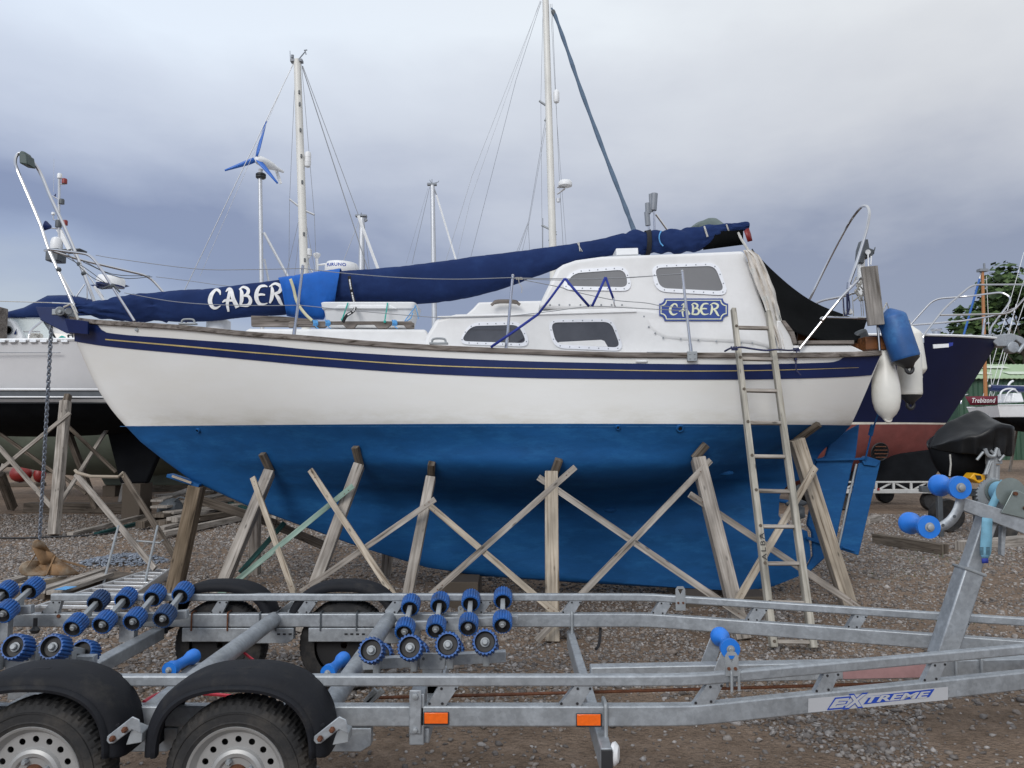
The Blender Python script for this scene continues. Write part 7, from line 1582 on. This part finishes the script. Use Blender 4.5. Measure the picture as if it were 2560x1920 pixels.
m = MB(); p = nvside(2202, 1130, .05); m.lathe([(.001, 0), (.19, 0), (.205, .02), (.22, 0)], p + V((0, .05, 0)), (.12, -1, -.2), 24); m.build('thruster_recess', M_ltblk, nvB)
m = MB()
for k in range(4): m.tube([p + V((-.17 + abs(k - 1.5) * .03, -.02, -.12 + k * .08)), p + V((.17 - abs(k - 1.5) * .03, .0, -.12 + k * .08))], .010, 5)
m.build('thruster_grille', M_rust, nvB)
m = MB(); m.prism([q(2333, 861, 16.35), q(2372, 859, 16.35), q(2372, 868, 16.35), q(2334, 871, 16.35)], (0, .02, 0)); m.build('tape_patch', M_wplast, nvB); m = MB(); m.prism([q(2372, 857, 16.35), q(2383, 856, 16.35), q(2382, 864, 16.35), q(2372, 867, 16.35)], (0, .02, 0)); m.build('tape_patch', M_strap, nvB)
M_tframe = mat('grubby_white_steel', (.42, .42, .41), .6, var=.2, vscale=4)
# its white launching trailer
bt_ = empty('launching_trailer', ground(2300, 1245)); tag(bt_, 'low white steel launching trailer under the dark navy boat', 'trailer')
Yt = 17.0
for y_ in (Yt, Yt + 2.4):
    m = MB(); z0 = at(2300, 1228, Yt).z; z1 = at(2300, 1205, Yt).z; xa_, xb_ = at(2050, 1215, Yt).x, at(2400, 1215, Yt).x
    m.bar((xa_, y_, z0), (xb_, y_, z0), .1, .09, (0, 0, 1)); m.bar((xa_, y_, z1), (xb_, y_, z1), .05, .04, (0, 0, 1))
    for k in range(8):
        x = xa_ + (xb_ - xa_) * (k + .2) / 8; m.bar((x, y_, z0), (x, y_, z1), .05, .05, (0, -1, 0)); 
        if k < 7: m.bar((x, y_ + .02, z0 if k % 2 else z1), (x + (xb_ - xa_) / 8, y_ + .02, z1 if k % 2 else z0), .04, .03, (0, -1, 0))
    m.build('side_frame', M_tframe, bt_, bevel=.008)
for x in (at(2120, 1240, Yt).x, at(2335, 1240, Yt).x):
    for y_ in (Yt + .15, Yt + 2.25):
        m = MB(); m.lathe([(.1, -.1), (.19, -.1), (.21, -.06), (.21, .06), (.19, .1), (.1, .1)], (x, y_, .21), (0, 1, 0), 24); m.build('wheel', M_tyre, bt_)
m = MB(); m.box(at(2196, 1223, Yt - .06), (.05, .02, .05)); m.build('side_lamp', M_red, bt_)
m = MB(); m.prism([at(2436, 1183, 13), at(2446, 1180, 13), at(2463, 1186, 13), at(2463, 1200, 13), at(2450, 1208, 13), at(2434, 1200, 13)], (0, .25, 0)); m.prism([at(2425, 1196, 13.02), at(2440, 1182, 13.02), at(2445, 1205, 13.02)], (0, .2, 0)); m.build('bow_chock', M_yel, bt_, bevel=.02) if False else None
# covered dinghy on its own trailer
Yd = 12.5
cd = empty('covered_dinghy', ground(2430, 1255)); tag(cd, 'small boat under a shiny black tarpaulin on a trailer at the right', 'dinghy')
st_ = [2322, 2345, 2372, 2400, 2430, 2458, 2480, 2503, 2522, 2533]
rid = Spl(st_, [1114, 1080, 1055, 1043, 1031, 1024, 1030, 1045, 1064, 1082]); gun = Spl(st_, [1115, 1106, 1095, 1085, 1072, 1060, 1062, 1066, 1072, 1086]); drp = Spl(st_, [1118, 1128, 1134, 1137, 1134, 1136, 1142, 1140, 1132, 1112])
st_ = [2322 + (q_ - 2322) * .87 for q_ in st_]; rid, gun, drp = Spl(st_, list(rid.y)), Spl(st_, list(gun.y)), Spl(st_, list(drp.y)); hwf = Spl(st_, [.05, .32, .50, .60, .64, .64, .62, .54, .38, .1]); m = MB(); rws = []
for k in range(46):
    px = 2322 + 183 * k / 45; hw = hwf(px); row = []
    r_, g_, d_ = at(px, rid(px), Yd), at(px, gun(px), Yd - hw), at(px, drp(px), Yd - hw * .97)
    for t in np.linspace(0, 1, 7): row.append(V((r_.x, Yd + hw * (1 - t), g_.z + (r_.z - g_.z) * t - .05 * math.sin(math.pi * t))))
    for t in np.linspace(.15, 1, 7): row.append(V((r_.x, Yd - hw * t, r_.z + (g_.z - r_.z) * t - .05 * math.sin(math.pi * t))))
    for t in np.linspace(.15, 1, 7): row.append(V((r_.x, Yd - hw * (1 - .10 * t) - .03 * math.sin(k * .9 + 3 * mnoise.noise(V((k * .2, 0, 0)))) * t, g_.z + (d_.z - g_.z) * t)))
    rws.append([p + V((0, .02 * mnoise.noise(p * 5), .022 * mnoise.noise(p * 6 + V((3, 1, 0))))) for p in row])
m.grid(rws); m.build('tarpaulin', M_tarp, cd, angle=60, solid=.012, subsurf=1)
m = MB(); kl = Spl([2322, 2338, 2360, 2425, 2460, 2488, 2506], [1122, 1165, 1192, 1196, 1172, 1144, 1113]); rws = []
for k in range(24):
    px = 2322 + 183 * k / 23; hw = hwf(px) * .86; r_ = at(px, 1100, Yd); g_ = at(px, gun(px) + 4, Yd - hw).z; z_ = at(px, kl(px), Yd).z; rws.append([V((r_.x, Yd + hw * sx, g_ + (z_ - g_) * (1 - abs(sx) ** 2.2))) for sx in np.linspace(-1, 1, 13)])
m.grid(rws); m.build('dinghy_hull', M_blk_anti, cd)
m = MB(); m.tube([at(2375, 1136, Yd - .95), at(2377, 1160, Yd - .95), at(2374, 1190, Yd - .95)], .012, 6); m.build('hanging_cord', M_rope, cd)
m = MB(); m.prism([at(2424, 1196, Yd - .5), at(2436, 1182, Yd - .5), at(2464, 1188, Yd - .5), at(2464, 1200, Yd - .5), at(2448, 1209, Yd - .5), at(2434, 1200, Yd - .5)], (0, .22, 0)); yb = m.build('bow_stop', M_yel, cd, bevel=.015)
m = MB(); m.prism([at(2439, 1188, Yd - .52), at(2452, 1189, Yd - .52), at(2455, 1198, Yd - .52), at(2444, 1199, Yd - .52)], (0, .03, 0)); m.build('bow_stop_socket', M_ltblk, yb)
m = MB(); m.tube([at(2478, 1142, Yd - .5), at(2474, 1250, Yd - .5)], .07, 10); m.tube([at(2490, 1162, Yd - .45), at(2488, 1232, Yd - .45)], .055, 10); m.box(at(2484, 1150, Yd - .5), (.2, .12, .12)); m.build('winch_post', M_galvw, cd, bevel=.008)
m = MB()
for a, b_ in (((2458, 1130), (2442, 1150)), ((2474, 1152), (2462, 1186)), ((2478, 1154), (2466, 1186)), ((2490, 1140), (2476, 1126)), ((2498, 1152), (2510, 1138))): m.tube([at(*a, Yd - .6), at(*b_, Yd - .6)], .02, 6)
m.tube(catmull([at(2462, 1122, Yd - .6), at(2470, 1138, Yd - .6), at(2485, 1140, Yd - .6), at(2492, 1122, Yd - .6), at(2498, 1140, Yd - .6)], 4), .03, 6); m.build('trailer_gear', M_galvw, cd)
m = MB(); a_, b_ = at(2300, 1222, Yd), at(2470, 1236, Yd); m.bar(a_, b_, .1, .1, (0, 0, 1)); 
for x in (a_.x + .3, b_.x - .2): m.bar((x, Yd, a_.z), (x, Yd, .0), .08, .08)
m.build('trailer_frame', M_dgrey, cd, bevel=.01)
for sy in (-.7, .7):
    m = MB(); m.lathe([(.1, -.1), (.26, -.1), (.28, 0), (.26, .1), (.1, .1)], (a_.x + .8, Yd + sy, .28), (0, 1, 0), 24); m.build('trailer_wheel', M_tyre, cd)
# ------------------------------------------------------------------ far right: white yacht, dark yacht, shed, trees
Yq = 36.0
tz, WT = yacht('white_cruiser', 'white yacht with the maroon name dodger in front of the green shed', 'the yacht by the shed', (34.5, Yq), 12.5, 3.8, 0, .6, at(2480, 1041, Yq - 1.9).z, at(2480, 1012, Yq - 1.9).z, [M_wplast, M_dgrey, M_blk_anti], rake=1.6, bilge=.9, cabin_h=.55, fin_z=.5)
Yqn = Yq - 1.85
m = MB(); m.grid([[at(2413, 991, Yqn), at(2494, 990, Yqn)], [at(2426, 1013, Yqn), at(2494, 1012, Yqn)]]); dg_ = m.build('name_dodger', M_maroon, tz, solid=.03)
vs, fs = text_mesh('Trebizond', 1, .25, .012, 1.05); m = MB(); a_, b_, c_ = at(2430, 1007, Yqn - .03), at(2489, 1006.5, Yqn - .03), at(2430, 995, Yqn - .03)
m.add([a_ + (b_ - a_) * v.x + (c_ - a_) * v.y for v in vs], fs); m.build('dodger_lettering', M_wlet, dg_, angle=0)
m = MB(); m.tube(catmull([at(2500, 1000, Yq - 1), at(2503, 980, Yq - 1), at(2520, 972, Yq - .5), at(2545, 976, Yq), at(2556, 1000, Yq)], 5), .04, 6); m.tube(catmull([at(2510, 1005, Yq - 1), at(2520, 982, Yq - 1), at(2536, 974, Yq - .5), at(2552, 990, Yq)], 5), .03, 6); m.tube([at(2472, 965, Yq), at(2600, 968, Yq)], .06, 6); m.tube(catmull([at(2520, 965, Yq), at(2526, 956, Yq), at(2533, 952, Yq)], 3), .05, 6); m.build('hood_frame', M_wplast, tz)
m = MB(); m.prism([at(2528, 1005, Yq - .6), at(2534, 982, Yq - .6), at(2552, 984, Yq - .6), at(2562, 1005, Yq - .6)], (0, 1.2, 0)); m.prism([at(2514, 990, Yq - .8), at(2528, 988, Yq - .8), at(2528, 1005, Yq - .8), at(2514, 1005, Yq - .8)], (0, .3, 0)); m.build('cockpit_canopy', M_wplast, tz, bevel=.05)
m = MB(); m.tube([at(2476, 970, Yq), at(2600, 974, Yq)], .16, 8); m.build('boom_cover', M_navy, tz)
m = MB(); m.tube([at(2402, 1010, Yq - 1.6), at(2404, 990, Yq - 1.6), at(2420, 986, Yq - 1.6)], .03, 6); m.build('stern_rail', M_ss, tz)
wm = mast(tz, 2456, 675, 2464, 992, Yq, .085, M_owood)
m = MB(); m.box(at(2456, 676, Yq), (.4, .3, .12)); m.lathe([(.03, 0), (.05, .1), (.05, .3)], at(2461, 674, Yq), (0, 0, 1), 8); m.tube([at(2452, 680, Yq), at(2450, 694, Yq)], .04, 6); m.build('masthead_fitting', M_grey, wm)
MBt(tz, [(2452, 682), (2449, 697)], Yq, .04, M_wplast, 'rigging_wire'); MBt(tz, [(2449, 697), (2405, 852), (2390, 905)], Yq, .05, mat('blue_sail_strip', (.03, .12, .40), .8), 'furled_headsail')
for pts in ([(2466, 690), (2480, 990)], [(2560, 630), (2455, 1000)], [(2575, 650), (2470, 1000)], [(2580, 700), (2480, 1000)], [(2540, 760), (2490, 980)]): MBt(tz, pts, Yq, .012, M_wplast, 'rigging_wire')
dk, WD = yacht('dark_yacht', 'dark hulled yacht low behind the tarpaulin at the right edge', 'the dark yacht at the right', (34, 29), 11.5, 3.4, 0, .5, at(2540, 1078, 27.3).z, at(2540, 1044, 27.3).z, [M_hullnavy, M_boot, mat('dark_teal_antifouling', (.02, .05, .07), .8)], bilge=.7, rake=1.4, cabin=False, fin_z=.4)
# shed
shed = empty('green_shed', (40, 62, 0)); tag(shed, 'long green corrugated shed with a pale green roof at the far right', 'shed')
x0, x1 = 34.5, 78.; yr, ye0, ye1 = 66, 60, 72; zr, ze = at(2500, 912, 66).z, at(2500, 948, 60).z
m = MB(); n = 220
m.grid([[V((x0 + (x1 - x0) * k / n, ye0 - .4, ze + .05 * (k % 2))) for k in range(n + 1)], [V((x0 + (x1 - x0) * k / n, yr, zr + .05 * (k % 2))) for k in range(n + 1)], [V((x0 + (x1 - x0) * k / n, ye1 + .4, ze + .05 * (k % 2))) for k in range(n + 1)]]); rf_ = m.build('roof', M_shedr, shed, angle=0, solid=.05)
m = MB()
for xx in (37.5, 41, 47, 53): 
    for t0 in (.3, .72): m.box((xx - 1.2 * t0, ye0 - .4 + (yr - ye0) * t0, ze + (zr - ze) * t0 + .10), (2.2, 1.0, .03), Matrix.Rotation(math.atan2(zr - ze, yr - ye0), 3, 'X'))
m.build('roof_light', mat('roof_light_sheet', (.55, .62, .5), .4), rf_)
m = MB(); m.grid([[V((x0 + .3 + (x1 - x0 - .6) * k / n, ye0 + .08 * (k % 2), 0)) for k in range(n + 1)], [V((x0 + .3 + (x1 - x0 - .6) * k / n, ye0 + .08 * (k % 2), ze)) for k in range(n + 1)]]); m.prism([(x0 + .3, ye0, 0), (x0 + .3, ye1, 0), (x0 + .3, ye1, ze), (x0 + .3, yr, zr - .1), (x0 + .3, ye0, ze)], (.1, 0, 0)); m.grid([[V((x0, ye1, 0)), V((x1, ye1, 0))], [V((x0, ye1, ze)), V((x1, ye1, ze))]]); m.build('wall', M_shedw, shed, angle=0)
# trees
def tree(pos, h, rad, seed, label, n=5200, leaf=.30, ma=M_leaf, trunk=.45, low=.2):
    rg = random.Random(seed); t0 = empty('tree', pos); tag(t0, label, 'tree', 'trees beyond the shed'); pos = V(pos)
    m = MB(); m.tube(catmull([pos, pos + V((.1, 0, h * .3)), pos + V((-.1, .2, h * .65))], 4), [trunk * (1 - .7 * i / 8) for i in range(9)], 9)
    cl = []
    for k in range(34):
        a = rg.random() * 6.28; zz = low + (1 - low) * rg.random() ** .8; rr = rad * math.sin(math.pi * min(max((zz - low) / (1 - low) * .86 + .12, 0), 1)) ** .65 * (.45 + .6 * rg.random()); c = pos + V((math.cos(a) * rr, math.sin(a) * rr, h * zz)); cl.append((c, rad * rg.uniform(.20, .36)))
        if k % 3 == 0: m.tube(catmull([pos + V((0, 0, h * min(.6, zz * .6))), pos.lerp(c, .6) + V((0, 0, h * .02 + (c.z - pos.z) * .25)), c], 3), [trunk * .25, trunk * .22, trunk * .18, trunk * .14, trunk * .1, trunk * .07, trunk * .04], 5)
    m.build('trunk', M_bark, t0)
    m = MB()
    for k in range(n):
        c, r = cl[rg.randrange(len(cl))]; d = V((rg.gauss(0, 1), rg.gauss(0, 1), rg.gauss(0, 1))); d.normalize(); p = c + d * r * (rg.random() ** .45) * V((1, 1, .8)).length / 1.6
        nrm = (d + V((rg.gauss(0, .6), rg.gauss(0, .6), rg.gauss(0, .6) + .4))).normalized(); _, s_, u_ = frame(nrm); l = leaf * rg.uniform(.6, 1.4); m.add([p - s_ * l, p - u_ * l * .6, p + s_ * l, p + u_ * l * .6], [(0, 1, 2, 3)], 0 if rg.random() < .65 else 1)
    m.build('crown', [ma, M_leaf2], t0, angle=0)
tree((57, 85, 0), 19.5, 9.5, 1, 'broad green tree rising behind the shed at the right edge', 15000, .40, low=.12)
tree((66, 84, 0), 21, 9, 2, 'tall tree to the right of the broad one, partly out of the photo', 9000, .40, low=.1)
tree((52, 84, 0), 9, 4.5, 3, 'smaller tree low between the shed roof and the broad tree', 3000, .3, low=.1)
hz = MB(); rgz = random.Random(9)  # leafy row added to block the brightness along the horizon
for k in range(9000):
    x = rgz.uniform(-110, 30); hh = 3.4 + 1.6 * mnoise.noise(V((x * .12, 0, 0))) + .8 * mnoise.noise(V((x * .5, 3, 0))); p = V((x, 98 + rgz.uniform(-1.5, 1.5), hh * rgz.random() ** .6)); nrm = V((rgz.gauss(0, 1), rgz.gauss(-.6, 1), rgz.gauss(.5, 1))).normalized(); _, s_, u_ = frame(nrm); l = rgz.uniform(.25, .6); hz.add([p - s_ * l, p - u_ * l * .6, p + s_ * l, p + u_ * l * .6], [(0, 1, 2, 3)], 0)
ho = hz.build('added_hedge', M_leaf, angle=0); tag(ho, 'green leaf row added along the far edge to block horizon brightness', 'added_hedge', None, 'stuff')
fy_, _W = yacht('far_yacht', 'distant white yacht glimpsed low between the props at the left edge', 'the distant white yacht', (-18, 37), 10, 3.3, R(12), .4, 1.5, 2.3, [M_wplast, M_dgrey, M_blk_anti], bilge=.6, cabin_h=.4)
